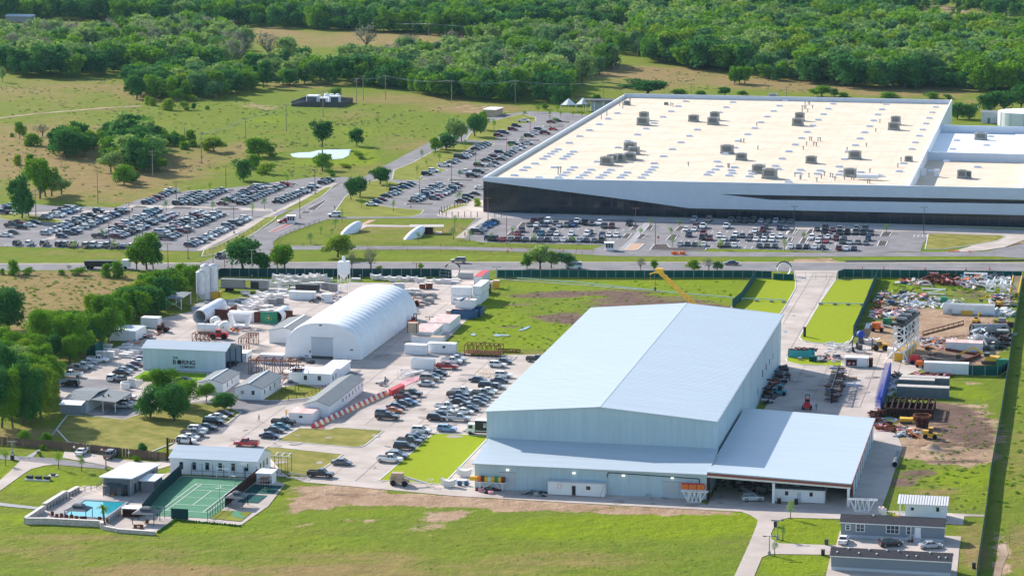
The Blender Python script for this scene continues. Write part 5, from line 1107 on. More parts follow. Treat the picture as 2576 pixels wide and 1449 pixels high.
def crown_mesh(name,m,nq,leaf,seed,h0=1.2,h1=10.,rad_=4.,nl=11,shell=.55,top=.6,lobe=.37,droop=0.):
    """leaf-sized faces spread through lobed crowns: 10 m tall, radius rad_"""
    r=np.random.RandomState(seed); cz=(h0+h1)/2; rz=(h1-h0)/2; lob=[]
    for i in range(nl):
        t=2*math.pi*(i/nl*1.0+r.rand()*.1)*2.618; k=r.uniform(.2,.85); zz=r.uniform(-.6,.68)
        kk=k*math.sqrt(max(.1,1-zz*zz*.8)); q=lobe*r.uniform(.6,1.35)
        lob.append((kk*math.cos(t)*rad_,kk*math.sin(t)*rad_,cz+zz*rz,q*rad_,q*rz*.95))
    lob.append((0,0,cz+rz*.45,rad_*.5,rz*.5)); lob.append((0,0,cz,rad_*.6,rz*.55))
    L_=np.array(lob); w_=L_[:,3] ** 2; pick=r.choice(len(L_),nq,p=w_/w_.sum()); S=L_[pick]
    d=r.normal(size=(nq,3)); d /= np.linalg.norm(d,axis=1)[:,None]; d[:,2]=np.where(r.rand(nq) < .3,np.abs(d[:,2]),d[:,2])
    rr=(shell+(1-shell)*r.rand(nq) ** .6)[:,None]*(1+.16*r.normal(size=(nq,1)))
    P_=np.stack([S[:,0]+d[:,0]*S[:,3]*rr[:,0],S[:,1]+d[:,1]*S[:,3]*rr[:,0],S[:,2]+d[:,2]*S[:,4]*rr[:,0]],1)
    P_[:,2] -= droop*np.hypot(P_[:,0],P_[:,1]) ** 2/rad_; P_[:,2]=np.clip(P_[:,2],.15,None)
    nrm=d+.75*r.normal(size=(nq,3)); nrm[:,2]+=.25; nrm /= np.linalg.norm(nrm,axis=1)[:,None]
    a=np.cross(nrm,r.normal(size=(nq,3))); a /= np.linalg.norm(a,axis=1)[:,None]; b=np.cross(nrm,a)
    sz=(leaf*(.6+.8*r.rand(nq)))[:,None]
    V=np.stack([P_-a*sz*.5,P_-b*sz*.32,P_+a*sz*.5,P_+b*sz*.38],1).reshape(-1,3)
    me=bpy.data.meshes.new(name); me.vertices.add(nq*4); me.vertices.foreach_set('co',V.ravel()); me.loops.add(nq*4); me.loops.foreach_set('vertex_index',np.arange(nq*4))
    me.polygons.add(nq); me.polygons.foreach_set('loop_start',np.arange(nq)*4); me.polygons.foreach_set('loop_total',np.full(nq,4)); me.update()
    lt=r.rand(len(L_)); tint=np.clip(lt[pick]*.6+r.rand(nq)*.6,0,1); at=me.attributes.new('tint','FLOAT','FACE'); at.data.foreach_set('value',tint.astype(np.float32))
    me.materials.append(M[m]); return me
def trunk_mesh(name,seed,h=4.,r0=.28,spread=2.6,nb=5,twigs=False,rad_=4.):
    r=random.Random(seed); b=MB(); p=Vector((0,0,-.1)); q=Vector((r.uniform(-.3,.3),r.uniform(-.3,.3),h*.55)); b.tube(p,q,r0,7,r0*.75)
    for i in range(nb):
        t=2*math.pi*(i+r.random()*.5)/nb; e=Vector((math.cos(t)*spread,math.sin(t)*spread,h*r.uniform(1.1,1.7))); mdl=q.lerp(e,.5)+Vector((0,0,.3)); b.tube(q,mdl,r0*.5,5,r0*.35,False); b.tube(mdl,e,r0*.35,5,r0*.1,False)
        if twigs:
            for k in range(7):
                s_=mdl.lerp(e,r.random()); f_=s_+Vector((r.uniform(-1.6,1.6),r.uniform(-1.6,1.6),r.uniform(.6,3.2))); b.tube(s_,f_,r0*.14,3,.02,False)
    b.tube(q,q+Vector((0,0,h)),r0*.6,5,r0*.15,False)
    return b.mesh(name,'bark')
TY=dict(oak=('leaf_dark',.5,4.2,.55),mid=('leaf_mid',.6,4.2,.55),dark=('leaf_dark',.6,4.0,.5),pale=('leaf_pale',1.6,4.2,.3),bright=('leaf_bright',.8,4.2,.5),bare=('leaf_grey',2.2,4.4,.12),blue=('leaf_blue',.8,4.2,.5))
CM={}
def crown(ty,lod,var):
    key=(ty,lod,var)
    if key not in CM:
        m,h0,rd,sh=TY[ty]; nq,lf={0: (8500,.40),1: (3200,.60),2: (1300,.95)}[lod]
        if ty == 'pale': nq=int(nq*.75)
        if ty == 'bare': nq=int(nq*.22); lf *= .7
        CM[key]=crown_mesh('crown',m,nq,lf,hash(key[1:]) % 1000+var*17+list(TY).index(ty)*101,h0=h0,rad_=rd,shell=sh,nl=10+var*3)
    return CM[key]
TRM=[trunk_mesh('trunk',i,h=3.2+.5*i) for i in range(3)]; TRB=[trunk_mesh('trunk',9+i,h=3.4,r0=.3,spread=3.,nb=7,twigs=True) for i in range(2)]
YC_=[crown_mesh('crown',m,900,.34,31+i,h0=3.0,h1=10.,rad_=3.0,nl=7) for i,m in enumerate(('leaf_mid','leaf_blue','leaf_pale'))]
SHM={m: [crown_mesh('foliage',m,1800,.42,61+i,h0=-.8,h1=4.2,rad_=3.2,nl=8) for i in range(2)] for m in ('leaf_mid','leaf_bright','leaf_dark','leaf_pale')}
YT=MB().tube((0,0,0),(0,0,5.2),.14,6,.08).mesh('trunk','bark')
RT=random.Random(21); TREES=[]
def tree(c,x,yb,yt,wpx,ty,where):
    X,Y=gnd(c,x,yb); h=hgt(c,x,yb,yt); s=project(X,Y,0); wd=wpx/KK[c][2]/1.25272/(F/math.hypot(Y,CAMH)); TREES.append([X,Y,h,wd,ty,where])
def trees(c,where,data):
    for it in data.split():
        a=it.split(','); tree(c,float(a[0]),float(a[1]),float(a[2]),float(a[3]),a[4],where)
trees('A1','in the brown field at left','160,1130,985,100,mid 255,1185,1085,190,sm 345,1110,1000,130,bare 540,1280,1045,230,oak 690,1275,1100,130,oak 140,1340,1255,110,sb 240,1330,1250,120,sm 890,1110,990,180,dark 760,1215,1080,160,mid 1000,1260,1040,200,oak 900,1400,1230,170,pale 1090,1400,1100,200,dark 1190,1400,1150,220,oak 1290,1385,1280,190,mid 1000,1460,1340,170,mid 95,1115,1080,50,sb')
trees('A1','in the middle hedgerow of the green field','1215,1165,1080,120,mid 1330,1180,1085,170,mid 1430,1160,1080,130,mid 1500,1215,1150,130,sm 1570,1195,1135,100,sm 1740,1235,1110,200,bright 1680,1220,1150,110,sb 2100,1275,1120,260,mid 2190,1270,1180,130,sm 2060,1370,1250,140,mid')
trees('A4','near the upper car park edge','1975,180,5,150,oak 2155,125,35,170,sb 1010,215,60,160,mid 1060,200,90,120,dark')
trees('A1','in the round thicket on the green field','1110,805,620,180,dark 1250,790,640,110,mid 1200,850,780,90,sb 1240,860,790,90,sb 1360,895,800,150,sb 1300,770,700,110,pale 1450,820,720,120,mid 1500,895,820,90,sb 1570,895,840,50,dark 1560,820,770,100,sb 1480,720,540,160,mid 1620,790,570,200,blue 1770,790,570,180,mid 1740,800,650,150,blue 1920,760,610,130,dark 1990,740,580,90,mid 1680,890,860,60,sm 1860,770,640,100,dark')
trees('A1','on the tan clearing by the long thicket','2070,690,585,100,mid 2140,715,500,140,dark 2300,690,560,130,mid 2350,700,560,120,dark 2470,680,550,140,oak 2180,480,260,240,bare 1990,440,200,160,pale 2330,520,300,200,pale 2450,640,420,200,pale 20,670,540,60,pale')
trees('A2','standing in the tan clearing','400,420,195,220,bare 735,400,270,200,bare 1080,410,250,200,bare 1540,420,270,180,mid 1840,430,240,120,blue 1650,440,330,150,pale 1970,480,330,110,bare 1915,450,330,90,bare 2220,660,450,80,pale 2290,610,450,120,blue 2400,560,380,120,pale 2150,690,420,170,pale')
trees('A2','around the pond and field edge','150,790,710,110,mid 40,1200,980,160,oak 320,1185,1035,130,oak 40,1380,1240,150,mid 110,1430,1370,80,sm 340,1290,1230,90,sb 230,1360,1330,120,sb')
trees('A2','beside the north car park','1110,1150,955,200,pale 1170,1150,1000,110,pale 960,1230,1115,110,mid 1050,1215,1090,150,oak 1280,1110,920,160,oak 1350,1060,900,90,mid 1970,850,700,160,oak 2115,850,760,60,bare 2275,840,765,70,mid 1850,890,840,60,mid')
trees('A2','planted around the north car park','1790,920,850,60,ym 1950,910,850,60,ym 1885,960,890,40,ym 1975,955,890,40,ym 2075,955,900,35,ym 2150,955,900,40,ym 1680,960,895,50,yb 1520,955,910,30,ym 1435,1060,960,50,ym 1200,1215,1130,45,yb 990,1310,1230,55,ym 950,1275,1220,50,ym 850,1290,1210,40,yb 885,1340,1300,30,ym 810,1420,1335,30,ym 1660,1150,1100,40,yb 1565,1210,1160,50,ym 1310,1360,1305,45,ym 1155,1440,1375,50,yb 1930,1010,950,60,ym')
trees('B1','on the lawns by the crossroads','510,210,65,170,oak 275,335,150,110,oak 345,310,140,140,oak 425,220,165,30,ym 565,260,180,40,yp 360,400,320,40,ym 618,430,325,40,ym 200,520,400,40,yp 145,570,480,60,yb 30,615,545,35,ym 120,615,565,45,yb 1155,345,265,70,yb 1300,390,320,90,sb')
trees('B1','on the lawn in front of the glass corner','1115,560,455,60,yp 1105,655,550,70,yb 1235,675,570,65,yb 820,670,590,45,ym')
trees('B1','along the verge of the main road','165,800,620,240,bright 280,905,740,80,bare 430,905,715,120,bare 500,905,870,60,sb 1810,900,700,200,pale 1700,895,770,100,mid 1900,890,740,140,pale 2030,890,760,150,blue 840,900,850,60,sb')
trees('B1','in the lot below the glass front','1585,620,540,45,ym 1415,670,600,55,yp 1757,680,610,50,yp 2075,690,625,50,ym')
trees('B2','in the long lot below the factory','103,445,395,36,ym 40,510,455,40,ym 240,505,450,40,ym 297,450,398,40,ym 250,585,510,40,yp 428,590,545,30,yp 567,600,530,60,yp 992,605,525,60,yp 1118,540,480,45,ym 1665,490,430,40,ym')
trees('B2','along the fence by the main road','40,740,645,60,bare 125,735,670,55,mid 392,740,670,90,bright 490,740,650,80,bare 550,740,675,60,blue')
trees('A4','above the left end of the west car park','180,487,110,190,dark 235,470,260,130,dark 325,325,-20,220,mid 370,310,60,180,mid 420,305,120,180,pale 500,290,150,160,pale')
trees('A4','beside the main road at left','1190,900,600,230,mid 1110,900,700,150,mid 1245,895,640,150,oak 110,945,820,140,sm 230,945,885,110,sm 20,940,890,60,sm 500,945,900,90,sm 640,945,885,150,sm 860,960,850,130,sm 960,965,830,160,sm 560,900,860,50,bare 1975,905,630,310,oak 2130,905,760,170,dark 2310,900,690,200,mid 2250,890,700,110,bright')
trees('A4','alone in the tan field at left','70,1390,1045,230,oak -30,1380,1060,160,oak')
trees('A4','planted in the west car park','1705,255,190,35,ym 1350,430,335,60,yb 1725,440,335,50,yb 1822,390,310,55,yb 2050,465,350,50,yp 2148,415,310,65,yb 2333,205,120,35,ym 830,655,560,50,ym 600,745,660,60,yp 930,735,650,60,yp 2523,690,600,65,yb')
trees('A4','in the dense tree line west of the yard','1560,960,860,130,sm 1540,1060,870,180,mid 1400,1080,880,200,mid 1290,1120,900,220,mid 1180,1130,930,200,mid 1080,1200,1030,230,mid 1180,1260,1040,200,oak 1300,1200,960,180,dark 980,1300,1060,230,mid')
trees('B3','in the dense tree line west of the yard','450,640,230,260,mid 620,680,280,280,mid 760,700,290,280,mid 880,640,380,240,oak 1050,560,110,300,mid 950,430,75,240,bright 1150,480,190,250,mid 1330,330,20,300,oak 1520,270,0,260,mid 1650,215,-20,220,dark 1800,110,-60,240,mid 330,740,500,220,mid 500,560,240,220,bright 700,560,260,220,bright 220,720,560,240,pale')
trees('B3','in the big shady grove at left','100,1290,620,350,oak 20,1310,560,300,oak 235,1400,760,400,oak 410,1360,800,330,bright 180,960,600,300,pale 60,900,560,280,mid 470,900,600,200,mid 90,455,30,240,oak 330,1150,700,300,mid 470,1180,850,260,bright 150,1150,700,300,bright')
trees('B3','shading the lawn beside the carport','1525,1340,1000,260,oak 1770,1375,990,340,oak 1650,1200,850,300,mid 1860,1250,950,260,mid 2090,1180,990,150,mid 2280,1255,1080,230,oak 1560,1010,880,200,mid')
trees('C1','near the wooden fence and lane','215,285,155,90,mid 425,295,175,90,mid 50,468,315,75,ym 520,500,330,75,ym 725,520,365,85,ym 1260,390,265,100,oak 1210,430,385,90,sm 380,330,290,60,sm 350,385,345,50,sm')
trees('C5','on the lawn beside the mobile homes','730,965,810,90,yp 670,1135,1000,50,yb 605,1255,1130,60,yb')
trees('A3','on the tan field behind the factory','80,628,530,300,oak 660,560,440,80,mid 695,555,450,80,mid 730,555,440,90,mid 595,634,575,90,oak 712,634,600,70,mid 1240,642,565,150,mid 1320,640,585,70,mid 1385,642,612,100,sm 1680,647,612,180,sm 1965,652,608,120,sm 2075,657,625,70,sm 300,627,590,140,sm 440,632,600,100,sm 915,642,625,60,sm')
trees('A3','between the factory and the round tank','2135,790,680,90,oak 2215,790,690,110,oak 2350,750,610,160,oak 2450,750,600,180,oak 2550,740,560,140,oak')
trees('B3','in the big shady grove at left','20,760,430,240,mid 130,800,470,260,mid 250,840,540,240,bright 340,900,600,260,mid 20,1050,640,300,mid 260,1100,700,300,bright 530,1000,720,200,mid 380,1260,820,260,mid 20,1440,800,300,oak 130,1440,860,260,mid 320,1430,900,240,oak')
trees('A4','in the dense tree line west of the yard','1480,1010,850,170,mid 1350,1100,900,180,dark 1240,1160,950,200,mid 1120,1180,990,210,bright 1040,1240,1050,220,mid 940,1290,1090,220,mid 860,1340,1120,230,dark 1110,1290,1080,200,mid 1330,1160,960,180,oak 1440,1120,930,170,mid 1560,1040,900,140,mid')
trees('B3','in the dense tree line west of the yard','380,560,330,200,mid 550,620,260,240,mid 690,620,240,240,dark 820,560,260,220,mid 960,620,300,240,mid 1100,600,230,240,mid 1220,430,120,240,mid 1420,350,60,220,mid 1600,280,20,220,dark 410,760,500,220,mid 560,760,480,200,oak 700,780,520,200,mid 830,740,480,180,mid')
NEXP=len(TREES)
# bands of woodland: scattered in world space inside surveyed outlines
def inside(x,y,P_):
    c=False; n=len(P_); j=n-1
    for i in range(n):
        xi,yi=P_[i]; xj,yj=P_[j]
        if (yi > y) != (yj > y) and x < (xj-xi)*(y-yi)/(yj-yi)+xi: c=not c
        j=i
    return c
def band(where,poly,sp,hts,types,front=None):
    P_=[gnd('D',poly[i],poly[i+1]) for i in range(0,len(poly),2)]
    xs=[p[0] for p in P_]; ys=[p[1] for p in P_]; y=min(ys)
    while y < max(ys):
        x=min(xs)+RT.random()*sp
        while x < max(xs):
            X=x+RT.uniform(-.42,.42)*sp; Y=y+RT.uniform(-.42,.42)*sp
            if inside(X,Y,P_):
                fr=inside(X,Y-22,P_); tl=front if (front and not fr) else types
                h=RT.uniform(*hts); TREES.append([X,Y,h,h*RT.uniform(.6,1.15),RT.choice(tl),where])
            x+=sp
        y+=sp
band('in the round thicket on the green field',(320,240,330,215,400,200,470,186,560,192,622,215,625,230,560,236,520,246,470,250,400,252,345,246),8,(7,13),['mid','dark','blue','pale'],['mid','bright','dark'])
band('in the dark clump in the brown field',(262,408,280,360,330,340,365,352,392,400,412,428,350,436,300,426),7,(8,13),['dark','oak','mid','pale'])
band('in the middle hedgerow of the green field',(200,366,240,350,300,344,380,352,480,362,505,372,440,374,380,368,300,362,240,372),8,(4,7),['mid','sm','oak'])
band('in the dark clump in the brown field',(135,392,150,368,220,362,232,388,190,396),7,(8,12),['oak','mid'])
band('on the tan clearing by the long thicket',(610,205,625,170,700,158,775,160,800,190,790,214,700,216,640,222),18,(8,14),['pale','mid','blue','pale','dark'])
band('in the long thicket across the upper left field',(-40,112,300,104,420,96,480,90,590,100,610,140,575,185,540,195,430,196,350,186,150,200,30,193,-40,170),9.2,(7,18),['pale','pale','bare','blue','pale','bare','mid'],['dark','mid','oak','dark'])
band('in the thicket behind the north car park',(790,200,870,184,960,168,1060,160,1200,156,1420,156,1540,158,1520,176,1440,205,1425,258,1330,262,1170,254,1090,247,1010,227,870,215,790,214),8.8,(8,17),['pale','pale','blue','pale','bare','mid'],['dark','oak','mid'])
band('in the thin tree group above the north thicket',(1190,110,1330,92,1560,98,1610,115,1600,140,1480,132,1250,124),11,(10,15),['pale','blue','pale','mid','bare'])
band('in the thick woodland right of the field',(1600,45,1750,58,2000,62,2300,75,2600,110,2700,130,2700,236,2470,232,2150,223,1980,208,1840,186,1730,174,1600,150,1590,120),9.2,(8,19),['bright','mid','pale','mid','pale','blue','blue'],['oak','dark','mid','dark'])
band('in the far woodland along the top',(-60,56,120,50,400,61,600,68,800,76,1060,88,1190,98,1330,82,1540,76,1600,60,1640,30,1760,10,1880,-14,-60,-26),10.5,(8,18),['dark','mid','blue','oak','mid','pale'],['oak','dark','mid'])
band('scattered on the far slope at upper right',(1760,30,1900,22,2080,8,2330,-10,2330,22,2250,40,2280,55,2100,50,1980,52,1760,42),13,(8,14),['dark','oak','mid'])
band('on the far slope in the top right corner',(2420,10,2640,20,2640,48,2480,40,2330,16),14,(8,13),['dark','mid'])
for i in range(46):
    X,Y=gnd('D',RT.uniform(2200,2600),RT.uniform(18,95)); TREES.append([X,Y,RT.uniform(3,6),RT.uniform(3.5,6),'sm','scattered on the far slope at upper right'])
for i,t in enumerate(TREES): t.append(i < NEXP)
sz=lambda t:-(t[2]/math.hypot(t[0],t[1]))
DESC=dict(oak='dark green full-crowned tree',mid='mid green leafy tree',dark='very dark dense tree',pale='pale loose-crowned tree',bright='bright yellow-green tree',bare='thin grey nearly bare tree',blue='cool grey-green tree',sm='low rounded green shrub',sb='bright yellow-green shrub',ym='slim young green tree',yb='slim young grey-green tree',yp='slim young pale tree')
sh_=sorted([t for t in TREES if t[4] in ('sm','sb')],key=sz)[:150]; ex_=sorted([t for t in TREES if t[6] and t[4] not in ('sm','sb')],key=sz); bd_=sorted([t for t in TREES if not t[6] and t[4] not in ('sm','sb')],key=sz)
big=(ex_+bd_)[:298]; ind=big+sh_; ids=set(map(id,ind)); rest=[t for t in TREES if id(t) not in ids]; print('EXPLICIT',len(ex_),len(sh_))
grp={}
for i,t in enumerate(ind): grp.setdefault((t[5],t[4]),[]).append(i)
LB={}
for (wh,ty),l in grp.items():
    l.sort(key=lambda i: project(ind[i][0],ind[i][1],0)[0])
    for j,i in enumerate(l): LB[i]=f"{DESC[ty]} {wh}" if len(l) == 1 else f"{ordw(j)} {DESC[ty]} from left {wh}"
for i,(X,Y,h,wd,ty,where,_e) in enumerate(ind):
    shrub=ty in ('sm','sb'); young=ty[0] == 'y'
    o=bpy.data.objects.new('shrub' if shrub else 'tree',None); COL.objects.link(o); o.location=(X,Y,0); o.rotation_euler=(0,0,RT.uniform(0,6.28)); tag(o,LB[i],'shrub' if shrub else 'tree','trees '+where)
    if shrub:
        s=wd/6.0; inst(RT.choice(SHM['leaf_bright' if ty == 'sb' else 'leaf_mid']),'foliage',o,scale=(s,s,max(.3,h/4.2))); inst(YT,'stem',o,scale=(s,s,h/8.))
    elif young:
        s=wd/5.6; inst(YC_[{'m': 0,'b': 1,'p': 2}[ty[1]]],'crown',o,scale=(s,s,h/10.)); inst(YT,'trunk',o,scale=(max(.8,s),max(.8,s),h/10.))
    else:
        s=wd/6.9; lod=0 if Y < 760 else 1 if Y < 1500 else 2
        inst(crown(ty,lod,RT.randrange(3)),'crown',o,scale=(s,s,h/10.)); inst(RT.choice(TRB if ty in ('bare','pale') else TRM),'trunk',o,scale=(s,s,h/10.*(1.25 if ty in ('bare','pale') else 1)))
# the remaining far trees: one instanced woodland per kind
PC=bpy.data.collections.new('woodland_prototypes')
def woodland(name,label,pts,tys):
    protos=[]
    for k,ty in enumerate(tys):
        for var in range(3):
            me=crown(ty,2,var) if ty not in ('sm',) else SHM['leaf_mid'][var % 2]; po=bpy.data.objects.new('crown_%s_%d' % (ty,var),me); protos.append((ty,var,po))
    col=bpy.data.collections.new(name+'_set')
    names=[]
    for ty,var,po in protos: col.objects.link(po); names.append(po)
    order={(ty,var): i for i,(ty,var,po) in enumerate(sorted(protos,key=lambda q: q[2].name))}
    me=bpy.data.meshes.new(name); me.from_pydata([(p[0],p[1],0) for p in pts],[],[])
    pk=me.attributes.new('pick','INT','POINT'); pk.data.foreach_set('value',[order[(p[4],RT.randrange(3))] for p in pts])
    rt=me.attributes.new('turn','FLOAT_VECTOR','POINT'); rt.data.foreach_set('vector',[v for p in pts for v in (0,0,RT.uniform(0,6.28))])
    sc_=me.attributes.new('size','FLOAT_VECTOR','POINT'); sc_.data.foreach_set('vector',[v for p in pts for v in ((p[3]/7.4,p[3]/7.4,p[2]/10.) if p[4] != 'sm' else (p[3]/6,p[3]/6,p[2]/4.2))])
    o=bpy.data.objects.new(name,me); COL.objects.link(o); tag(o,label,'trees',kind='stuff')
    ng=bpy.data.node_groups.new(name,'GeometryNodeTree'); ng.interface.new_socket('Geometry',in_out='INPUT',socket_type='NodeSocketGeometry'); ng.interface.new_socket('Geometry',in_out='OUTPUT',socket_type='NodeSocketGeometry')
    N=ng.nodes; L=ng.links; gi=N.new('NodeGroupInput'); go=N.new('NodeGroupOutput'); ip=N.new('GeometryNodeInstanceOnPoints'); ci=N.new('GeometryNodeCollectionInfo'); ci.inputs[0].default_value=col; ci.inputs[1].default_value=True; ci.inputs[2].default_value=True
    def at(nm,ty): a=N.new('GeometryNodeInputNamedAttribute'); a.data_type=ty; a.inputs[0].default_value=nm; return a.outputs[0]
    L.new(gi.outputs[0],ip.inputs['Points']); L.new(ci.outputs[0],ip.inputs['Instance']); ip.inputs['Pick Instance'].default_value=True
    L.new(at('pick','INT'),ip.inputs['Instance Index']); L.new(at('turn','FLOAT_VECTOR'),ip.inputs['Rotation']); L.new(at('size','FLOAT_VECTOR'),ip.inputs['Scale']); L.new(ip.outputs[0],go.inputs[0])
    md=o.modifiers.new('scatter','NODES'); md.node_group=ng; return o
far=rest
for t in far:
    if t[4] not in TY and t[4] != 'sm': t[4]='sm' if t[4] == 'sb' else 'mid'
woodland('distant_woodland','mass of far trees filling the woods across the top of the view',far,list(TY)+['sm'])
# weeds and grass clumps nobody could count
TF={m: crown_mesh('clump',m,70,.34,90+i,h0=-.3,h1=1.0,rad_=.9,nl=5) for i,m in enumerate(('leaf_mid','leaf_pale','leaf_grey','leaf_bright'))}
POND=[gnd('D',*p) for p in ((715,370),(900,370),(900,410),(715,410))]
def clumps(name,label,ms,areas):
    col=bpy.data.collections.new(name+'_set')
    for i,m in enumerate(ms): col.objects.link(bpy.data.objects.new('clump_%d' % i,TF[m]))
    pts=[]
    for poly,n,s0,s1 in areas:
        P_=[gnd('D',poly[i],poly[i+1]) for i in range(0,len(poly),2)]; xs=[p[0] for p in P_]; ys=[p[1] for p in P_]; k=0; cl=[]
        while k < n:
            if not cl or RT.random() < .12: cl=[RT.uniform(min(xs),max(xs)),RT.uniform(min(ys),max(ys))]
            x=cl[0]+RT.gauss(0,12); y=cl[1]+RT.gauss(0,14); k+=.25
            if inside(x,y,P_) and not inside(x,y,POND): k+=.75; pts.append((x,y,RT.uniform(s0,s1)))
    me=bpy.data.meshes.new(name); me.from_pydata([(p[0],p[1],0) for p in pts],[],[])
    for nm,ty,dt in (('pick','INT',[RT.randrange(len(ms)) for p in pts]),): me.attributes.new(nm,ty,'POINT').data.foreach_set('value',dt)
    me.attributes.new('turn','FLOAT_VECTOR','POINT').data.foreach_set('vector',[v for p in pts for v in (0,0,RT.uniform(0,6.28))]); me.attributes.new('size','FLOAT_VECTOR','POINT').data.foreach_set('vector',[v for p in pts for v in (p[2],p[2],p[2]*RT.uniform(.2,.5))])
    o=bpy.data.objects.new(name,me); COL.objects.link(o); tag(o,label,'weeds',kind='stuff'); ng=bpy.data.node_groups['distant_woodland'].copy()
    for nd in ng.nodes:
        if nd.bl_idname == 'GeometryNodeCollectionInfo': nd.inputs[0].default_value=col
    o.modifiers.new('scatter','NODES').node_group=ng
clumps('field_weeds','weeds and grass clumps dotted over the fields beyond the road',['leaf_pale','leaf_mid','leaf_grey'],[((0,210,330,190,620,255,1100,270,1180,300,850,440,350,500,0,505),1700,.4,1.4),((560,140,1200,100,1560,120,1500,140,900,160,620,200),350,.5,1.4),((1540,170,1700,165,2400,232,2300,240,1560,230),300,.5,1.4)])
clumps('meadow_weeds','weeds and grass clumps in the near fields and yard grass',['leaf_mid','leaf_pale','leaf_bright'],[((0,690,420,690,300,760,90,870,0,900),420,.4,1.3),((1215,715,1860,700,1830,760,1500,775,1400,890,1140,870,1200,790),450,.3,.9),((2190,690,2540,695,2520,760,2200,745),260,.5,1.4),((2270,1160,2490,1000,2470,1290,2260,1280),300,.3,.9),((2510,1290,2576,700,2640,700,2640,1449,2480,1449),420,.4,1.2),((0,1320,700,1300,1870,1300,1840,1449,0,1449),420,.15,.4)])
print('TREES',len(TREES))
# ================= FENCES =================
def fence(label,pts,h,m='fence_green',step=3.,post='steel_grey',name='screen_fence',cat='fence',rail=True,th=.06,panel=True,maxp=70):
    P_=[Vector((*p,0)) for p in pts]; o=P_[0]; T=thing(name,label,cat,o.x,o.y,world=True)
    total=sum((b-a).length for a,b in zip(P_,P_[1:])); step=max(step,total/maxp)
    pm=MB().box(-.05,-.05,0,.05,.05,h+.15).mesh('post',post); cache={}
    for a,b in zip(P_,P_[1:]):
        L=(b-a).length; n=max(1,round(L/step)); ang=math.atan2(b.y-a.y,b.x-a.x); d=(b-a)/n
        key=round(L/n,3)
        if key not in cache:
            l=L/n; q=MB()
            if panel: q.box(.06,-th/2,.05,l-.06,th/2,h)
            if rail: q.box(.05,-.03,h+.02,l-.05,.03,h+.07)
            if not panel: q.box(.05,-.03,h*.45,l-.05,.03,h*.5)
            cache[key]=q.mesh('panel',m)
        for i in range(n):
            p=a+d*i-o; inst(pm,'post',T.o,(p.x,p.y,0),ang); inst(cache[key],'panel' if panel else 'rail_span',T.o,(p.x,p.y,0),ang)
    p=P_[-1]-o; inst(pm,'post',T.o,(p.x,p.y,0)); return T
def W_(c,*xy): return [gnd(c,xy[i],xy[i+1]) for i in range(0,len(xy),2)]
fence('dark green screen fence from the silos to the west gate ring',W_('E1',435,410,500,375)+W_('B1',50,962,1000,962,1090,975),2.7,'fence_dark')
fence('dark green screen fence behind the wet field between both gate rings',W_('B1',1460,965,1660,965)+W_('B2',0,790,780,790,905,795),2.4,'fence_green')
fence('dark green screen fence along the road above the scrap yard',W_('B2',1345,800,1385,785,2560,800),2.6,'fence_green')
fence('green screen fence left of the striped turf strips',W_('B2',800,800,705,940,645,990),2.6,'fence_green')
fence('green screen fence between turf strip and scrap yard',W_('B2',1605,800,1545,940,1535,970,1480,1100,1445,1176),2.9,'fence_green')
fence('long green screen fence down the right side of the plant',W_('C4',2535,165,2480,480,2430,760,2395,1030,2385,1080,2330,1449)+W_('C5',2310,640,2275,935,2200,1430),2.1,'fence_green',maxp=110)
fence('green screen fence closing the excavator pit',W_('C4',1955,1045,2300,1060,2390,1010),2.6,'fence_green')
fence('short green screen in front of the west gate',W_('B1',1145,975,1268,980),1.9,'steel_grey')
fence('wire mesh gate across the east drive',W_('C4',455,178,640,180,830,182),2.2,'steel_grey',panel=False)
fence('wire mesh gate panels near the west ring',W_('B1',990,970,1145,985),2.2,'steel_grey',panel=False)
fence('green screen fence panels at the east ring',W_('C4',250,180,440,185),2.0,'fence_green')
fence('brown post and rail fence along the inner road',W_('B1',255,706,1000,716,1700,735,2240,760),1.0,'pole_red',step=6,post='pole_red',panel=False,name='rail_fence')
fence('second brown rail fence below the inner road',W_('B1',330,745,1000,762,2230,790),1.0,'pole_red',step=6,post='pole_red',panel=False,name='rail_fence')
fence('rail fence curving round the lawn by the guard booth',W_('E5',2230,590,2000,670,1790,765,1720,840,1880,862,2200,868),1.0,'steel_dark',step=5,post='steel_dark',panel=False,name='rail_fence')
fence('low rail fence along the entrance road grass',W_('E5',850,990,1130,868,1350,738,1560,640),1.0,'steel_dark',step=5,post='steel_dark',panel=False,name='rail_fence')
fence('rusty rail fence before the lettered workshop',W_('B3',1340,955,1470,960,1640,965,2080,975),1.1,'rust',step=2.5,post='rust',panel=False,name='rail_fence')
fence('rusty rail fence around the gazebo lawn',W_('B4',430,1040,600,1035,740,1015,880,960,960,920),1.1,'rust',step=2,post='rust',panel=False,name='rail_fence')
fence('thin pasture fence below the main road at left',W_('A4',0,945,300,950,800,960),1.1,'pole_wood',step=6,post='pole_wood',panel=False,name='rail_fence')
fence('post and rail gate at the right dirt track',W_('C5',2340,1120,2460,1145,2576,1160),1.2,'pole_wood',step=4,post='pole_wood',panel=False,name='rail_fence')
fence('thin rail fence behind the striped cabin',W_('C5',1980,915,2110,925,2270,935),1.1,'pole_wood',step=3,post='pole_wood',panel=False,name='rail_fence')
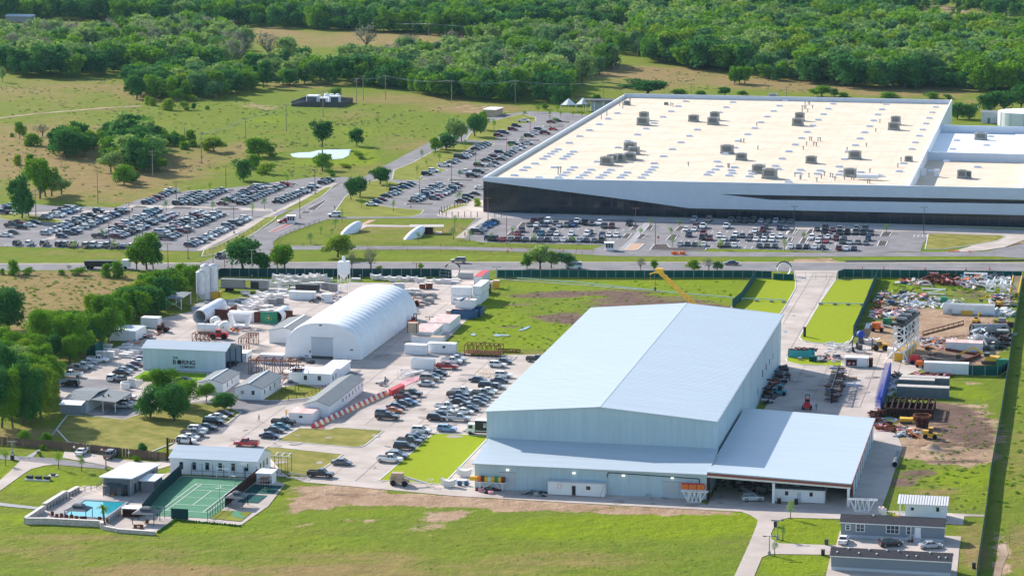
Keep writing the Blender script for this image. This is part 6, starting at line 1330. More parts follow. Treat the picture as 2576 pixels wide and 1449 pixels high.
# stepped wooden fence, planked
wf=W_('C1',-60,280,180,300,440,320,720,345,850,360,1060,385,1200,400,1480,430)
T=thing('wooden_fence','long brown wooden privacy fence stepping down behind the pool lane','fence',*wf[0],world=True); o0=Vector((*wf[0],0))
pk=MB().box(0,-.02,.03,.68,.02,1.95).mesh('plank','wood_fence'); pp=MB().box(-.07,-.07,0,.07,.07,2.05).mesh('post','wood_fence')
npl=0
for a,b in zip(wf,wf[1:]):
    a=Vector((*a,0)); b=Vector((*b,0)); L=(b-a).length; n=int(L/.72); ang=math.atan2(b.y-a.y,b.x-a.x)
    for i in range(n):
        p=a+(b-a)*(i/n)-o0; inst(pk,'plank',T.o,(p.x,p.y,R.uniform(-.02,.03)),ang)
        if i % 4 == 0: inst(pp,'post',T.o,(p.x,p.y,0),ang)
for x,y in ((658,305),(778,315),(903,330),(1022,342),(1143,355)):
    X,Y=gnd('C1',x,y+55); MB().box(-.2,-.08,1.3,.2,-.04,1.75).single('stall_sign','paint_white','small white stall sign on the wooden fence, '+ORD[(658,778,903,1022,1143).index(x)]+' from left','sign',X,Y,world=True,group='stall signs on the wooden fence')
# ================= POLES, WIRES, LAMPS =================
def util_pole(c,x,yb,yt,label,arms=1,group='utility poles'):
    X,Y=gnd(c,x,yb); h=hgt(c,x,yb,yt); T=thing('utility_pole',label,'utility pole',X,Y,group=group,world=True)
    MB().tube((0,0,0),(0,0,h),.2,8,.13).part('pole','pole_wood',T,local=True)
    for i in range(arms): MB().box(-1.4,-.07,h-.9-i*1.3,1.4,.07,h-.72-i*1.3).part('crossarm','pole_wood',T,local=True)
    for xx in (-1.2,0,1.2): MB().tube((xx,0,h-.72),(xx,0,h-.35),.08,6).part('insulator','steel_grey',T,local=True)
    return X,Y,h
UP={}
for k,(c,x,yb,yt,lab,ar) in enumerate([('A1',1240,1440,1215,'wooden utility pole beside the large dark tree in the brown field',2),('A1',1637,1330,1075,'tall bare utility pole right of the hedgerow shrubs',1),('A1',1995,1160,955,'slim utility pole above the big round bush',1),('A1',2325,1065,840,'utility pole left of the fenced compound',1),('A1',1500,1160,1030,'short brown pole behind the hedgerow',0),
   ('A4',795,365,85,'lone grey utility pole in the brown field above the car park',1),('A4',293,505,245,'double-armed utility pole at the left end of the car park',2),
   ('A2',318,835,630,'left pole of the cluster by the fenced compound',2),('A2',373,815,610,'middle pole of the cluster by the fenced compound',1),('A2',555,815,610,'right pole of the cluster by the fenced compound',2),('A2',47,945,735,'utility pole in front of the fenced compound',1),('A2',1090,838,650,'utility pole before the bare grey tree',1),('A2',1607,838,650,'double-armed pole before the north thicket',2),('A2',2322,850,660,'utility pole behind the factory corner',1),('A2',2410,585,520,'small far pole on the tan track',0),('A2',2465,580,500,'second small far pole on the tan track',0),('A2',905,300,190,'distant pole at the woodland edge',1),
   ('A3',373,640,550,'lattice-topped pole behind the factory roof, left',2),('A3',1005,640,570,'lattice-topped pole behind the factory roof, middle',2),('A3',1303,650,580,'lattice-topped pole behind the factory roof, right',2),('A3',20,385,270,'pole at the left edge of the thick woodland',2)]):
    UP[k]=util_pole(c,x,yb,yt,lab,ar)
def wires(a,b,label,sag=1.5):
    (x0,y0,h0),(x1,y1,h1)=a,b; bm=MB()
    for off in (-1.2,1.2):
        pts=[]
        for i in range(11): t=i/10; pts.append((x0+(x1-x0)*t+off-x0,y0+(y1-y0)*t-y0,h0+(h1-h0)*t-.4-sag*4*t*(1-t)))
        bm.path(pts,.05,3)
    bm.single('power_line','steel_grey',label,'power line',x0,y0,world=True,group='power lines')
wires(UP[9],UP[7],'power line between the pole cluster by the compound',1); wires(UP[7],UP[10],'power line from the compound pole to the field pole'); wires(UP[3],UP[10],'power line reaching the pole by the compound'); wires(UP[2],UP[3],'power line over the green field'); wires(UP[1],UP[2],'power line above the round bush')
wires(UP[9],UP[11],'power line towards the bare grey tree'); wires(UP[11],UP[12],'power line before the north thicket'); wires(UP[12],UP[13],'power line running to the factory corner'); wires(UP[16],(*gnd('A2',2400,330),12),'long power line crossing the tan clearing',3)
wires((*gnd('A2',120,230),12),UP[16],'far power line along the top woodland',3)
def lamp_pole(c,x,yb,yt,label,m='pole_red',base=True,arm=1):
    X,Y=gnd(c,x,yb); h=hgt(c,x,yb,yt); T=thing('street_lamp',label,'street lamp',X,Y,group='car park lamps',world=True)
    if base: MB().tube((0,0,0),(0,0,.8),.32,10).part('base','concrete_grey',T,local=True)
    MB().tube((0,0,.05),(0,0,h),.13,8,.09).part('pole',m,T,local=True)
    MB().box(-.9,-.12,h-.02,.9,.12,h+.08).part('arm',m,T,local=True)
    for s in (-1,1): MB().box(s*.95-.35,-.22,h-.08,s*.95+.35,.22,h+.06).part('lamp_head','steel_dark',T,local=True)
LP=[('A4',1432,355,195,'steel_dark','by the top-left rows of the upper west car park'),('A4',1835,260,65,'steel_dark','on the upper edge of the west car park'),('A4',2558,290,90,'steel_dark','at the far end of the long right-hand row'),('A4',2435,485,270,'steel_dark','beside the guard booth'),('A4',1050,530,360,'pole_red','at the corner island of the west car park'),('A4',883,640,520,'pole_red','by the small conifer-like tree'),('A4',1900,610,385,'pole_red','red pole above the pale sidewalk'),('A4',1527,815,560,'pole_red','where sidewalk and grass meet'),('A4',1365,895,690,'pole_red','right of the big roadside tree'),('A4',890,740,620,'steel_dark','in the front row of the west car park'),('A4',1158,640,565,'steel_dark','behind the big roadside tree'),
      ('F1',742,895,560,'pole_red','in the near part of the north car park'),('F1',308,1170,825,'steel_dark','at the near island of the north car park'),('F1',1067,700,460,'pole_red','in the middle of the north car park'),('F1',1490,465,250,'pole_red','beside the upper rows of the north car park'),('F1',1806,220,25,'pole_red','near the roundabout'),('F1',2075,140,-20,'pole_red','at the far end by the factory roof'),
      ('F2',508,140,-130,'pole_red','in front of the glass corner'),('F2',722,400,75,'pole_red','by the slanting blue car row'),('F2',2218,190,-10,'pole_red','near the diagonal walkway'),('F2',2447,430,145,'pole_red','at the lot entrance'),
      ('F3',868,275,-40,'steel_dark','right of the shaded row'),('F3',1250,570,180,'steel_dark','in the right lot section'),('B2',1912,500,322,'steel_dark','at the empty end of the long lot'),
      ('E1',680,275,0,'pole_red','left of the dark roadside trees'),('E1',562,270,80,'pole_red','by the road junction'),('E1',1005,375,-60,'steel_grey','tall grey pole before the dark roadside trees'),('E1',372,300,-90,'pole_wood','above the silos'),('C1',940,505,335,'pole_red','beside the pool house roof'),('C5',562,1250,1100,'steel_grey','by the south drive, lower one'),('C5',625,1125,975,'steel_grey','by the south drive, upper one'),('B3',520,720,655,'steel_dark','lit lamp in the shady grove'),('B1',440,908,845,'steel_dark','thin pole between the bare roadside trees'),('B1',805,905,845,'pole_red','thin red pole by the main road'),('B1',1455,965,880,'steel_grey','right of the west gate'),('C1',110,372,258,'steel_grey','at the bins by the wooden fence'),('E2',1690,815,725,'steel_dark','beside the pink container roofs'),('C1',2098,600,600,'steel_dark','')][:-1]
for i,(c,x,yb,yt,m_,lab) in enumerate(LP): lamp_pole(c,x,yb,yt,'slim lamp post '+lab,m_)
# ================= GUARD BOOTHS, GATE RINGS, BARRELS =================
def booth(c,x,y,label):
    X,Y=gnd(c,x,y); T=thing('guard_booth',label,'guard booth',X,Y,world=True)
    MB().box(-1.4,-1.2,0,1.4,1.2,1.0).part('base_wall','white_metal',T,local=True)
    for i in (-1.35,-.45,.45,1.35):
        for j in (-1.15,1.15): MB().box(i-.06,j-.06,1.0,i+.06,j+.06,2.6).part('post','white_metal',T,local=True)
    MB().box(-1.3,-1.1,1.02,1.3,1.1,2.5).part('window','window_glass',T,local=True); MB().box(-1.7,-1.5,2.6,1.7,1.5,2.8).part('roof','roof_white',T,local=True)
booth('B1',2370,745,'small white guard booth on the inner road by the lot'); booth('E5',1905,600,'small white guard booth on the entrance road island')
T=thing('gate_ring','tall dark-rimmed concrete tunnel ring standing at the west gate','ring',*gnd('B1',1100,958),world=True)
MB().ring((0,0,2.1),2.2,.22,1.2,'y',32).part('ring','stone_cap',T,local=True); MB().ring((0,.5,2.1),2.32,.3,.5,'y',32).part('rim','rust_dark',T,local=True); MB().box(-1,-.8,-.1,1,.8,.1).part('base','concrete_grey',T,local=True)
for s in (-1,1): MB().bar((s*1.5,.3,3.9),(s*2.4,.3,3.2),.35).part('bracket','rust_dark',T,local=True)
T=thing('gate_ring','white tunnel ring with toothed dark crown at the east gate','ring',*gnd('B2',988,775),world=True)
MB().ring((0,0,2.1),2.2,.3,1.2,'y',32).part('ring','paint_white',T,local=True); MB().ring((0,.3,2.1),2.5,.28,.4,'y',14,.3,math.pi-.3).part('crown','steel_dark',T,local=True)
for i in range(9): t=.4+(math.pi-.8)*i/8; MB().cbox(2.55*math.cos(t),.3,2.1+2.55*math.sin(t),.3,.3,.3,0,-t).part('tooth','rust_dark',T,local=True)
for i,(x,y) in enumerate([(1478,742),(1506,740),(1647,740),(1920,742),(2190,742),(2347,738)]):
    X,Y=gnd('B2',x,y); T=thing('traffic_barrel',f'{ORD[i]} red traffic barrel from left on the road edge','traffic barrel',X,Y,group='traffic barrels on the road edge',world=True); s=.6 if i == 0 else 1.
    MB().tube((0,0,0),(0,0,1.1*s),.33,10,.26).part('body','red',T,local=True); MB().tube((0,0,.5*s),(0,0,.65*s),.31,10).tube((0,0,.8*s),(0,0,.92*s),.30,10).part('stripe','paint_white',T,local=True)
for i,(c,x,y) in enumerate([('B2',2075+10*k,617) for k in range(8)]+[('B2',2210,620),('B2',2222,621),('F2',740,485),('F2',725,492),('F2',780,465),('F2',1595,510),('F2',1380,480),('D5',1000,660),('D5',1020,650),('D5',1010,645)]):
    X,Y=gnd(c,x,y); b=MB().tube((0,0,0),(0,0,.8),.26,8,.05).box(-.3,-.3,0,.3,.3,.05); b.single('traffic_cone','orange',f'{ORD[i]} orange traffic cone in the line where the inner road ends' if i < 10 else f'{ORD[i - 10]} orange traffic cone along the barriers on the inner road','traffic cone',X,Y,world=True,group='cones at the road end' if i < 10 else 'cones on the inner road')
# tunnel portals on the lawn
def portal(c,x,y,label,L=16,rr=3.6,hd=.9):
    X,Y=gnd(c,x,y); b=MB(); n=16; m_=8
    for j in range(m_+1):
        t=j/m_; rad2=rr*math.sin(min(1,(.12+t))*math.pi/2) ** .7; zc=-rr*.25
        for i in range(n+1):
            a=math.pi*i/n; b.v.append((t*L,rad2*math.cos(a)*.8,max(0,zc+rad2*1.25*math.sin(a)*(.25+.75*t))))
    for j in range(m_):
        for i in range(n): k=j*(n+1)+i; b.f.append((k,k+1,k+n+2,k+n+1)); b.m.append(0)
    e=m_*(n+1); b.f.append(tuple(e+i for i in range(n+1))); b.m.append(0)
    T=thing('tunnel_portal',label,'tunnel portal',X,Y,rot=hd,world=True); b.part('shell','white_wall',T,local=True,smooth=True)
for c,x,y,lab in (('B1',268,600,'left white rounded tunnel portal on the lawn'),('B1',780,640,'right white rounded tunnel portal beside the dark pavilion')):
    T=thing('tunnel_portal',lab,'tunnel portal',*gnd(c,x,y),rot=1.12,world=True); b=MB().ellipsoid(0,0,0,8.2,2.1,2.2,20,18)
    b.v=[(p[0]*.96-p[2]*.28,p[1],p[0]*.28+p[2]*.96+.2) for p in b.v]; b.part('shell','white_wall',T,local=True,smooth=True)
T=thing('pavilion','small dark pavilion with yellow posts beside the right tunnel portal','pavilion',*gnd('B1',840,612),world=True)
MB().box(0,0,0,4.2,5,2.4).part('wall','rust_dark',T,local=True); MB().box(-4,-.3,2.4,8,5.5,2.55).part('roof','stone',T,local=True)
for x in (4.6,7.6): MB().box(x-.1,-.1,0,x+.1,.1,2.4).part('post','yellow',T,local=True)
for i in range(3): MB().box(5,.2+i*1.6,0,7.5,1.4+i*1.6,.15).part('deck','stone_cap',T,local=True)
# bollards at the plaza
for i,(x,y) in enumerate([(580,1325),(615,1335),(670,1350),(750,1355),(833,1356),(920,1356),(1005,1358),(1092,1358),(1328,1358),(1415,1358),(605,1290),(645,1280),(683,1268),(720,1255),(785,1230),(822,1212),(858,1200),(895,1190),(932,1180),(968,1168)]):
    X,Y=gnd('F1',x,y); MB().tube((0,0,0),(0,0,2.2),.14,6).single('bollard','rust',f'{ORD[i]} rusty bollard in the line round the pale plaza','bollard',X,Y,world=True,group='bollards round the plaza')
# shade sails by the roundabout
for i,(x,y) in enumerate([(2040,905),(2160,900)]):
    X,Y=gnd('A2',x,y); T=thing('shade_sail',f'{["left", "right"][i]} pale shade sail on white masts behind the factory corner','shade sail',X,Y,world=True)
    b=MB(); b.add([(0,0,6.5),(-4,-1,3.2),(-1,-3,3.4),(4,-1,3.2),(1,3,3.4)],[(0,1,2),(0,2,3),(0,3,4),(0,4,1)]); b.part('canopy','paint_white',T,local=True)
    for x2,y2 in ((-4,-1),(4,-1),(0,0)): MB().tube((x2,y2,0),(x2,y2,6.4 if x2 == 0 else 3.3),.12,6).part('mast','white_metal',T,local=True)
X,Y=gnd('A2',2175,910); T=thing('open_pavilion','flat-roofed open pavilion behind the factory corner','pavilion',X,Y,world=True)
MB().box(0,0,5.2,18,9,5.7).part('roof','steel_dark',T,local=True); MB().box(3,4,0,15,8.5,5.2).part('wall','grey_light',T,local=True)
for x in (0.3,4.5,9,13.5,17.7): MB().box(x-.15,.2,0,x+.15,.5,5.2).part('post','white_metal',T,local=True)
q=gnd('A2',1345,945); T=thing('tan_shed','tan shed with pale roof among trees by the north car park','shed',*q,world=True,rot=-.3)
MB().box(0,0,0,6.5,12,3.2).part('wall','tan',T,local=True); MB().box(-.3,-.3,3.2,6.8,12.3,3.4).part('roof','roof_white',T,local=True)
# pond, puddles
sheet('pond','pond_water',.06,pl('D',730,388,752,385,780,384,800,379,830,377,884,377,878,392,862,400,835,402,810,399,790,398,750,398,735,395))
for c,xy in [('C3',(165,315,190,308,218,322,200,335,175,330)),('C3',(290,325,340,315,380,322,450,322,440,334,380,332,320,338)),('C3',(460,300,500,285,560,260,585,262,540,290,490,302)),('C3',(2205,295,2235,292,2240,305,2215,312)),('D4',(310,225,340,205,395,215,400,235,340,245)),('C4',(410,505,440,500,465,508,440,518))]:
    sheet('puddle','pond_water',.075,[(sum(q[0] for q in pl(c,*xy))/(len(xy) // 2)*.3+p[0]*.7,sum(q[1] for q in pl(c,*xy))/(len(xy) // 2)*.3+p[1]*.7) for p in pl(c,*xy)])
# distant dirt track
ribbon('dirt_track','dirt',.06,pl('A3',1960,45,2080,60,2180,75,2300,95,2430,120,2600,150,2700,175),9)
ribbon('dirt_track','dirt',.06,pl('A1',-100,975,100,948,300,925,600,900,900,875,1150,862),3.5)
ribbon('dirt_track','dirt',.06,pl('A3',735,30,790,10,860,-15),10)
ribbon('dirt_track','dirt',.055,pl('C5',2400,1160,2420,1240,2380,1330,2350,1449),1.6)
q=U('C5',1790,415)
MB().lathe([(0,1.3),(.8,.95),(1.8,.3),(2.6,0)][::-1],0,0,18).single('sand_heap','dirt','conical heap of tan sand on the brown earth','sand heap',U('C5',1850,410)[0],U('C5',1850,410)[1])
# ================= COURT =================
c0_,c1_,d0,d1=-188.1,-174.3,532.5,569.5
Z0=.32
def uvsheet(name,m,z,x0,y0,x1,y1): return sheet(name,m,z,[xyof(x0,y0),xyof(x1,y0),xyof(x1,y1),xyof(x0,y1)])
uvsheet('court','court_green',.09,c0_-3.6,d0+1.5,c1_,d1-1)
b=MB()
def ln(x0,y0,x1,y1,w=.07):
    d=Vector((x1-x0,y1-y0)).normalized(); n=Vector((-d.y,d.x))*w; b.add([(x0-n.x,y0-n.y,0),(x1-n.x,y1-n.y,0),(x1+n.x,y1+n.y,0),(x0+n.x,y0+n.y,0)],[(0,1,2,3)])
x0,x1,y0,y1=1.6,12.0,6.,29.8
for xx in (x0,x0+1.2,x1-1.2,x1): ln(xx,y0,xx,y1)
for yy in (y0,y1): ln(x0,yy,x1,yy)
for yy in (y0+5.5,y1-5.5): ln(x0+1.2,yy,x1-1.2,yy)
ln((x0+x1)/2,y0+5.5,(x0+x1)/2,y1-5.5); ln(x0-1,(y0+y1)/2,x1+.5,(y0+y1)/2,.04)
for cx,cy,rr in ((x0+3,y1+.5,3),(x1-2,y1-1,2.5)):
    for i in range(12): a=math.pi+math.pi*i/12; a2=math.pi+math.pi*(i+1)/12; ln(cx+rr*math.cos(a),cy+rr*math.sin(a),cx+rr*math.cos(a2),cy+rr*math.sin(a2),.04)
X,Y=xyof(c0_,d0); o=bpy.data.objects.new('court_lines',b.mesh('court_lines','paint_white')); COL.objects.link(o); o.location=(X,Y,.24); o.rotation_euler=(0,0,-GA); o['kind']='structure'
def uvf(label,pts,h,**k): return fence(label,[xyof(*p) for p in pts],h,**k)
uvf('open mesh fence along the near side of the green court',[(c0_,d0),(-182.2,d0)],2.4,m='steel_grey',panel=False,post='steel_dark',name='court_fence',step=1.6)
uvf('dark windscreen fence on the left side of the green court',[(c0_-.6,d0+.5),(-191.2,552),(-192.3,d1)],2.6,m='fence_dark',post='steel_dark',name='court_fence',step=2.2)
uvf('vine-covered fence on the right side of the green court',[(c1_,d0),(c1_,d0+12)],2.2,m='steel_dark',panel=False,post='steel_dark',name='court_fence',step=1.8)
uvf('rusty mesh fence up the right side of the green court',[(c1_,d0+12),(-174.6,d1)],2.4,m='rust_dark',panel=True,post='steel_dark',name='court_fence',step=2.4)
uvf('open mesh fence at the house end of the green court',[(-190,d1),(-175,d1)],2.8,m='steel_grey',panel=False,post='steel_dark',name='court_fence',step=2.4)
MB().box(0,0,0,3.6,.1,2.3).single('court_screen','fence_dark','black screen panel in the near fence of the court','screen',-182.1,d0-.1)
b=MB(); b.bar((0,0,0),(0,0,2.3),.12).bar((3,0,0),(3,0,2.3),.12).bar((0,0,2.3),(3,0,2.3),.12).bar((0,.9,0),(0,0,2.3),.06).bar((3,.9,0),(3,0,2.3),.06)
b.single('goal','paint_white','white football goal at the house end of the court','goal',*U('C1',1920,585))
T=thing('basketball_hoop','basketball hoop at the far right of the court','basketball hoop',*U('C1',2165,580)); MB().tube((0,0,0),(0,0,3),.08,6).part('pole','steel_dark',T,local=True); MB().box(-.8,-.35,2.5,.8,-.25,3.4).part('backboard','paint_white',T,local=True); MB().ring((0,-.65,2.75),.25,.04,.04,'z',10).part('rim','orange',T,local=True)
for i,(x,y) in enumerate(((2085,690),(1948,800))):
    T=thing('court_lamp',f'{["upper", "lower"][i]} slim court lamp on the right fence','lamp',*U('C1',x,y)); MB().tube((0,0,0),(0,0,3.2),.06,6).part('pole','steel_grey',T,local=True); MB().box(-.8,-.12,3.15,.1,.12,3.25).part('lamp_head','white_metal',T,local=True)
T=thing('bench','pale bench left of the court','bench',*U('C1',1400,665)); MB().box(0,0,.4,1.5,2.2,.5).part('seat','stone_cap',T,local=True); MB().box(.1,.1,0,.3,2,.4).part('leg','steel_dark',T,local=True)
# ================= POOL =================
A_,B_,C_,D_=-205.,-196.,529.6,543.
uvsheet('pool_deck','concrete_grey',.085,A_-2.4,C_-1.2,B_+1.0,D_+2.2)
sheet('pool_water','pool_water',.13,[xyof(A_,C_),xyof(B_+.2,C_),xyof(B_,D_),xyof(A_,D_)])
T=thing('pool_coping','grey stone coping round the turquoise pool','coping',A_,C_)
for x0,y0,x1,y1 in ((A_-.5,C_-.4,B_+.7,C_),(A_-.5,D_,B_+.5,D_+.5),(A_-.5,C_,A_,D_),(B_+.2,C_,B_+.7,D_)): MB().box(x0,y0,0,x1,y1,.34).part('kerb_stone','slab_grey',T)
def wallrun(label,pts,h,t=.7,blk=2.2,z=0):
    T=thing('stone_wall',label,'stone wall',pts[0][0],pts[0][1])
    for a,b_ in zip(pts,pts[1:]):
        a=Vector(a); b_=Vector(b_); L=(b_-a).length; n=max(1,int(L/blk)); d=(b_-a)/n; ang=math.atan2(d.y,d.x)
        for i in range(n):
            m_=a+d*(i+.5); MB().cbox(m_.x,m_.y,z+h/2-.1,d.length-.05,t,h-.2,ang).part('stone','stone',T)
            MB().cbox(m_.x,m_.y,z+h-.07,d.length-.03,t+.06,.14,ang).part('cap_stone','stone_cap',T)
wallrun('pale stone block wall along the near side of the pool terrace',[U('C1',225,985),U('C1',410,985),U('C1',900,1010),U('C1',905,1030)],1.3)
wallrun('pale stone wall slanting at the left corner of the pool terrace',[U('C1',225,985),U('C1',385,880)],1.4)
wallrun('raised pale stone wall beside the path to the pool',[U('C1',395,860),U('C1',580,745)],1.4,.9)
wallrun('short stone wall above the pool steps',[U('C1',600,740),U('C1',690,690)],1.0,.9)
wallrun('low stone wall below the fire pit terrace',[U('C1',905,1030),U('C1',1060,1060),U('C1',1370,1082)],.8)
uvf('thin pool fence along the left deck',[U('C1',420,870),U('C1',560,790),U('C1',700,720),U('C1',860,680),U('C1',915,640)],1.2,m='steel_dark',panel=False,post='steel_dark',name='pool_fence',step=1.5)
uvf('slatted pool fence between pool and fire pit',[U('C1',960,990),U('C1',1075,905)],1.2,m='steel_grey',panel=True,th=.02,post='steel_dark',name='pool_fence',step=1.5)
def gazebo(c,x,y,label,L=5.,W=4.2,h=2.3):
    u,v=U(c,x,y); T=thing('gazebo',label,'gazebo',u,v)
    def hip(b,x0,y0,x1,y1,z0,z1,k): b.add([(x0,y0,z0),(x1,y0,z0),(x1,y1,z0),(x0,y1,z0),(x0+k,y0+k,z1),(x1-k,y0+k,z1),(x1-k,y1-k,z1),(x0+k,y1-k,z1)],[(0,3,2,1),(4,5,6,7),(0,1,5,4),(1,2,6,5),(2,3,7,6),(3,0,4,7)]); return b
    hip(MB(),0,0,L,W,h,h+.75,1.4).part('roof','gazebo',T,local=True); hip(MB(),1.2,1.2,L-1.2,W-1.2,h+.85,h+1.15,.5).part('vent_roof','gazebo',T,local=True)
    for i in (0.2,L-.2):
        for j in (.2,W-.2): MB().box(i-.06,j-.06,0,i+.06,j+.06,h).part('post','rust_dark',T,local=True)
    return T
gazebo('C1',565,965,'grey gazebo at the near left corner of the pool'); gazebo('C1',905,745,'grey gazebo in front of the pool house'); gazebo('C1',1165,995,'grey gazebo over the fire pit terrace'); gazebo('C1',1990,850,'grey gazebo right of the green court',4.2,4.)
gazebo('B4',530,970,'small pale gazebo on the office lawn',3.9,3.6,2.1)
# loungers, chairs, fire pit
def chair(c,x,y,lab,m_='rust',cat='garden chair',nm='garden_chair'):
    T=thing(nm,lab,cat,*U(c,x,y),group='garden chairs round the pool'); MB().box(-.35,-.35,.3,.35,.35,.42).part('seat',m_,T,local=True); MB().box(-.35,.28,.42,.35,.38,1.0).part('backrest',m_,T,local=True)
    for i in (-.3,.3):
        for j in (-.3,.3): MB().box(i-.04,j-.04,0,i+.04,j+.04,.3).part('leg',m_,T,local=True)
for i,(x,y) in enumerate(((585,945),(630,945),(675,958),(720,962),(750,962),(880,965),(950,985),(1195,1035),(1250,1035),(1300,990),(500,940),(460,920),(540,935))): chair('C1',x,y,f'{ORD[i]} of the dark red garden chairs beside pool and fire pit')
T=thing('fire_pit','round stone fire pit with dark bowl on the terrace','fire pit',*U('C1',1232,1020)); MB().tube((0,0,0),(0,0,.55),.95,16).part('rim','stone_cap',T,local=True); MB().tube((0,0,.55),(0,0,.6),.7,14).part('bowl','rust_dark',T,local=True)
for i,(x,y) in enumerate(((940,738),(985,742),(1020,715))):
    T=thing('sun_lounger',f'{ORD[i]} lounger from left under the pool house gazebo','sun lounger',*U('C1',x,y),group='loungers'); MB().box(0,0,.3,.7,1.9,.42).part('seat','stone_cap' if i != 1 else 'yellow',T,local=True); MB().box(0,1.9,.42,.7,2.0,.9).part('backrest','stone_cap',T,local=True)
# palm
T=thing('palm_tree','single palm with yellow-green fronds at the near edge of the pool','palm',*U('C1',925,992))
MB().tube((0,0,0),(-.2,0,3.6),.28,10,.16).part('trunk','bark',T,local=True)
for i in range(20):
    t=2*math.pi*i/20+.2; el=R.uniform(-.5,.9); b=MB(); p=Vector((-.2,0,3.6)); d=Vector((math.cos(t),math.sin(t),el)).normalized(); s=Vector((-math.sin(t),math.cos(t),0))*.28
    for k in range(4):
        q=p+d*.5; d=(d+Vector((0,0,-.38))).normalized(); w0=s*(1-k/4.5); w1=s*(1-(k+1)/4.5); b.add([tuple(p-w0),tuple(q-w1),tuple(q+w1),tuple(p+w0)],[(0,1,2,3)]); p=q
    b.part('frond','leaf_bright',T,local=True)
# play area right of the court
uvsheet('play_turf','fence_green',.1,-174,557,-167.5,564.5); uvsheet('play_turf','fence_green',.1,-173,548.5,-168.3,555.5)
sheet('putting_green','lawn',.11,pl('C1',1865,945,1960,872,2235,888,2135,970))
for c,xy in (('C1',(2045,905,2085,880,2150,885,2130,915,2180,930,2150,945,2080,930)),): sheet('putting_green','court_green',.13,pl(c,*xy))
T=thing('climbing_frame','dark climbing frame on the play turf right of the court','climbing frame',*U('C1',2290,690))
for i in range(5):
    MB().bar((i*.6,0,0),(i*.6,0,2.6),.08).part('post','rust_dark',T,local=True); MB().bar((i*.6,2,0),(i*.6,2,2.9),.08).part('post','rust_dark',T,local=True)
for z in (.7,1.3,1.9,2.5):
    for y in (0,2): MB().bar((0,y,z),(2.4,y,z),.07).part('rail','rust_dark',T,local=True)
MB().box(0,.1,1.6,2.4,1.9,1.75).box(.3,.1,2.6,2.2,1.9,2.8).part('deck','rust_dark',T,local=True)
T=thing('exercise_rig','tall steel exercise rig with white top bars beside the long house','exercise rig',*U('C2',170,625))
for i in range(3):
    for j in range(2): MB().bar((i*1.5,j*3,0),(i*1.5,j*3,4.2+j*.3),.09).part('post','steel_dark',T,local=True)
for j in range(2): MB().bar((-.8,j*3,4.2),(3.2,j*3,4.2),.1).bar((0,j*3,3.4),(3,j*3,3.4),.1).part('top_bar','white_metal',T,local=True)
for i in range(3): MB().bar((i*1.5,0,4.2),(i*1.5,3,4.4),.1).part('cross_bar','white_metal',T,local=True)
T=thing('fallen_truss','thin steel truss lying on the grass by the drive','truss',*U('C2',270,640)); b=MB()
b.bar((0,0,.5),(5,-.6,.3),.1).bar((0,.9,.6),(5,.3,.4),.1)
for i in range(6): b.bar((i,-.1*i,.5),(i+.5,.8-.1*i,.5),.07)
b.part('frame','steel_grey',T,local=True)
# seating group on lawn, bins, entrance arch
T=thing('fire_seating','sunken dark seating group on the lawn left of the pool house','seating',*U('C1',215,600))
MB().box(0,0,0,5.8,.4,.35).part('edge','stone_cap',T,local=True)
for i in range(3): MB().box(.2+i*2,.6,0,1.5+i*2,1.7,.9).part('chair','black',T,local=True)
T=thing('fire_bowl','dark fire bowl on a pale slab on the lawn','fire bowl',*U('C1',470,560)); MB().box(-1,-1,0,1,1,.12).part('slab','stone_cap',T,local=True); MB().tube((0,0,.12),(0,0,.55),.5,10,.7).part('bowl','black',T,local=True)
for c,x,y,m_,lab in (('C1',110,420,'black','dark wheeled bin by the west lane'),('C5',1015,1170,'steel_dark','grey wheeled bin on the lawn by the first mobile home'),('C5',987,1252,'black','black wheeled bin between the mobile homes'),('C5',2180,1355,'steel_dark','dark utility box by the right fence'),('C5',640,845,'rust_dark','left dark red bin before the trailer under the shed'),('C5',775,850,'rust_dark','right dark red bin before the trailer under the shed'),('D4',655,300,'black','tall black bin at the turf edge'),('C5',612,1025,'black','small sign box by the south drive')):
    T=thing('wheeled_bin',lab,'bin',*U(c,x,y)); hh=1.1 if x != 655 else 2.8; MB().box(-.35,-.35,0,.35,.35,hh).part('body',m_,T,local=True); MB().box(-.4,-.4,hh,.4,.4,hh+.1).part('lid','steel_dark',T,local=True)
T=thing('entrance_arch','rusty entrance arch with cut letters above the staff drive','arch',*U('C1',1488,430)); q=U('C1',1690,300)
MB().box(-.2,-.2,0,.2,.2,5.4).part('post','rust_dark',T,local=True); dx_=q[0]-U('C1',1488,430)[0]; dy_=q[1]-U('C1',1488,430)[1]
MB().box(dx_-.15,dy_-.15,0,dx_+.15,dy_+.15,2.0).part('post','rust_dark',T,local=True)
MB().bar((0,0,5.1),(3.0,.6,5.0),.1).bar((0,0,4.4),(3.0,.6,4.3),.1).part('beam','rust_dark',T,local=True)
for i in range(5): MB().cbox(.5+i*.55,.1+i*.1,4.72,.3,.08,.5).part('cut_letter','rust_dark',T,local=True)
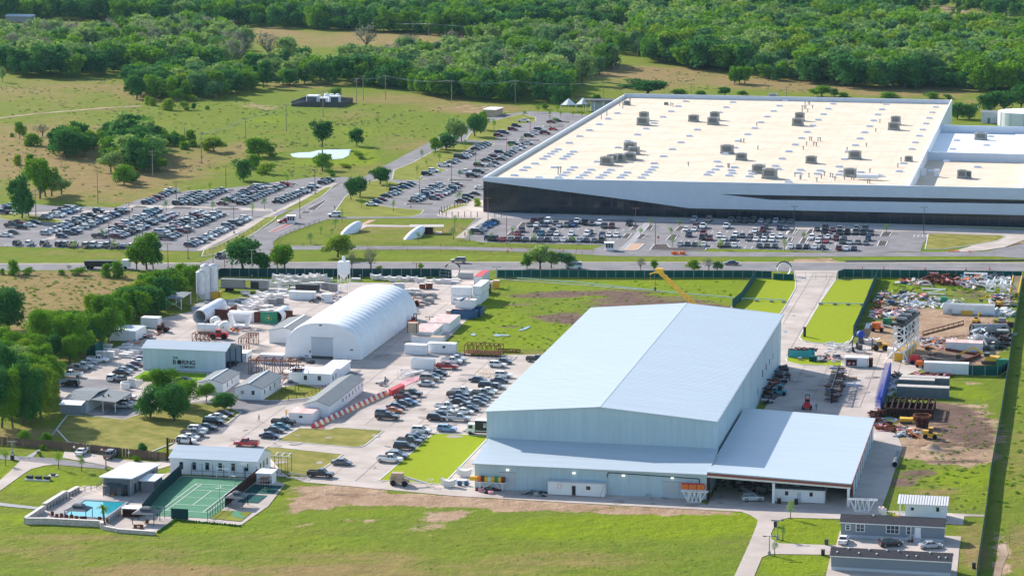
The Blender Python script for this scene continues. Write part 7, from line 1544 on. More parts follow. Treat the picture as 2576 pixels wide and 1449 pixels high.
# ================= PEOPLE =================
def person(c,x,y,lab,shirt,legs,hd=0.,world=True,stride=.22):
    X,Y=gnd(c,x,y); me=bpy.data.meshes.new('body')
    v=[(0,0,.98),(0,.01,1.2),(0,0,1.42),(0,0,1.52),(0,.02,1.62),(0,.02,1.74),(.1,0,.93),(.11,stride,.5),(.11,stride*.6+.12,.08),(-.1,0,.93),(-.11,-stride*.3,.5),(-.11,-stride-.05,.08),(.19,0,1.42),(.24,-.06,1.15),(.25,.06,.92),(-.19,0,1.42),(-.24,.06,1.15),(-.25,.2,.95),(.11,stride*.6+.28,.04),(-.11,-stride+.1,.04)]
    e=[(0,1),(1,2),(2,3),(3,4),(4,5),(0,6),(6,7),(7,8),(0,9),(9,10),(10,11),(2,12),(12,13),(13,14),(2,15),(15,16),(16,17),(8,18),(11,19)]
    rr=[.15,.15,.16,.06,.1,.085,.09,.065,.05,.09,.065,.05,.07,.048,.04,.07,.048,.04,.04,.04]
    me.from_pydata(v,e,[]); o=bpy.data.objects.new('body',me); COL.objects.link(o); sm=o.modifiers.new('skin','SKIN'); 
    for i,r_ in enumerate(rr): me.skin_vertices[0].data[i].radius=(r_,r_*.8)
    me.skin_vertices[0].data[0].use_root=True
    sb=o.modifiers.new('sub','SUBSURF'); sb.levels=1; sb.render_levels=1
    dg=bpy.context.evaluated_depsgraph_get(); dg.update(); nm_=bpy.data.meshes.new_from_object(o.evaluated_get(dg)); bpy.data.objects.remove(o); nm_.name='body'
    nm_.materials.clear()
    for m_ in (legs,shirt,'skin'): nm_.materials.append(M[m_])
    for p in nm_.polygons: z=p.center.z; p.material_index=0 if z < .98 else 2 if z > 1.5 or (z < 1.12 and abs(p.center.x) > .19) else 1; p.use_smooth=True
    T=thing('person',lab,'person',X,Y,.08,rot=hd,world=True); b_=bpy.data.objects.new('body',nm_); COL.objects.link(b_); b_.parent=T.o
    MB().ellipsoid(0,.01,1.74,.115,.125,.09,8,5).part('hair','black',T,local=True)
mm('skin',(.45,.26,.17),.6)
person('B4',333,1228,'person in dark red shirt walking across the concrete drive','dark_red_cloth' if False else 'rust','black',2.2); person('B4',580,1186,'person in yellow vest standing by the white container office','yellow','black',.3,stride=.05)
person('B1',760,408,'person in black walking near the near island of the north lot','black','black',1.5); person('B1',142,425,'person standing on the lawn by the crossroads','black','blue_dark',0,stride=.05); person('E4',2148,465,'person in dark red coat in the west car park','rust','black',.5)
person('D4',422,980,'worker in dark clothes beside the hall wall','blue_dark','black',.2,stride=.08); person('D4',832,1420,'worker in bright green vest behind the open shed','green','blue_dark',.2,stride=.05); person('B1',1198,640,'person in red beside the pale diagonal walkway','red','black',.2)
# ================= PRECAST SEGMENT STACKS =================
def arc_mesh(smile=1,w=3.3,d=1.5,th=.3,sag=.55,m='concrete_seg'):
    b=MB(); n=6; pts=[]
    for i in range(n+1):
        t=-1+2*i/n; pts.append((t*w/2,sag*t*t if smile > 0 else sag*(1-t*t) if smile < 0 else 0))
    vs=[]
    for x,z in pts: vs+=[(x,0,z),(x,d,z),(x,d,z+th),(x,0,z+th)]
    fs=[]
    for i in range(n):
        for k in range(4): fs.append((i*4+k,i*4+(k+1) % 4,i*4+4+(k+1) % 4,i*4+4+k)[::-1])
    fs+=[(0,1,2,3),(n*4+3,n*4+2,n*4+1,n*4)]
    b.add(vs,fs); return b.mesh('segment',m)
SM=dict(s=arc_mesh(1),a=arc_mesh(-1,3.6,m='concrete_seg_dark'),f=MB().box(-1.4,0,0,1.4,1.4,.3).mesh('segment','concrete_seg'),t=MB().box(-1.2,0,0,1.2,1.5,.3).mesh('segment','concrete_seg_dark'))
DK=MB().box(-1.0,.1,0,1.0,.3,.1).box(-1.,1.1,0,1.,1.3,.1).mesh('spacer','wood_fence')
SD=dict(s='upturned curved concrete segments',a='dark arched concrete segments',f='flat pale concrete panels',t='dark grey concrete panels')
STK=[]
def stacks(c,where,data):
    for it in data.split():
        x,y,n,k=it.split(','); STK.append((*U(c,float(x),float(y)),int(n),k,where))
def stack_row(c,where,x0,y0,x1,y1,cnt_,n,k):
    p=U(c,x0,y0); q=U(c,x1,y1)
    for i in range(cnt_): t=i/max(1,cnt_-1); STK.append((p[0]+(q[0]-p[0])*t,p[1]+(q[1]-p[1])*t,max(1,n+R.randint(-1,1)),k,where))
stack_row('E1','in the left diagonal row of the segment yard',770,960,1150,710,9,3,'s'); stack_row('E1','in the right diagonal row of the segment yard',900,975,1240,740,8,4,'s')
stacks('E1','at the left end of the segment yard','700,810,3,f 685,865,3,f 650,925,2,s 645,960,1,s 780,840,4,t 830,800,4,t 895,690,2,t 990,720,2,t 890,650,2,f')
stacks('E1','in the middle of the segment yard','1230,725,2,f 1310,740,3,f 1400,720,3,f 1480,700,3,f 1290,690,2,f 1370,700,2,f 1330,840,5,t 1440,820,5,t 1180,910,3,f 1260,900,3,f 1300,945,2,f 1190,960,2,f 1050,760,2,s 1110,850,2,s 1540,720,2,f 1270,650,2,f 1370,650,2,f 1190,610,2,f 1290,610,2,f 1390,610,2,f 1500,640,3,f 1640,650,2,f 1680,590,2,f')
stacks('E1','in the back rows against the dark fence','1220,560,6,s 1370,570,5,s 1410,450,5,s 1460,500,4,s 1530,390,2,s 1600,470,5,s 1540,530,4,s 1660,395,2,s 1700,540,5,s 1770,470,5,s 1500,590,2,s 1880,470,4,s 2000,470,5,s 1870,540,3,f 1980,540,3,f')
stacks('E2','between the silo tower and the dark fence','30,235,4,s 125,235,5,s 220,240,5,s 310,250,3,f 20,320,3,f 110,325,4,f 195,335,5,f 280,360,6,t 380,385,7,t 700,185,3,f 690,235,2,f')
stacks('E2','in the line below the dark fence','955,228,4,s 1080,235,3,s 1195,255,4,s 1345,248,3,s 1440,240,3,s 1555,270,4,s 1690,252,1,s 1800,275,3,s 1915,280,4,f 2020,275,2,f 2040,245,2,f')
stacks('E2','behind the arched hangar','1050,330,2,f 1290,340,2,f 1380,380,2,f 1490,380,2,f 1350,470,2,a 1430,440,3,t 1540,475,3,a 1620,440,2,t 1700,478,3,a 1580,572,2,a 1660,550,3,a')
stacks('B3','left of the lettered workshop','1075,625,2,f 1065,665,2,f 1020,722,4,f 1100,737,5,f 1145,700,4,f 1210,700,3,f 1250,735,3,f 1290,715,3,f 1350,695,3,f 1385,668,3,f 1245,655,2,f 1310,665,3,f 1285,620,2,f')
stacks('C2','beside the striped drum','1700,650,4,s 1570,735,4,s 1660,700,2,f')
stacks('C4','near the forklifts by the scrap yard','1110,765,3,s 1170,765,3,s 1050,850,2,s 940,1090,2,f 950,1150,2,f')
gs={}
for i,s in enumerate(STK): gs.setdefault((s[4],s[3]),[]).append(i)
SL={}
for (wh,k),l in gs.items():
    l.sort(key=lambda i: project(*xyof(STK[i][0],STK[i][1]),0)[0])
    for j,i in enumerate(l): SL[i]=f"{ordw(j)} stack from left of {SD[k]} {wh}" if len(l) > 1 else f"stack of {SD[k]} {wh}"
SHRT=[('in the left diagonal row of the segment yard','in the left diagonal row'),('in the right diagonal row of the segment yard','in the right diagonal row'),('at the left end of the segment yard','at the yard\'s left end'),('in the middle of the segment yard','in mid yard'),('in the back rows against the dark fence','against the dark fence'),('between the silo tower and the dark fence','behind the silo tower')]
for i,(u,v,n,k,wh) in enumerate(STK):
    lb=SL[i]
    for a,b_ in SHRT: lb=lb.replace(a,b_)
    T=thing('segment_stack',lb,'concrete stack',u,v,.08,rot=R.uniform(-.06,.06),group='concrete segment stacks')
    st=.36 if k in 'sa' else .36
    for j in range(n):
        inst(SM[k],'segment',T.o,(R.uniform(-.06,.06),R.uniform(-.05,.05),j*st)); 
        if k in 'ft' and j: inst(DK,'spacer',T.o,(0,0,j*st-.06))
# ================= SILOS, TOWER =================
def silo(c,x,y,yt,r,label,legs=True):
    X,Y=gnd(c,x,y); h=hgt(c,x,y,yt); T=thing('silo',label,'silo',X,Y,world=True,group='white silos')
    z0=2.6 if legs else .2
    MB().lathe([(.25,z0-(1.4 if legs else 0)),(r,z0),(r,h-.6),(r*.5,h-.15),(r*.4,h),(0,h)],0,0,20).part('tank','silo_grey',T,local=True,smooth=False)
    if legs:
        for i in (-1,1):
            for j in (-1,1): MB().bar((i*r*.8,j*r*.8,0),(i*r*.7,j*r*.7,z0+.4),.14).part('leg','grey_light',T,local=True)
        for a in (-1,1): MB().bar((-r*.8,a*r*.8,.2),(r*.7,a*r*.75,z0),.07).part('brace','grey_light',T,local=True)
    MB().bar((r+.08,0,.2),(r+.08,0,h),.07).part('pipe','steel_grey',T,local=True)
silo('E1',172,780,265,1.35,'front left white silo on braced legs'); silo('E1',250,750,165,1.45,'rear middle white silo of the pair of tall ones',False); silo('E1',370,735,165,1.6,'right hand tall white silo')
c0=U('E1',275,745); container('orange ribbed container at the foot of the silos',c0[0],c0[1],3.9,2.4,2.3,col='yellow',name='orange_container',group=None)
T=thing('hopper_tower','white hopper tower on tall braced legs behind the arched hangar','tower',*U('B1',168,1100)); q=U('B1',168,1100)
for i in (0,3.0):
    for j in (0,3.0): MB().bar((i,j,0),(i,j,6.4),.18).part('leg','white_metal',T,local=True)
for z in (2,4.2):
    b=MB()
    for i in (0,3.0): b.bar((i,0,z),(i,3,z),.1).bar((0,i,z),(3,i,z),.1)
    b.part('cross_beam','white_metal',T,local=True)
b=MB()
for a in ((0,0),(0,3)): b.bar((0,a[1],.2),(3,a[1],2),.08).bar((0,a[1],4.2),(3,a[1],2),.08).bar((0,a[1],4.2),(3,a[1],6.2),.08)
b.part('brace','white_metal',T,local=True)
MB().add([(-.1,-.1,6.4),(3.1,-.1,6.4),(3.1,3.1,6.4),(-.1,3.1,6.4),(1.3,1.3,4.6),(1.7,1.3,4.6),(1.7,1.7,4.6),(1.3,1.7,4.6)],[(0,1,5,4),(1,2,6,5),(2,3,7,6),(3,0,4,7),(4,5,6,7)]).part('funnel','white_wall',T,local=True)
MB().box(-.1,-.1,6.4,3.1,3.1,10).part('hopper','white_wall',T,local=True); MB().lathe([(.55,10),(.55,11.1),(.4,11.6),(0,11.8)],1.5,1.5,12).part('vent_head','white_wall',T,local=True)
b=MB()
for z in (2.6,3.6): b.bar((3,1.5,z),(13,1.5,z-.4),.12)
for i in range(9): b.bar((3+i*1.1,1.5,3.6-.04*i),(3.55+i*1.1,1.5,2.6-.04*i),.08).bar((3.55+i*1.1,1.5,2.6-.04*i),(4.1+i*1.1,1.5,3.6-.04*i),.08)
b.part('conveyor_truss','white_metal',T,local=True)
# tunnel pipes and yard pieces
def pipe(c,x,y,label,L,r,m='white_wall',open_m='steel_dark',hd=0.,axis='v',cat='pipe',nm='large_pipe',z=0.):
    u,v=U(c,x,y); T=thing(nm,label,cat,u,v,z,rot=hd); n=24; e=(0,L,0) if axis == 'v' else (L,0,0)
    b=MB(); b.tube((0,0,r),(e[0],e[1],r),r,n,caps=False); b.tube((0,0,r),(e[0],e[1],r),r*.9,n,caps=False)
    b.part('shell',m,T,local=True,smooth=True); b=MB(); b.ring((0,0,r),r,r*.1,.3,'y' if axis == 'v' else 'x',n).part('rim','stone_cap',T,local=True)
    b=MB(); b.tube((e[0]*.35,e[1]*.35,r),(e[0]*.35+.01,e[1]*.35+.01,r),r*.89,n); b.part('bulkhead','steel_dark',T,local=True); return T
pipe('E1',150,1140,'huge white tunnel lining tube with dark open mouth',20,2.05); pipe('E1',1400,1140,'short white tunnel tube beside the green painted panel',9,1.9)
def boxthing(nm,label,cat,c,x,y,L,W,H,m,z=0.,part='body',rot=0.):
    T=thing(nm,label,cat,*U(c,x,y),z,rot=rot); MB().box(0,0,0,L,W,H).part(part,m,T,local=True); return T
T=boxthing('brown_screen','brown timber screen beside the big tunnel tube','screen','E1',315,1060,5.5,.3,2.9,'brown_panel',part='panel'); MB().box(5.5,0,0,5.8,8,3.1).part('panel','brown_panel',T,local=True)
T=boxthing('brown_screen','brown timber screen left of the green painted panel','screen','E1',1040,1120,2.4,.3,3.2,'brown_panel',part='panel'); MB().box(6.5,6,0,12,6.3,1.5).part('panel','brown_panel',T,local=True)
boxthing('brown_screen','square brown panel beside the grey-roofed shed','screen','E1',1525,1105,2.6,.3,3.3,'brown_panel',part='panel')
T=boxthing('green_panel','green painted panel with a yellow sun emblem before the tube','panel','E1',1145,1135,5.0,.25,3.4,'green',part='board')  # a green painted panel with an emblem
MB().tube((2.4,-.02,1.7),(2.4,-.06,1.7),.38,12).part('emblem','yellow',T,local=True); MB().ring((2.4,-.03,1.7),.95,.06,.03,'y',20).part('emblem','plastic_mint',T,local=True)
c0=U('E1',625,1100); container('white container behind the white steel frame',c0[0],c0[1],8,2.4,2.9)
c0=U('E1',1605,745); container('white container with boxes in front in the segment yard',c0[0],c0[1],8,2.4,2.5)
c0=U('E2',225,530); container('short white container with dark gear on top',c0[0],c0[1],3.0,2.4,2.6)
c0=U('E1',1715,615); container('black skip among the concrete stacks',c0[0],c0[1],7,2.5,2.2,col='black',name='skip',cat='skip',group=None)
T=thing('site_trailer','long grey flatbed trailer with two grey cabins by the dark fence','trailer',*U('E1',480,610)); MB().box(-.2,0,.9,15,2.4,1.2).part('chassis','steel_dark',T,local=True)
MB().box(.3,.1,1.2,7.6,2.3,3.7).part('cabin','slab_grey',T,local=True); MB().box(9.8,.1,1.2,15.2,2.3,3.7).part('cabin','slab_grey',T,local=True); MB().box(9.9,.05,1.2,12.5,.09,3.3).part('doorway','black',T,local=True)
MB().box(.1,-.1,3.7,9.6,2.4,3.8).box(9.6,-.1,3.7,15.6,2.4,3.81).part('roof','roof_grey',T,local=True,kind='stuff')
for x in (2.2,3.3): 
    for y in (0,2.1): MB().tube((x,y,.5),(x,y+.3,.5),.5,12).part('wheel','tyre',T,local=True)
T=thing('steel_cradle','white forked steel frame standing in the yard','steel frame',*U('E1',615,1200))
b=MB(); 
for x in (0.3,6.4): MB().bar((x,0,4.0),(x+(1 if x < 3 else-1)*1.1,0,.4),.7).part('leg','white_metal',T,local=True); MB().bar((x,2.2,4.0),(x+(1 if x < 3 else-1)*1.1,2.2,.4),.5).part('leg','white_metal',T,local=True)
MB().box(0,-.3,3.6,6.7,.3,4.2).part('top_beam','white_metal',T,local=True); MB().box(0,2,3.6,6.7,2.5,4.2).part('top_beam','white_metal',T,local=True); MB().box(1.2,-.2,0,5.5,2.2,.7).part('base','white_metal',T,local=True)
for x,y,L,lab in ((105,1300,5.6,'long white plastic tank lying in the yard'),):
    T=thing('white_tank',lab,'tank',*U('E1',x,y),.1); MB().tube((0,1.2,1.35),(L,1.2,1.35),1.35,20).part('tank','white_plastic',T,local=True,smooth=False); MB().tube((L*.42,1.2,1.35),(L*.44,1.2,1.35),1.39,20).part('band','stone_cap',T,local=True)
for x,y,r_,lab in ((365,1200,1.35,'rear white domed tank in the yard'),(420,1270,1.3,'middle white domed tank in the yard'),(525,1300,1.55,'right white domed tank above the red telehandler')):
    T=thing('domed_tank',lab,'tank',*U('E1',x,y),.1); MB().tube((0,1.5,r_),(0,3.3,r_),r_,18).ellipsoid(0,1.5,r_,r_,.8,r_,18,8).part('tank','white_plastic',T,local=True,kind='stuff'); MB().tube((0,.8,r_),(0,.65,r_),.2,8).part('cap','steel_dark',T,local=True)
def machine(nm,label,cat,c,x,y,col,rot=0.,cab=True,L=4.2,boom=None,wheel=.65,z=.08,mast=False,s=1.):
    """wheeled site machine: chassis, cab, wheels, boom or mast"""
    T=thing(nm,label,cat,*U(c,x,y),z,rot=rot); T.o.scale=(s,s,s); h=L/2
    MB().prism([(-h,-.8),(h*.9,-.8),(h,-.4),(h,.4),(h*.9,.8),(-h,.8)],.5,1.25).part('chassis',col,T,local=True)
    MB().box(-h,-.75,1.25,-h*.25,.75,1.9).part('engine_cover',col,T,local=True)
    for i in (-h*.65,h*.65):
        for j in (-.95,.95): MB().tube((i,j-.22,wheel),(i,j+.22,wheel),wheel,12).part('wheel','tyre',T,local=True); 
    if cab:
        MB().box(-h*.2,-.7,1.25,h*.35,.5,2.5).part('cab','car_glass',T,local=True); MB().box(-h*.25,-.75,2.5,h*.4,.55,2.62).part('cab_roof',col,T,local=True)
    if mast:
        for j in (-.45,.45): MB().box(h+.05,j-.08,.1,h+.25,j+.08,3.4).part('mast','steel_dark',T,local=True); MB().box(h+.25,j-.08,.15,h+1.5,j+.08,.25).part('fork','steel_dark',T,local=True)
        MB().box(h+.05,-.45,3.2,h+.2,.45,3.4).part('mast_top','steel_dark',T,local=True)
    if boom:
        pts=[Vector(p) for p in boom]
        for a,b_ in zip(pts,pts[1:]): MB().bar(a,b_,.32).part('boom',col if boom[-1] != 0 else col,T,local=True)
    return T
machine('telehandler','red telehandler beside the white tanks','telehandler','E1',470,1390,'red',L=5,boom=[(-2,.9,1.9),(2.6,.9,1.3),(3.2,.9,.4)],wheel=.8,rot=math.pi)
machine('forklift','orange-red forklift at the arched hangar corner','forklift','E2',1470,850,'red',L=2.6,mast=True,wheel=.42,rot=1.4)
machine('loader','orange loader behind the arched hangar','loader','E2',1440,580,'orange',L=5,boom=[(1,0,1.6),(3,0,.8)],wheel=.8,rot=.2)
machine('skid_steer','tan tractor in the yard before the workshop roof','tractor','B3',1655,470,'rust',L=3,wheel=.6)
for i,(x,y,m_) in enumerate(((1550,350,'rust'),(1640,350,'rust'),(1210,400,'grey_light'),(1915,705,'tan'),(1980,712,'pink'),(2045,715,'plastic_mint'),(2095,715,'plastic_mint'),(2550,340,'yellow'),(2500,335,'white_metal'))):
    T=boxthing('yard_box',['rusty steel box left, behind the stacks','rusty steel box right, behind the stacks','grey guard cabin behind the hangar','tan crate by the blue skip','pink crate by the blue skip','left mint-green liquid tote by the blue skip','right mint-green liquid tote by the blue skip','yellow cage by the red-roofed container','white cabinet by the red-roofed container'][i],'box','E2',x,y,(1.6,1.8,3,1.6,1.7,1.6,1.6,1.8,1)[i],1.5,(1.6,1.8,2.9,1.4,1.4,1.4,1.4,2.4,2)[i],m_)
    MB().box(-.1,-.1,(1.6,1.8,2.9,1.4,1.4,1.4,1.4,2.4,2)[i],(1.7,1.9,3.3,1.7,1.8,1.7,1.7,1.9,1.1)[i],1.6,(1.6,1.8,2.9,1.4,1.4,1.4,1.4,2.4,2)[i]+.12).part('lid','stone_cap',T,local=True)
c0=U('E2',1975,745); container('blue open skip heaped with rubbish',c0[0],c0[1],7.5,2.6,2.3,col='blue_dark',open_top=True,name='skip',cat='skip',group=None)
c0=U('E2',2250,735); container('second blue skip behind the heaped one',c0[0],c0[1]+1,2.6,6,2.3,col='blue_dark',open_top=True,name='skip',cat='skip',group=None)
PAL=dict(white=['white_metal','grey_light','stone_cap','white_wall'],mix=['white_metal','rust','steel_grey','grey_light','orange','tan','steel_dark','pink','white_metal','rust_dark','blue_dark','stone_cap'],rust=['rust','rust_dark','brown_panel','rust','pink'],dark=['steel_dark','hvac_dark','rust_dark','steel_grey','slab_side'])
def heap(label,c,poly,n,pal,size=1.,hmax=1.6,seed=0,long_=.5,nm='scrap_heap',cat='scrap heap'):
    r=random.Random(seed); P_=[U(c,poly[i],poly[i+1]) for i in range(0,len(poly),2)]
    xs=[p[0] for p in P_]; ys=[p[1] for p in P_]; T=thing(nm,label,cat,sum(xs)/len(xs),min(ys),.05); k=0; g=0
    while k < n and g < n*20:
        g+=1; x=r.uniform(min(xs),max(xs)); y=r.uniform(min(ys),max(ys))
        if not inside(x,y,P_): continue
        k+=1; z=r.uniform(.1,hmax)*r.random()+.15; b=MB(); s=size*r.uniform(.5,1.4); t=r.random(); rz=r.uniform(0,3.14)
        if t < long_: b.cbox(x,y,z,s*2.6,s*.28,s*.28,rz,r.uniform(-.35,.35))
        elif t < long_+.25: b.cbox(x,y,z*.7,s*1.2,s*.9,s*.6,rz,r.uniform(-.2,.2))
        elif t < long_+.4: b.cbox(x,y,z*.6,s*1.8,s*1.2,s*.12,rz,r.uniform(-.5,.5))
        else: d=Vector((math.cos(rz),math.sin(rz),r.uniform(-.2,.2)))*s; b.tube(Vector((x,y,z))-d,Vector((x,y,z))+d,s*.22,7)
        b.part('scrap_piece',r.choice(PAL[pal]),T)
    return T
heap('rubbish bags heaped in the blue skip','E2',(2040,620,2220,620,2230,600,2050,595),14,'mix',.8,.8,1,.1).o.location.z+=2.2
heap('clutter of steel parts around the domed tanks','E1',(280,1120,620,1080,640,1200,450,1180),34,'rust',.8,1.,2)
heap('scattered timber and steel below the white frame','E1',(600,1230,1040,1210,1130,1260,800,1290,620,1260),22,'mix',.7,.5,3)
heap('loose materials beside the short white container','E2',(60,460,220,440,230,540,80,540),24,'dark',.8,1.2,4); heap('loose parts right of the short white container','E2',(370,420,480,410,480,520,380,530),16,'mix',.8,1.,5)
heap('pallets and bags by the orange loader','E2',(1400,610,1520,600,1540,680,1420,700),18,'mix',.8,1.,6)
heap('long steel bars before the white tank in the yard','B3',(1370,520,1520,510,1600,470,1640,500,1480,560,1380,560),20,'rust',.9,.8,7,.9)
heap('mixed materials left of the ribbed workshop end','B3',(1280,540,1400,520,1400,600,1300,600),16,'mix',.8,1.,8); heap('dark clutter under the rusty walkway','B4',(650,670,800,650,820,700,700,710),18,'dark',.9,1.,9)
heap('red and grey clutter beside the long white building','B4',(1410,870,1480,850,1470,900,1420,910),14,'mix',.9,1.2,10)
# rusty gantries by the workshop
def gantry(label,c,x,y,L,W,H,m='rust',n=4,nm='steel_frame',cat='steel cage',bar=.14,z=.06,deck=None,rot=0.):  # open steel frame of posts, rails and braces
    T=thing(nm,label,cat,*U(c,x,y),z,rot=rot)
    for i in range(n+1):
        for j in (0,W): MB().bar((L*i/n,j,0),(L*i/n,j,H),bar).part('post',m,T,local=True)
    for j in (0,W):
        for zz in (0.1,H): MB().bar((0,j,zz),(L,j,zz),bar).part('rail',m,T,local=True)
        for i in range(n): a,b_=((0,H) if i % 2 == 0 else (H,0)); MB().bar((L*i/n,j,a),(L*(i+1)/n,j,b_),bar*.7).part('brace',m,T,local=True)
    for i in range(n+1): MB().bar((L*i/n,0,H),(L*i/n,W,H),bar).part('cross_beam',m,T,local=True)
    if deck: MB().box(0,0,deck,L,W,deck+.12).part('deck',m,T,local=True)
    return T
gantry('rust red lattice frame above the left end of the workshop roof','E1',30,1430,5,3,2.2); gantry('rust red lattice frame right of the lettered workshop','B4',150,580,3,9,3.2)
gantry('long rusty open-topped lattice cage by the wet field','B4',2185,635,10,4,3.0,'rust',8,deck=.8); gantry('low rusty rail frame right of the lattice cage','B4',2490,600,6,.8,.8,'rust',3)
T=gantry('rusty raised walkway bridging the office trailer roofs','B4',240,800,13,2.0,4.4,'rust',6,nm='raised_walkway',cat='walkway',deck=3.6)
T=gantry('rusty stair tower between the office trailers','B4',615,890,3,2.6,4.6,'rust_dark',2,nm='stair_tower',cat='stair',deck=3.6)
for i in range(9): MB().box(-2.6+i*.28,0,i*.4,-2.3+i*.28,1.2,i*.4+.08).part('step','rust',T,local=True)
MB().box(-3.1,4,2.3,0,6,2.45).part('canopy','roof_white',T,local=True)
gantry('thin white scaffold frames by the red ramp','F4',260,560,3.4,3,2.2,'white_metal',3,bar=.08); gantry('thin yellow handrail frames on the concrete yard','F4',1440,520,4,4,1.2,'yellow',2,bar=.05)
# striped barrier and red ramp
T=thing('striped_barrier','long red and white striped sloping barrier along the white building','barrier',*U('B4',815,1290)); p=Vector(U('B4',830,1293)); q=Vector(U('B4',1505,985)); n=30; d=(q-p)/n; nn=Vector((-d.y,d.x)).normalized()
for i in range(n):
    a=p+d*i; b_=a+d*.96; MB().add([(a.x,a.y,.1),(b_.x,b_.y,.1),(b_.x+nn.x*.7,b_.y+nn.y*.7,1.25),(a.x+nn.x*.7,a.y+nn.y*.7,1.25),(a.x+nn.x*.8,a.y+nn.y*.8,.1),(b_.x+nn.x*.8,b_.y+nn.y*.8,.1)],[(0,1,2,3),(1,5,2),(0,3,4),(3,2,5,4)]).part('stripe_panel','red' if i % 2 == 0 else 'paint_white',T)
p2=p-nn*.7; q2=q-nn*.7+d*4
for i in range(12): a=p2+(q2-p2)*i/11; MB().bar((a.x,a.y,.05),(a.x,a.y,1.1),.06).part('rail_post','yellow',T)
MB().bar((p2.x,p2.y,1.1),(q2.x,q2.y,1.1),.06).part('handrail','yellow',T); MB().bar((p2.x,p2.y,.6),(q2.x,q2.y,.6),.05).part('handrail','yellow',T)
sheet('ramp','red',.09,pl('B4',815,1275,905,1258,925,1290,850,1297)); sheet('ramp','pink',.09,pl('B4',1640,850,1790,822,1780,855,1690,890,1520,990,1480,975))
MB().prism([(0,0),(1.4,-1.6),(2.6,6.5),(1.2,8)],.05,1.5).single('red_barrier','red','solid red barrier block at the top of the striped row','barrier',*U('B4',1500,985))
T=thing('white_gangway','white steel ladder-like beam lying above the red ramp','steel frame',*U('F4',370,520)); MB().bar((0,0,.5),(3.2,6.5,.5),.5).part('beam','white_metal',T,local=True); MB().bar((.6,-.3,.8),(3.8,6.2,.8),.15).part('rail','white_metal',T,local=True)
# curved white concrete piece by the carport
T=thing('concrete_ring_piece','white stepped cylindrical concrete piece by the parked pickups','concrete piece',*U('B3',1305,1045)); MB().ring((0,0,.9),2.1,.3,1.6,'z',20,.3,5.2).part('ring','paint_white',T,local=True); MB().ring((0,0,1.9),2.1,.3,.6,'z',10,.3,1.9).part('upper_rim','stone_cap',T,local=True)
# box truck with lettering, tanker, boom lifts
T=thing('box_truck','white-cab box truck with black lettered side at the hall corner','truck',*U('F4',1290,1405),.08)
MB().box(2.2,0,1.0,9.4,2.4,3.6).part('cargo_box','white_metal',T,local=True); MB().box(2.3,-.03,1.15,9.35,-.003,3.5).part('side_graphic','black',T,local=True); MB().prism([(0,.1),(2.1,.1),(2.1,2.3),(0,2.3)],.6,1.6).part('cab','white_metal',T,local=True)
MB().profx([(.1,1.6),(2.3,1.6),(2.2,2.6),(.2,2.6)],.4,2.1).part('cab_top','white_metal',T,local=True); MB().box(.7,.03,1.6,1.7,.09,2.35).box(.34,.3,1.6,.4,2.1,2.4).part('cab_glass','car_glass',T,local=True,kind='stuff'); MB().box(.2,.3,.5,9.2,2.1,.95).part('chassis','steel_dark',T,local=True)
for x in (1.1,7.0,8.1):
    for y in (.1,1.9): MB().tube((x,y,.48),(x,y+.4,.48),.48,12).part('wheel','tyre',T,local=True)
q=U('F4',1290,1405); letters('THE',.42,q[0]+4.3,2.75,q[1]-.06,T,'paint_white'); letters('BORING',.85,q[0]+4.3,2.05,q[1]-.06,T,'paint_white'); letters('COMPANY',.42,q[0]+5.3,1.6,q[1]-.06,T,'paint_white')
T=thing('dump_truck','black dump trailer truck half hidden behind roadside shrubs','truck',*gnd('A4',690,900),.05,world=True)
MB().profy([(0,1.2),(10.5,1.2),(10.5,2.7),(0,2.7),(-.3,2.2)],0,2.4).part('tipper_body','black',T,local=True); MB().box(0,.3,.8,10.5,2.1,1.2).part('chassis','steel_dark',T,local=True); MB().box(12,0,.6,14.6,2.4,3.0).part('cab','white_metal',T,local=True)
for x in (.9,2.1,9.2,13):
    for y in (0,2.0): MB().tube((x,y,.52),(x,y+.4,.52),.52,12).part('wheel','tyre',T,local=True)
def lift(label,c,x,y,col,boomcol,rot=0.,reach=((-1.4,0,2.0),(1.0,0,1.7),(5.5,0,.6)),basket=True,s=1.):
    T=machine('boom_lift',label,'boom lift',c,x,y,col,rot,cab=False,L=3.6,wheel=.55,s=s)
    MB().prism([(-1.6,-.75),(.5,-.75),(.9,0),(.5,.75),(-1.6,.75)],1.3,2.5).part('turret',col,T,local=True)
    for a,b_ in zip(reach,reach[1:]): MB().bar(a,b_,.34).part('boom',boomcol,T,local=True)
    e=reach[-1]
    if basket:
        b=MB()
        for i in (0,1.1):
            for j in (-.7,.7): b.bar((e[0]+i,j,e[2]-.4),(e[0]+i,j,e[2]+.8),.06)
        for zz in (-.4,.8): b.bar((e[0],-.7,e[2]+zz),(e[0]+1.1,-.7,e[2]+zz),.06).bar((e[0],.7,e[2]+zz),(e[0]+1.1,.7,e[2]+zz),.06).bar((e[0],-.7,e[2]+zz),(e[0],.7,e[2]+zz),.06).bar((e[0]+1.1,-.7,e[2]+zz),(e[0]+1.1,.7,e[2]+zz),.06)
        b.part('basket',boomcol,T,local=True)
    return T
lift('faded orange boom lift with long boom at the bright lawn','C2',1180,715,'tan','stone_cap',s=1.1)
lift('orange boom lift by the scrap yard dirt','E3',270,805,'orange','stone_cap',reach=((-1.4,0,2.0),(2,0,1.8),(4.6,0,1.2))); lift('green boom lift with yellow basket behind the white lattice tower','E3',420,745,'green','yellow',reach=((-1.4,0,2.2),(2,0,2.6),(3,0,2)))
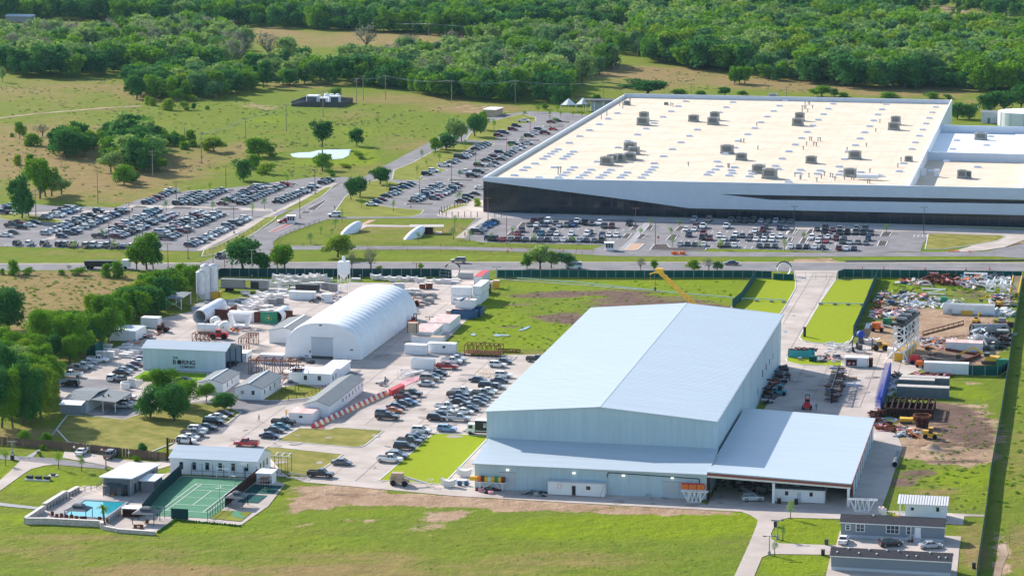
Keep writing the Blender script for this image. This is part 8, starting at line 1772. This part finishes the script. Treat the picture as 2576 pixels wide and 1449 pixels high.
lift('red-orange boom lift with tan boom below the lattice tower','E3',780,1230,'red','tan',reach=((-1.6,0,2.4),(0,0,2.4),(9,1.5,.9)),rot=.1); lift('small orange lift at the white container end','E3',830,1275,'orange','orange',reach=((0,0,1.8),(1,0,1.6)),basket=False,s=.7)
machine('forklift','big tan forklift beside the lattice tower','forklift','E3',300,1055,'yellow',L=4,mast=True,wheel=.8,rot=math.pi+.3); machine('forklift','forklift among the parts by the turf island','forklift','D4',1460,530,'steel_dark',L=2.6,mast=True,wheel=.45,rot=math.pi)
machine('forklift','forklift in the shade behind the open shed','forklift','D4',690,1400,'red',L=2.6,mast=True,wheel=.42,rot=1.6)
# skid steers / excavators
def excavator(label,c,x,y,rot=0.,arm=((1,0,2.2),(5,0,4.2),(9,0,1.8)),s=1.):
    T=thing('excavator',label,'excavator',*U(c,x,y),.05,rot=rot); T.o.scale=(s,s,s)
    for j in (-1.3,1.3): MB().profy([(-2,.1),(2,.1),(2.3,.5),(2,.95),(-2,.95),(-2.3,.5)],j-.3,j+.3).part('track','steel_dark',T,local=True)
    MB().box(-2.3,-1.35,1.1,1.3,1.35,2.2).part('house','yellow',T,local=True); MB().box(.2,.1,2.2,1.6,1.3,3.2).part('cab','car_glass',T,local=True)
    for a,b_ in zip(arm,arm[1:]): MB().bar(a,b_,.5,.42).part('arm','yellow',T,local=True)
    e=arm[-1]; MB().prism([(e[0]-.6,e[1]-.5),(e[0]+.6,e[1]-.5),(e[0]+.6,e[1]+.5),(e[0]-.6,e[1]+.5)],e[2]-1.,e[2]).part('bucket','steel_dark',T,local=True)
excavator('yellow excavator standing at the timber-edged pit','E3',1750,1235,math.pi-.25); excavator('small yellow digger on the scrap yard dirt','E3',1560,700,1.2,s=.55,arm=((1,0,2.2),(3.5,0,5.5),(5.5,0,3.8))); excavator('yellow excavator among junk at the yard\'s upper right','E3',1820,480,2.4,s=.7)
machine('skid_steer','tan skid steer on the edge of the brown earth','skid steer','D2',1600,1360,'yellow',L=3.4,wheel=.55,boom=[(-1.5,.8,1.6),(2.2,.8,.8)])
# pit with timber edge
T=thing('pit_edging','rust brown edging round the excavated pit','edging',*U('E3',1350,1225)); P1=U('E3',1345,1230); P2=U('E3',1610,1130); P3=U('E3',1160,1060)
for a,b_ in ((P1,P2),(P2,P3)): MB().bar((a[0],a[1],.35),(b_[0],b_[1],.35),.5,.9).part('beam','brown_panel',T)
sheet('pit','dirt_dark',.05,[xyof(*P1),xyof(*P2),xyof(*P3),xyof(*U('E3',850,1110)),xyof(*U('E3',1000,1190))])
# white lattice tower
P_=U('E3',610,1205); Q_=U('E3',795,1035); L1=math.hypot(Q_[0]-P_[0],Q_[1]-P_[1]); T=thing('lattice_tower','tall white braced steel tower with dark machinery on top','tower',*P_,rot=math.atan2(Q_[1]-P_[1],Q_[0]-P_[0])); Ht=10.2; DW=2.8
for y in (0,DW):
    for k in range(5): MB().bar((L1*k/4,y,0),(L1*k/4,y,Ht),.34).part('post','white_metal',T,local=True)
for z in (2.6,4.6,7.0,9.2):
    for y in (0,DW): MB().bar((0,y,z),(L1,y,z),.3).part('rail','white_metal',T,local=True)
    for x in (0,L1): MB().bar((x,0,z),(x,DW,z),.3).part('rail','white_metal',T,local=True)
for a,b_ in ((2.6,4.6),(4.6,7.0),(7.0,9.2)):
    for y in (0,DW):
        for k in range(4): MB().bar((L1*k/4,y,a if k % 2 else b_),(L1*(k+1)/4,y,b_ if k % 2 else a),.22).part('brace','white_metal',T,local=True)
    for x in (0,L1): MB().bar((x,0,a),(x,DW,b_),.22).part('brace','white_metal',T,local=True); MB().bar((x,0,b_),(x,DW,a),.22).part('brace','white_metal',T,local=True)
for x,y,dx,dy in ((0,0,-2,-2),(0,DW,-3,2),(L1,0,2,-2)): MB().bar((x,y,2.8),(x+dx,y+dy,0),.2).part('stay','white_metal',T,local=True)
MB().box(-.3,-.3,9.8,L1+.3,DW+.3,10.5).part('deck','steel_dark',T,local=True); MB().box(1,.8,5,L1-1,DW-.8,9).part('inner_machinery','rust_dark',T,local=True)
for k in range(6): x=.6+k*(L1-1.2)/6; MB().tube((x,0,11.1),(x+.4,DW,11.3),.35,8).part('roof_pipe','steel_grey' if k % 2 else 'steel_dark',T,local=True); MB().box(x+.6,.3,10.5,x+1.6,DW-.4,11.4).part('machine_block','steel_dark',T,local=True)
for k in range(5): x=.3+k*(L1-.6)/5; MB().box(x,.2,.1,x+(L1-.6)/5-.2,DW-.2,2.4).part('yellow_cabinet','yellow',T,local=True)
T2=boxthing('white_cabinet','plain white cabinet at the foot of the lattice tower','cabinet','E3',395,1155,2.4,1.5,2.7,'white_wall')
# scrap yard
c0=U('E3',1122,575); container('long white skip with pinkish rim in the scrap yard',c0[0],c0[1],15,3,2.9,open_top=True,group=None,name='long_skip',cat='skip')
c0=U('E3',873,1352); container('long white container below the lattice tower',c0[0],c0[1],11.6,2.44,3.0,group=None)
c0=U('E3',1155,1060); container('container with pink and white roof by the pit',c0[0],c0[1],10,4.5,2.5,roof='pink_roof',group=None)
boxthing('generator','yellow generator before the long white skip','generator','E3',1362,590,3.2,1.4,1.2,'yellow'); boxthing('grey_cabinet','grey cabinet before the long white skip','cabinet','E3',1190,590,1.1,1,1.5,'steel_grey'); boxthing('green_box','bright green box in the white rubble','box','E3',1098,425,2.0,1.6,1.5,'green')
boxthing('grey_red_box','grey box on the right side of the scrap yard','box','E3',1850,710,2.0,1.6,1.8,'steel_grey'); boxthing('dark_green_box','dark green box by the pit fence','box','E3',1815,1265,3.4,1.4,2.,'green')
for i,(x,y) in enumerate(((1230,960),(1440,945),(1490,955))): 
    T=boxthing('liquid_tote',f'{ORD[i]} pale plastic liquid tote from left above the pit container','tote','E3',x,y,1.4,1.3,1.3,'white_plastic'); MB().box(.5,.5,1.3,.9,.9,1.4).part('cap','steel_dark',T,local=True)
heap('maroon and brown debris in the upper left of the scrap yard','E3',(220,400,300,310,800,320,1100,400,1000,450,300,480),150,'mix',1.1,2.,11)
heap('white rubble strip across the scrap yard','E3',(500,440,1100,400,1400,420,1110,510,600,500),110,'white',.9,1.1,12,.3)
heap('jumbled parts left of the lattice tower top','E3',(180,600,230,530,700,500,830,600,700,650,250,660),120,'mix',1.0,1.4,13)
heap('leaning maroon steel beams near the road fence','E3',(900,190,930,130,1280,140,1340,210,1100,215),50,'rust',1.7,2.8,14,.9)
heap('yellow-white tangle left of the maroon beams','E3',(510,190,560,150,900,160,900,215,700,205),45,'mix',1.0,1.6,15)
heap('pinkish tangled parts under the white portal frame','E3',(1340,230,1360,130,1620,130,1660,240,1500,270),90,'mix',1.1,2.2,16)
heap('white beams and frames beside the yellow stair','E3',(1690,230,1700,120,1960,90,2000,260,1800,280),60,'white',1.5,2.2,17,.8)
heap('machine parts around the small digger at the upper right','E3',(1690,470,1720,340,2000,330,2060,480,1800,510),90,'mix',1.,1.8,18)
heap('long pipes stacked right of the white skip','E3',(1690,600,1690,530,2040,530,2040,620),60,'white',1.5,.9,19,.8)
heap('dark crushed machinery at the right fence','E3',(1560,1040,1620,880,1830,780,2010,850,2000,1000,1750,1050),150,'dark',1.5,3.,20,.4)
heap('pale hoses and tanks on the dark machinery','E3',(1440,960,1600,860,1750,860,1680,960),40,'white',1.3,3.,21,.3)
heap('brown debris in the right corner of the yard','E3',(1700,740,1990,700,2030,760,1850,780),50,'rust',1.2,1.5,22)
heap('mixed debris between tower and pit','E3',(830,900,1130,900,1160,1020,900,1060,830,1000),90,'mix',.9,1.2,23)
heap('clutter at the foot of the lattice tower','E3',(560,1220,720,1170,900,1120,1010,1120,900,1200,640,1240),50,'mix',.9,1.,24)
heap('white fragments between the racks and containers','D2',(1000,470,1100,440,1090,650,980,720,960,640),50,'white',.8,.8,25,.3)
heap('beams and yellow parts above the grey slabs','D2',(1290,410,1450,385,1900,400,1900,440,1600,440),40,'rust',1.1,.6,26,.7)
def frame(label,c,x,y,L,W,H,m,n=1,bar=.3): return gantry(label,c,x,y,L,W,H,m,n,bar=bar)
frame('white portal frame by the road fence','E3',1400,155,7,1,2.6,'white_metal'); frame('dark portal frame by the road fence','E3',1710,130,4.4,1,1.8,'steel_dark'); frame('white portal frame in the yard grass','E3',850,320,7,1,1.6,'white_metal',bar=.2); frame('white box frame left of the yellow stair','E3',1870,330,3,7,3.2,'white_metal',2); frame('small white trestle in the yard grass','E3',1690,290,2.6,2,2.2,'white_metal')
MB().ring((0,0,0),2.4,.35,.6,'y',16,0,math.pi).single('steel_arch','stone_cap','pale half-round steel arch in the yard grass','steel arch',*U('E3',890,240)); MB().ring((0,0,1.25),1.25,.4,.5,'y',16).single('red_wheel','rust','red rimmed wheel at the left of the scrap yard','wheel',*U('E3',262,505))  # the red-rimmed ring is a wheel
T=thing('yellow_stair','long yellow steel stair section at the upper right corner','stair',*U('E3',1990,370))
for j in (0,2.6): MB().bar((j,0,1.6),(j+.6,17,4.2),.35).part('stringer','yellow',T,local=True); MB().bar((j,0,0),(j,.1,1.6),.3).part('post','yellow',T,local=True)
for i in range(24): MB().box(.2+.025*i,.4+i*.69,1.55+i*.11,2.5+.025*i,.8+i*.69,1.62+i*.11).part('tread','tan',T,local=True)
T=thing('conveyor','long dark conveyor rising to a grey cowl in the scrap yard','conveyor',*U('E3',800,950)); A_=Vector((*U('E3',860,900),.8)); B_=Vector((*U('E3',1390,830),2.4)); o_=Vector((0,2,0))
for a,b_ in ((A_,B_),(A_+o_,B_+o_),(A_+Vector((0,0,1.2)),B_+Vector((0,0,1.2)))): MB().bar(a,b_,.22).part('beam','rust_dark',T)
for i in range(9): a=A_.lerp(B_,i/8); MB().bar(a,a+Vector((0,0,1.2)),.12).bar(a,a+o_,.12).part('strut','rust_dark',T,kind='stuff')
u_,v_=U('E3',1500,880); T=thing('grey_cowl','large torn grey tube lying in the scrap yard','tube',u_,v_); MB().tube((0,0,1.9),(9.5,5,2.2),1.9,18,1.2,caps=False).part('shell','slab_grey',T,local=True,smooth=True); MB().tube((0,0,1.9),(9.5,5,2.2),1.8,18,1.1,caps=False).part('lining','steel_dark',T,local=True,smooth=True); MB().bar((-1,-.5,0),(.2,-.8,3.5),.25).bar((-.2,-.9,3.6),(1.6,-2,0),.25).part('strut','steel_grey',T,local=True)
for i,(x,y) in enumerate(((100,780),(135,775))): T=boxthing('white_girder',f'{["left", "right"][i]} white beam of the pair by the green fence','beam','E3',x,y,.5,8,.4,'white_metal',part='beam')
boxthing('blue_girder','short bright blue beam by the green fence','beam','E3',180,740,.5,4,.5,'paint_bright_blue',part='beam')
T=thing('blue_globe','large blue ball-shaped drum on a stand by the green fence','drum',*U('D4',1505,400)); MB().ellipsoid(0,0,2.6,1.15,1.15,1.1,16,10).part('drum','blue',T,local=True,smooth=True); MB().tube((0,0,0),(0,0,1.7),1.1,10,.8).part('stand','steel_dark',T,local=True)
# racks
def rack(label,c,x0,y0,x1,y1,H,m,prong,both=False,nm='storage_rack'):
    p=U(c,x0,y0); q=U(c,x1,y1); T=thing(nm,label,'rack',*p); L=q[1]-p[1]; ca_=(q[0]-p[0])/L; n=int(L/1.1)
    for i in range(n+1): MB().box(ca_*i*L/n-.08,i*L/n-.1,0,ca_*i*L/n+.12,i*L/n+.1,H).part('upright',m,T,local=True)
    MB().bar((0,0,H),(ca_*L,L,H),.2).part('beam',m,T,local=True); MB().bar((0,0,.2),(ca_*L,L,.2),.3).part('beam',m,T,local=True)
    for i in range(n+1):
        for z in (.8,1.7,2.6,3.5):
            if z < H: MB().bar((ca_*i*L/n,i*L/n,z),(ca_*i*L/n-1.5,i*L/n,z+.1),.09).part('arm',prong,T,local=True)
            if both and z < H: MB().bar((ca_*i*L/n,i*L/n,z),(ca_*i*L/n+1.5,i*L/n,z+.1),.09).part('arm',prong,T,local=True)
    return T
T=rack('bright blue cantilever rack with purple arms in the east yard','D2',845,970,990,430,3.9,'blue','blue'); L_=26
p=U('D2',845,970); q=U('D2',990,430); MB().prism([(0.15,0),(.25,0),(q[0]-p[0]+.25,q[1]-p[1]),(q[0]-p[0]+.15,q[1]-p[1])],.3,3.8).part('back_sheet','blue',T,local=True)
rack('dark cantilever rack with arms on both sides, shading the yard','D4',1060,1310,1175,940,3.8,'black','steel_dark',True)
p=U('D4',1060,1310); q=U('D4',1175,940); T=thing('bar_load','dense load of brown and dark bars lying across the dark rack','bar stock',*p); rb=random.Random(8)
for i in range(150):
    t=rb.random(); z=rb.choice((.3,.95,1.85,2.75,3.6)); x=(q[0]-p[0])*t; y=(q[1]-p[1])*t; sd=rb.choice((1,1,1,-1)); MB().bar((x+sd*.2,y,z),(x+sd*rb.uniform(1.2,2.4),y+rb.uniform(-.3,.3),z+rb.uniform(-.1,.2)),.22).part('bar',rb.choice(('rust','tan','rust_dark','steel_dark','steel_grey','rust','blue')),T,local=True)
T=gantry('big dark rusty cellular steel frame on the ground','D2',905,1040,11.5,13,2.2,'rust_dark',8,bar=.35); 
for j in range(1,4): MB().box(0,j*3.2,0,11.5,j*3.2+.15,1.9).part('web_plate','rust_dark',T,local=True)
for i in range(9): MB().box(i*1.4,0,0,i*1.4+.12,12.8,1.5).part('web_plate','rust',T,local=True)
for i,(x,y,L_) in enumerate(((1155,560,12.2),(1120,600,9),(1090,725,13))):
    T=thing('concrete_slab_wall',f'{["rear", "middle", "front"][i]} long grey concrete block wall in the east yard','concrete wall',*U('D2',x,y)); MB().box(0,0,0,L_,2.8,2.6 if i == 2 else 2.3).part('block','slab_side',T,local=True); MB().box(-.02,-.02,2.6 if i == 2 else 2.3,L_+.02,2.82,2.75 if i == 2 else 2.45).part('cap','stone',T,local=True)
T=thing('yellow_machine_bed','bright yellow machine bed beside the dark frame','machine part',*U('D2',1130,1130)); MB().prism([(0,0),(3.2,0),(3.2,2.5),(2.2,2.2),(1,2.2),(0,2.6)],.3,1.2).part('bed','yellow',T,local=True); MB().box(.2,-.3,0,3,.2,.5).part('foot','steel_dark',T,local=True)
MB().ring((0,0,.3),2.0,.25,.35,'z',24).single('blue_white_ring','paint_light_blue','large pale blue ring lying on the concrete','ring',*U('D2',975,1095)); MB().ring((0,0,0),1.0,.2,.9,'z',14).single('rust_ring','rust_dark','small dark rusty ring in front of the blue one','ring',*U('D2',965,1165),z=.5)
T=thing('rust_ring_tower','big rusty cylindrical ring assembly beside the brown earth','ring',*U('D2',1475,1180)); MB().ring((0,0,2.6),2.25,.35,.6,'z',24).part('top_ring','rust',T,local=True); MB().ring((0,0,1.2),1.5,.3,2.3,'z',20).part('lower_ring','rust_dark',T,local=True)
for i in range(8): t=i*math.pi/4; MB().bar((2*math.cos(t),2*math.sin(t),2.4),(1.5*math.cos(t),1.5*math.sin(t),.8),.18).part('strut','rust',T,local=True)
heap('bundle of rusty tubes at the shed corner','D2',(810,1250,820,1190,1020,1195,1030,1260),40,'rust',1.4,1.2,27,.9,nm='tube_bundle',cat='tube bundle'); heap('scattered hoses and rusty parts beside the ring assembly','D2',(1050,1340,1100,1200,1350,1200,1420,1340,1200,1350),60,'mix',.9,.9,28)
heap('rusty beams leaning at the top of the shed roof edge','D2',(745,1110,760,980,830,980,800,1130),26,'rust',1.5,1.5,29,1.,nm='beam_pile',cat='beam pile'); heap('dark grey equipment under the blue rack foot','D2',(1040,480,1060,400,1160,400,1140,480),20,'dark',1.,1.5,30)
# turf island clutter, east wall equipment
c0=U('D4',402,615); T=container('turquoise open skip full of scrap on the turf island',c0[0],c0[1],7.0,2.5,2.1,col='teal',open_top=True,name='skip',cat='skip',group=None)
t2=heap('scrap metal filling the turquoise skip','D4',(430,600,800,610,810,590,440,575),26,'rust',.9,.5,31); t2.o.location.z+=1.7
boxthing('transformer_box','dark green electrical box on the turf island','electrical box','D4',722,680,2.0,1.8,1.5,'fence_green'); boxthing('white_drum','small pale drum on the turf island','drum','D4',555,660,.9,.9,.9,'steel_grey')
heap('row of machine parts behind the turf island','D4',(850,690,860,600,1210,600,1210,690),70,'mix',.8,1.2,32); heap('thin scaffold pieces left of the white kiosk','D4',(1010,540,1010,430,1340,440,1330,540),26,'white',.9,1.6,33,.9)
T=thing('open_kiosk','white metal kiosk with open counter front in the east yard','kiosk',*U('D4',1262,755)); MB().box(0,.3,.2,6,2.8,2.5).part('body','container_white',T,local=True); MB().box(.4,.2,.4,3.2,.296,2.0).part('opening','rust_dark',T,local=True); MB().box(.3,-.4,2.0,3.3,.3,2.1).part('shutter','rust',T,local=True); MB().box(-.1,.1,2.5,6.1,3,2.65).part('roof','roof_white',T,local=True); MB().box(6.3,.4,.2,7.3,2.6,2.3).part('side_cabinet','rust_dark',T,local=True)
for i in range(2): MB().ellipsoid(1.2+i*1.2,.1,1.0,.42,.25,.35,8,5).part('goods','pink' if i == 0 else 'tan',T,local=True)
heap('dark equipment stacked along the east wall of the hall','D4',(40,1320,60,1180,200,960,280,760,350,750,400,860,350,1000,220,1200,120,1330),120,'dark',1.2,2.4,34,.35); heap('rusty racks at the foot of the hall east wall','D4',(60,1240,140,1000,210,990,180,1160,90,1300),50,'rust',1.2,2.6,35)
machine('forklift','grey service cart with green vest driver beside the hall','cart','D4',275,1185,'teal',L=3.6,wheel=.5)
boxthing('orange_pallet_load','low orange pallet load right of the dark rack','pallet','D4',1255,955,3.2,1.6,.9,'tan'); boxthing('white_pallet_load','low white pallet load right of the dark rack','pallet','D4',1270,1045,3.8,1.5,.7,'white_metal')
# in front of the hall
T=thing('drum_conveyor','red, yellow and green striped drum on a white stand at the annex','drum',*U('C3',215,1330))
for i in range(8): MB().tube((.2+i*.75,0,2.5),(.9+i*.75,0,2.5),.62,14).part('drum_section',['orange','rust','yellow','plastic_mint','yellow','green','yellow','rust'][i],T,local=True)
MB().box(-1.6,-.4,2.1,.1,.4,2.9).part('nozzle','yellow',T,local=True)
for x in (.6,5.6):
    for y in (-.6,.6): MB().bar((x,y,0),(x,y,2.0),.12).part('leg','white_metal',T,local=True)
MB().box(-.2,-.7,1.8,6.6,.7,1.92).part('deck','white_metal',T,local=True); MB().bar((.6,-.6,0),(3.2,-.6,1.8),.1).bar((5.6,-.6,0),(4,-.6,1.8),.1).part('brace','white_metal',T,local=True)
for i,x in enumerate((100,145)): MB().tube((0,0,0),(0,0,1.1),.5,12).single('blue_barrel','blue_dark',f'{["left", "right"][i]} blue barrel beside the striped drum','barrel',*U('C3',x,1305))
T=thing('site_office','white container office with dark doorway before the annex','office trailer',*U('C3',675,1365)); q=U('C3',675,1365)
MB().box(0,0,.2,12.4,2.4,3.0).part('body','container_white',T,local=True); MB().box(-.1,-.1,3.0,12.5,2.5,3.12).part('roof','grey_light',T,local=True); MB().box(5.3,-.05,.25,6.1,-.003,2.3).part('doorway','black',T,local=True); MB().box(8.4,-.05,1.6,9.3,-.003,2.4).part('window','car_glass',T,local=True); MB().box(2.1,-.05,1.7,3.0,-.003,2.6).part('notice','pink',T,local=True); MB().box(2.2,-.06,1.8,2.9,-.052,2.5).part('notice_sheet','paint_white',T,local=True); MB().bar((11.5,-.5,.1),(12.3,-.2,2.8),.1).part('pipe','steel_grey',T,local=True)
T=thing('site_office','long white trailer office standing under the open shed front','office trailer',*U('C5',597,830)); MB().box(0,0,.2,10.8,2.4,2.9).part('body','container_white',T,local=True); MB().box(-.1,-.1,2.9,10.9,2.5,3.0).part('roof','roof_grey',T,local=True)
for x in (2.4,7.6): MB().box(x,-.05,1.6,x+.7,-.003,2.5).part('window','car_glass',T,local=True)
MB().box(5,-.04,.25,5.8,-.003,2.3).part('door','grey_light',T,local=True)
def truss(label,c,x,y,L,H=2.6):
    T=thing('white_truss',label,'truss',*U(c,x,y),.05)
    for j in (0,1.3):
        MB().bar((-1.6,j,H),(L+1.6,j,H),.16).part('chord','white_metal',T,local=True); MB().bar((0,j,.1),(L,j,.1),.16).part('chord','white_metal',T,local=True); MB().bar((-1.2,j,H),(0,j,.1),.14).part('diagonal','white_metal',T,local=True); MB().bar((L+1.2,j,H),(L,j,.1),.14).part('diagonal','white_metal',T,local=True)
        for i in range(3): a=L*i/3; MB().bar((a,j,.1),(a+L/6,j,H),.11).part('diagonal','white_metal',T,local=True); MB().bar((a+L/6,j,H),(a+L/3,j,.1),.11).part('diagonal','white_metal',T,local=True)
        for xx in (0,L): MB().bar((xx,j,.1),(xx,j,H),.14).part('post','white_metal',T,local=True)
    for xx in (-1.6,-.4,L*.5,L+.4,L+1.6): MB().bar((xx,0,H),(xx,1.3,H),.1).part('rung','white_metal',T,local=True)
    return T
truss('white steel truss in front of the open shed\'s right column','C5',1240,910,2.9); T=truss('white steel truss carrying an orange unit at the annex end','C3',1590,1415,2.6,2.4)
T=thing('orange_unit','orange segmented unit resting on the white truss','machine part',*U('C3',1545,1400),0)
for i in range(3): MB().box(i*1.7,-.3,2.6,i*1.7+1.6,.9,3.6).part('section','orange',T,local=True)
MB().tube((0,0,3.8),(4.8,0,3.8),.12,8).part('top_pipe','red',T,local=True)
boxthing('grey_pallet','small grey machine on the apron before the annex','machine','C3',1312,1395,1.1,.8,1.0,'steel_grey'); heap('black cables and bikes against the annex wall','C3',(530,1375,540,1345,660,1350,660,1380),20,'dark',.9,.9,36); heap('steel lengths and pallets under the striped drum','C3',(180,1340,240,1320,380,1340,300,1360),20,'rust',.9,.4,37)
for i,(x,y) in enumerate(((1425,920),(1445,935))): T=boxthing('white_tote',f'{["left", "right"][i]} white liquid tote by the striped cabin','tote','C5',x,y,1.1,1.0,1.3,'white_plastic'); MB().box(.3,.3,1.3,.7,.7,1.42).part('cap','orange',T,local=True)
pipe('C5',1555,560,'dark grey steel pipe lying at the apron edge',4.5,.75,'slab_side')
b=MB(); b.bar((0,0,.2),(0,6,.2),.12).bar((1.1,0,.2),(1.1,6,.2),.12)
for i in range(10): b.bar((0,.3+i*.6,.2),(1.1,.3+i*.6,.2),.08)
b.single('steel_ladder','steel_grey','steel ladder lying at the apron edge above the pipe','ladder',*U('C5',1550,475))
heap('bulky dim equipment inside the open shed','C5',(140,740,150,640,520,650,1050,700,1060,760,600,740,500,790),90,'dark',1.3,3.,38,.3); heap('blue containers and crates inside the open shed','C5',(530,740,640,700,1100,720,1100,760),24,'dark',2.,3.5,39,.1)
# sand bags, shrubs by terrace, small details on the lawn edge handled as ground cover
b=MB(); rr=random.Random(5)
for a,b_ in ((U('C1',1400,1065),U('C1',1560,955)),(U('C1',1560,955),U('C1',2130,1010))):
    for i in range(26): t=i/25; x=a[0]+(b_[0]-a[0])*t-a[0]; y=a[1]+(b_[1]-a[1])*t-a[1]; x+=a[0]-U('C1',1400,1065)[0]; y+=a[1]-U('C1',1400,1065)[1]; b.ellipsoid(x,y+rr.uniform(-.2,.2),.15,rr.uniform(.15,.35),.3,rr.uniform(.2,.45),6,4)
b.single('low_planting','leaf_mid','low clumps of plants edging the fire pit terrace and court','plants',*U('C1',1400,1065),kind='stuff')
# ================= CRANE =================
v_=752.; t0=hv('B2',395,965,v_); t1=hv('B2',160,745,v_); k=(t0[1]-1.5)/(t1[1]-t0[1]); f0=(t0[0]-(t1[0]-t0[0])*k,1.5)
T=thing('lattice_crane','yellow lattice boom crane rising behind the big hall','crane',f0[0],v_)
MB().box(f0[0]-.5,v_-2,1.2,f0[0]+6,v_+2,3.2).part('house','crane_yellow',T)
for j in (-2.2,1.4): MB().box(f0[0]-2,v_+j,0,f0[0]+6,v_+j+.9,1.1).part('track','steel_dark',T)
A_=Vector((f0[0],v_,1.5)); B_=Vector((t1[0],v_,t1[1])); dd=(B_-A_).normalized(); pn=Vector((-dd.z,0,dd.x))*.6; yy=Vector((0,.6,0)); n=22
for s1 in (-1,1):
    for s2 in (-1,1): MB().bar(A_+pn*s1+yy*s2,B_+pn*s1*.5+yy*s2,.24).part('chord','crane_yellow',T)
for i in range(n):
    a=A_.lerp(B_,i/n); c_=A_.lerp(B_,(i+1)/n); s1=1 if i % 2 else-1
    for s2 in (-1,1): MB().bar(a+pn*s1+yy*s2,c_-pn*s1+yy*s2,.13).part('lacing','crane_yellow',T)
    MB().bar(a+pn*s1+yy,a+pn*s1-yy,.09).part('lacing','crane_yellow',T)
MB().box(B_.x-.9,v_-.7,B_.z-.5,B_.x+1.2,v_+.7,B_.z+.8).part('boom_head','crane_yellow',T); MB().bar(B_,B_+Vector((-2.6,0,-.9)),.3).part('jib','crane_yellow',T)
MB().bar((B_.x-1.0,v_,B_.z-.4),(B_.x-1.0,v_,B_.z-4.6),.1).part('hoist_rope','steel_dark',T); MB().ellipsoid(B_.x-1.0,v_,B_.z-5,.35,.3,.6,8,6).part('hook_block','steel_dark',T); MB().bar((B_.x-2.3,v_,B_.z-1),(B_.x-2.3,v_,B_.z-3),.06).ellipsoid(B_.x-2.3,v_,B_.z-3.2,.25,.2,.3,6,5).part('aux_hook','crane_yellow',T,kind='stuff')
# long pale pipe on concrete feet across the wet field and turf
P_=[gnd('B1',1620,985),gnd('B1',2100,1020),gnd('B1',2576,1070),gnd('B2',250,900),gnd('B2',650,935),gnd('B2',1000,950)]
T=thing('field_pipe','long pale green pipe on grey feet across the wet field','pipeline',*P_[0],world=True); o_=Vector((*P_[0],0))
for a,b_ in zip(P_,P_[1:]): MB().tube(Vector((*a,.7))-o_,Vector((*b_,.7))-o_,.16,6).part('pipe','plastic_mint',T,local=True)
for c,x,y in (('B2',715,945),('B2',808,948),('B2',905,952),('B2',985,955)): p=gnd(c,x,y); MB().cbox(p[0]-o_.x,p[1]-o_.y,.35,1.1,.7,.7,-GA).part('foot','slab_grey',T,local=True)
P_=[U('B2',1215,968),U('B2',1515,975)]; T=thing('turf_pipe','pale pipe on grey feet across the right turf strip','pipeline',*P_[0]); MB().tube((0,0,.7),(P_[1][0]-P_[0][0],P_[1][1]-P_[0][1],.7),.16,6).part('pipe','plastic_mint',T,local=True)
for t in (.05,.37,.66,.97): MB().cbox((P_[1][0]-P_[0][0])*t,(P_[1][1]-P_[0][1])*t,.35,1.1,.7,.7).part('foot','slab_grey',T,local=True)
b=MB()
for i in range(5):
    sx,sy=R.uniform(-1.6,1.6),R.uniform(-1,1); b.cbox(sx,sy,.5,1.8,.2,.9,R.uniform(-.6,.6))
b.single('orange_barriers','orange','cluster of orange plastic barriers on the inner road','barrier',*gnd('D5',1020,655),world=True)
MB().box(-.35,-.05,2.0,.35,.05,2.7).tube((0,0,0),(0,0,2.2),.05,5).single('stop_sign','red','red stop sign at the lot entrance','sign',*gnd('D5',748,512),world=True)
MB().prism([(0,0),(74,3.0),(74,4.4),(0,1.4)],0,.35).single('silt_barrier','black','long black silt barrier on the verge of the main road','barrier',*gnd('B2',1395,685),world=True)
# ================= AIR =================
def haze():
    b=MB().box(-1500,-60,-1.2,1500,3200,150.)
    m=bpy.data.materials.new('haze'); m.use_nodes=True; t=m.node_tree; t.nodes.clear(); o=t.nodes.new('ShaderNodeOutputMaterial'); v=t.nodes.new('ShaderNodeVolumePrincipled')
    v.inputs['Color'].default_value=(.45,.78,1.,1); v.inputs['Density'].default_value=.000018; v.inputs['Anisotropy'].default_value=.1; t.links.new(v.outputs[0],o.inputs['Volume'])
    M['haze']=m; me=b.mesh('haze','haze'); q=bpy.data.objects.new('haze',me); COL.objects.link(q); q['kind']='stuff'; q['label']='thin blue air haze over the far woods'
haze()
# ---- end ----
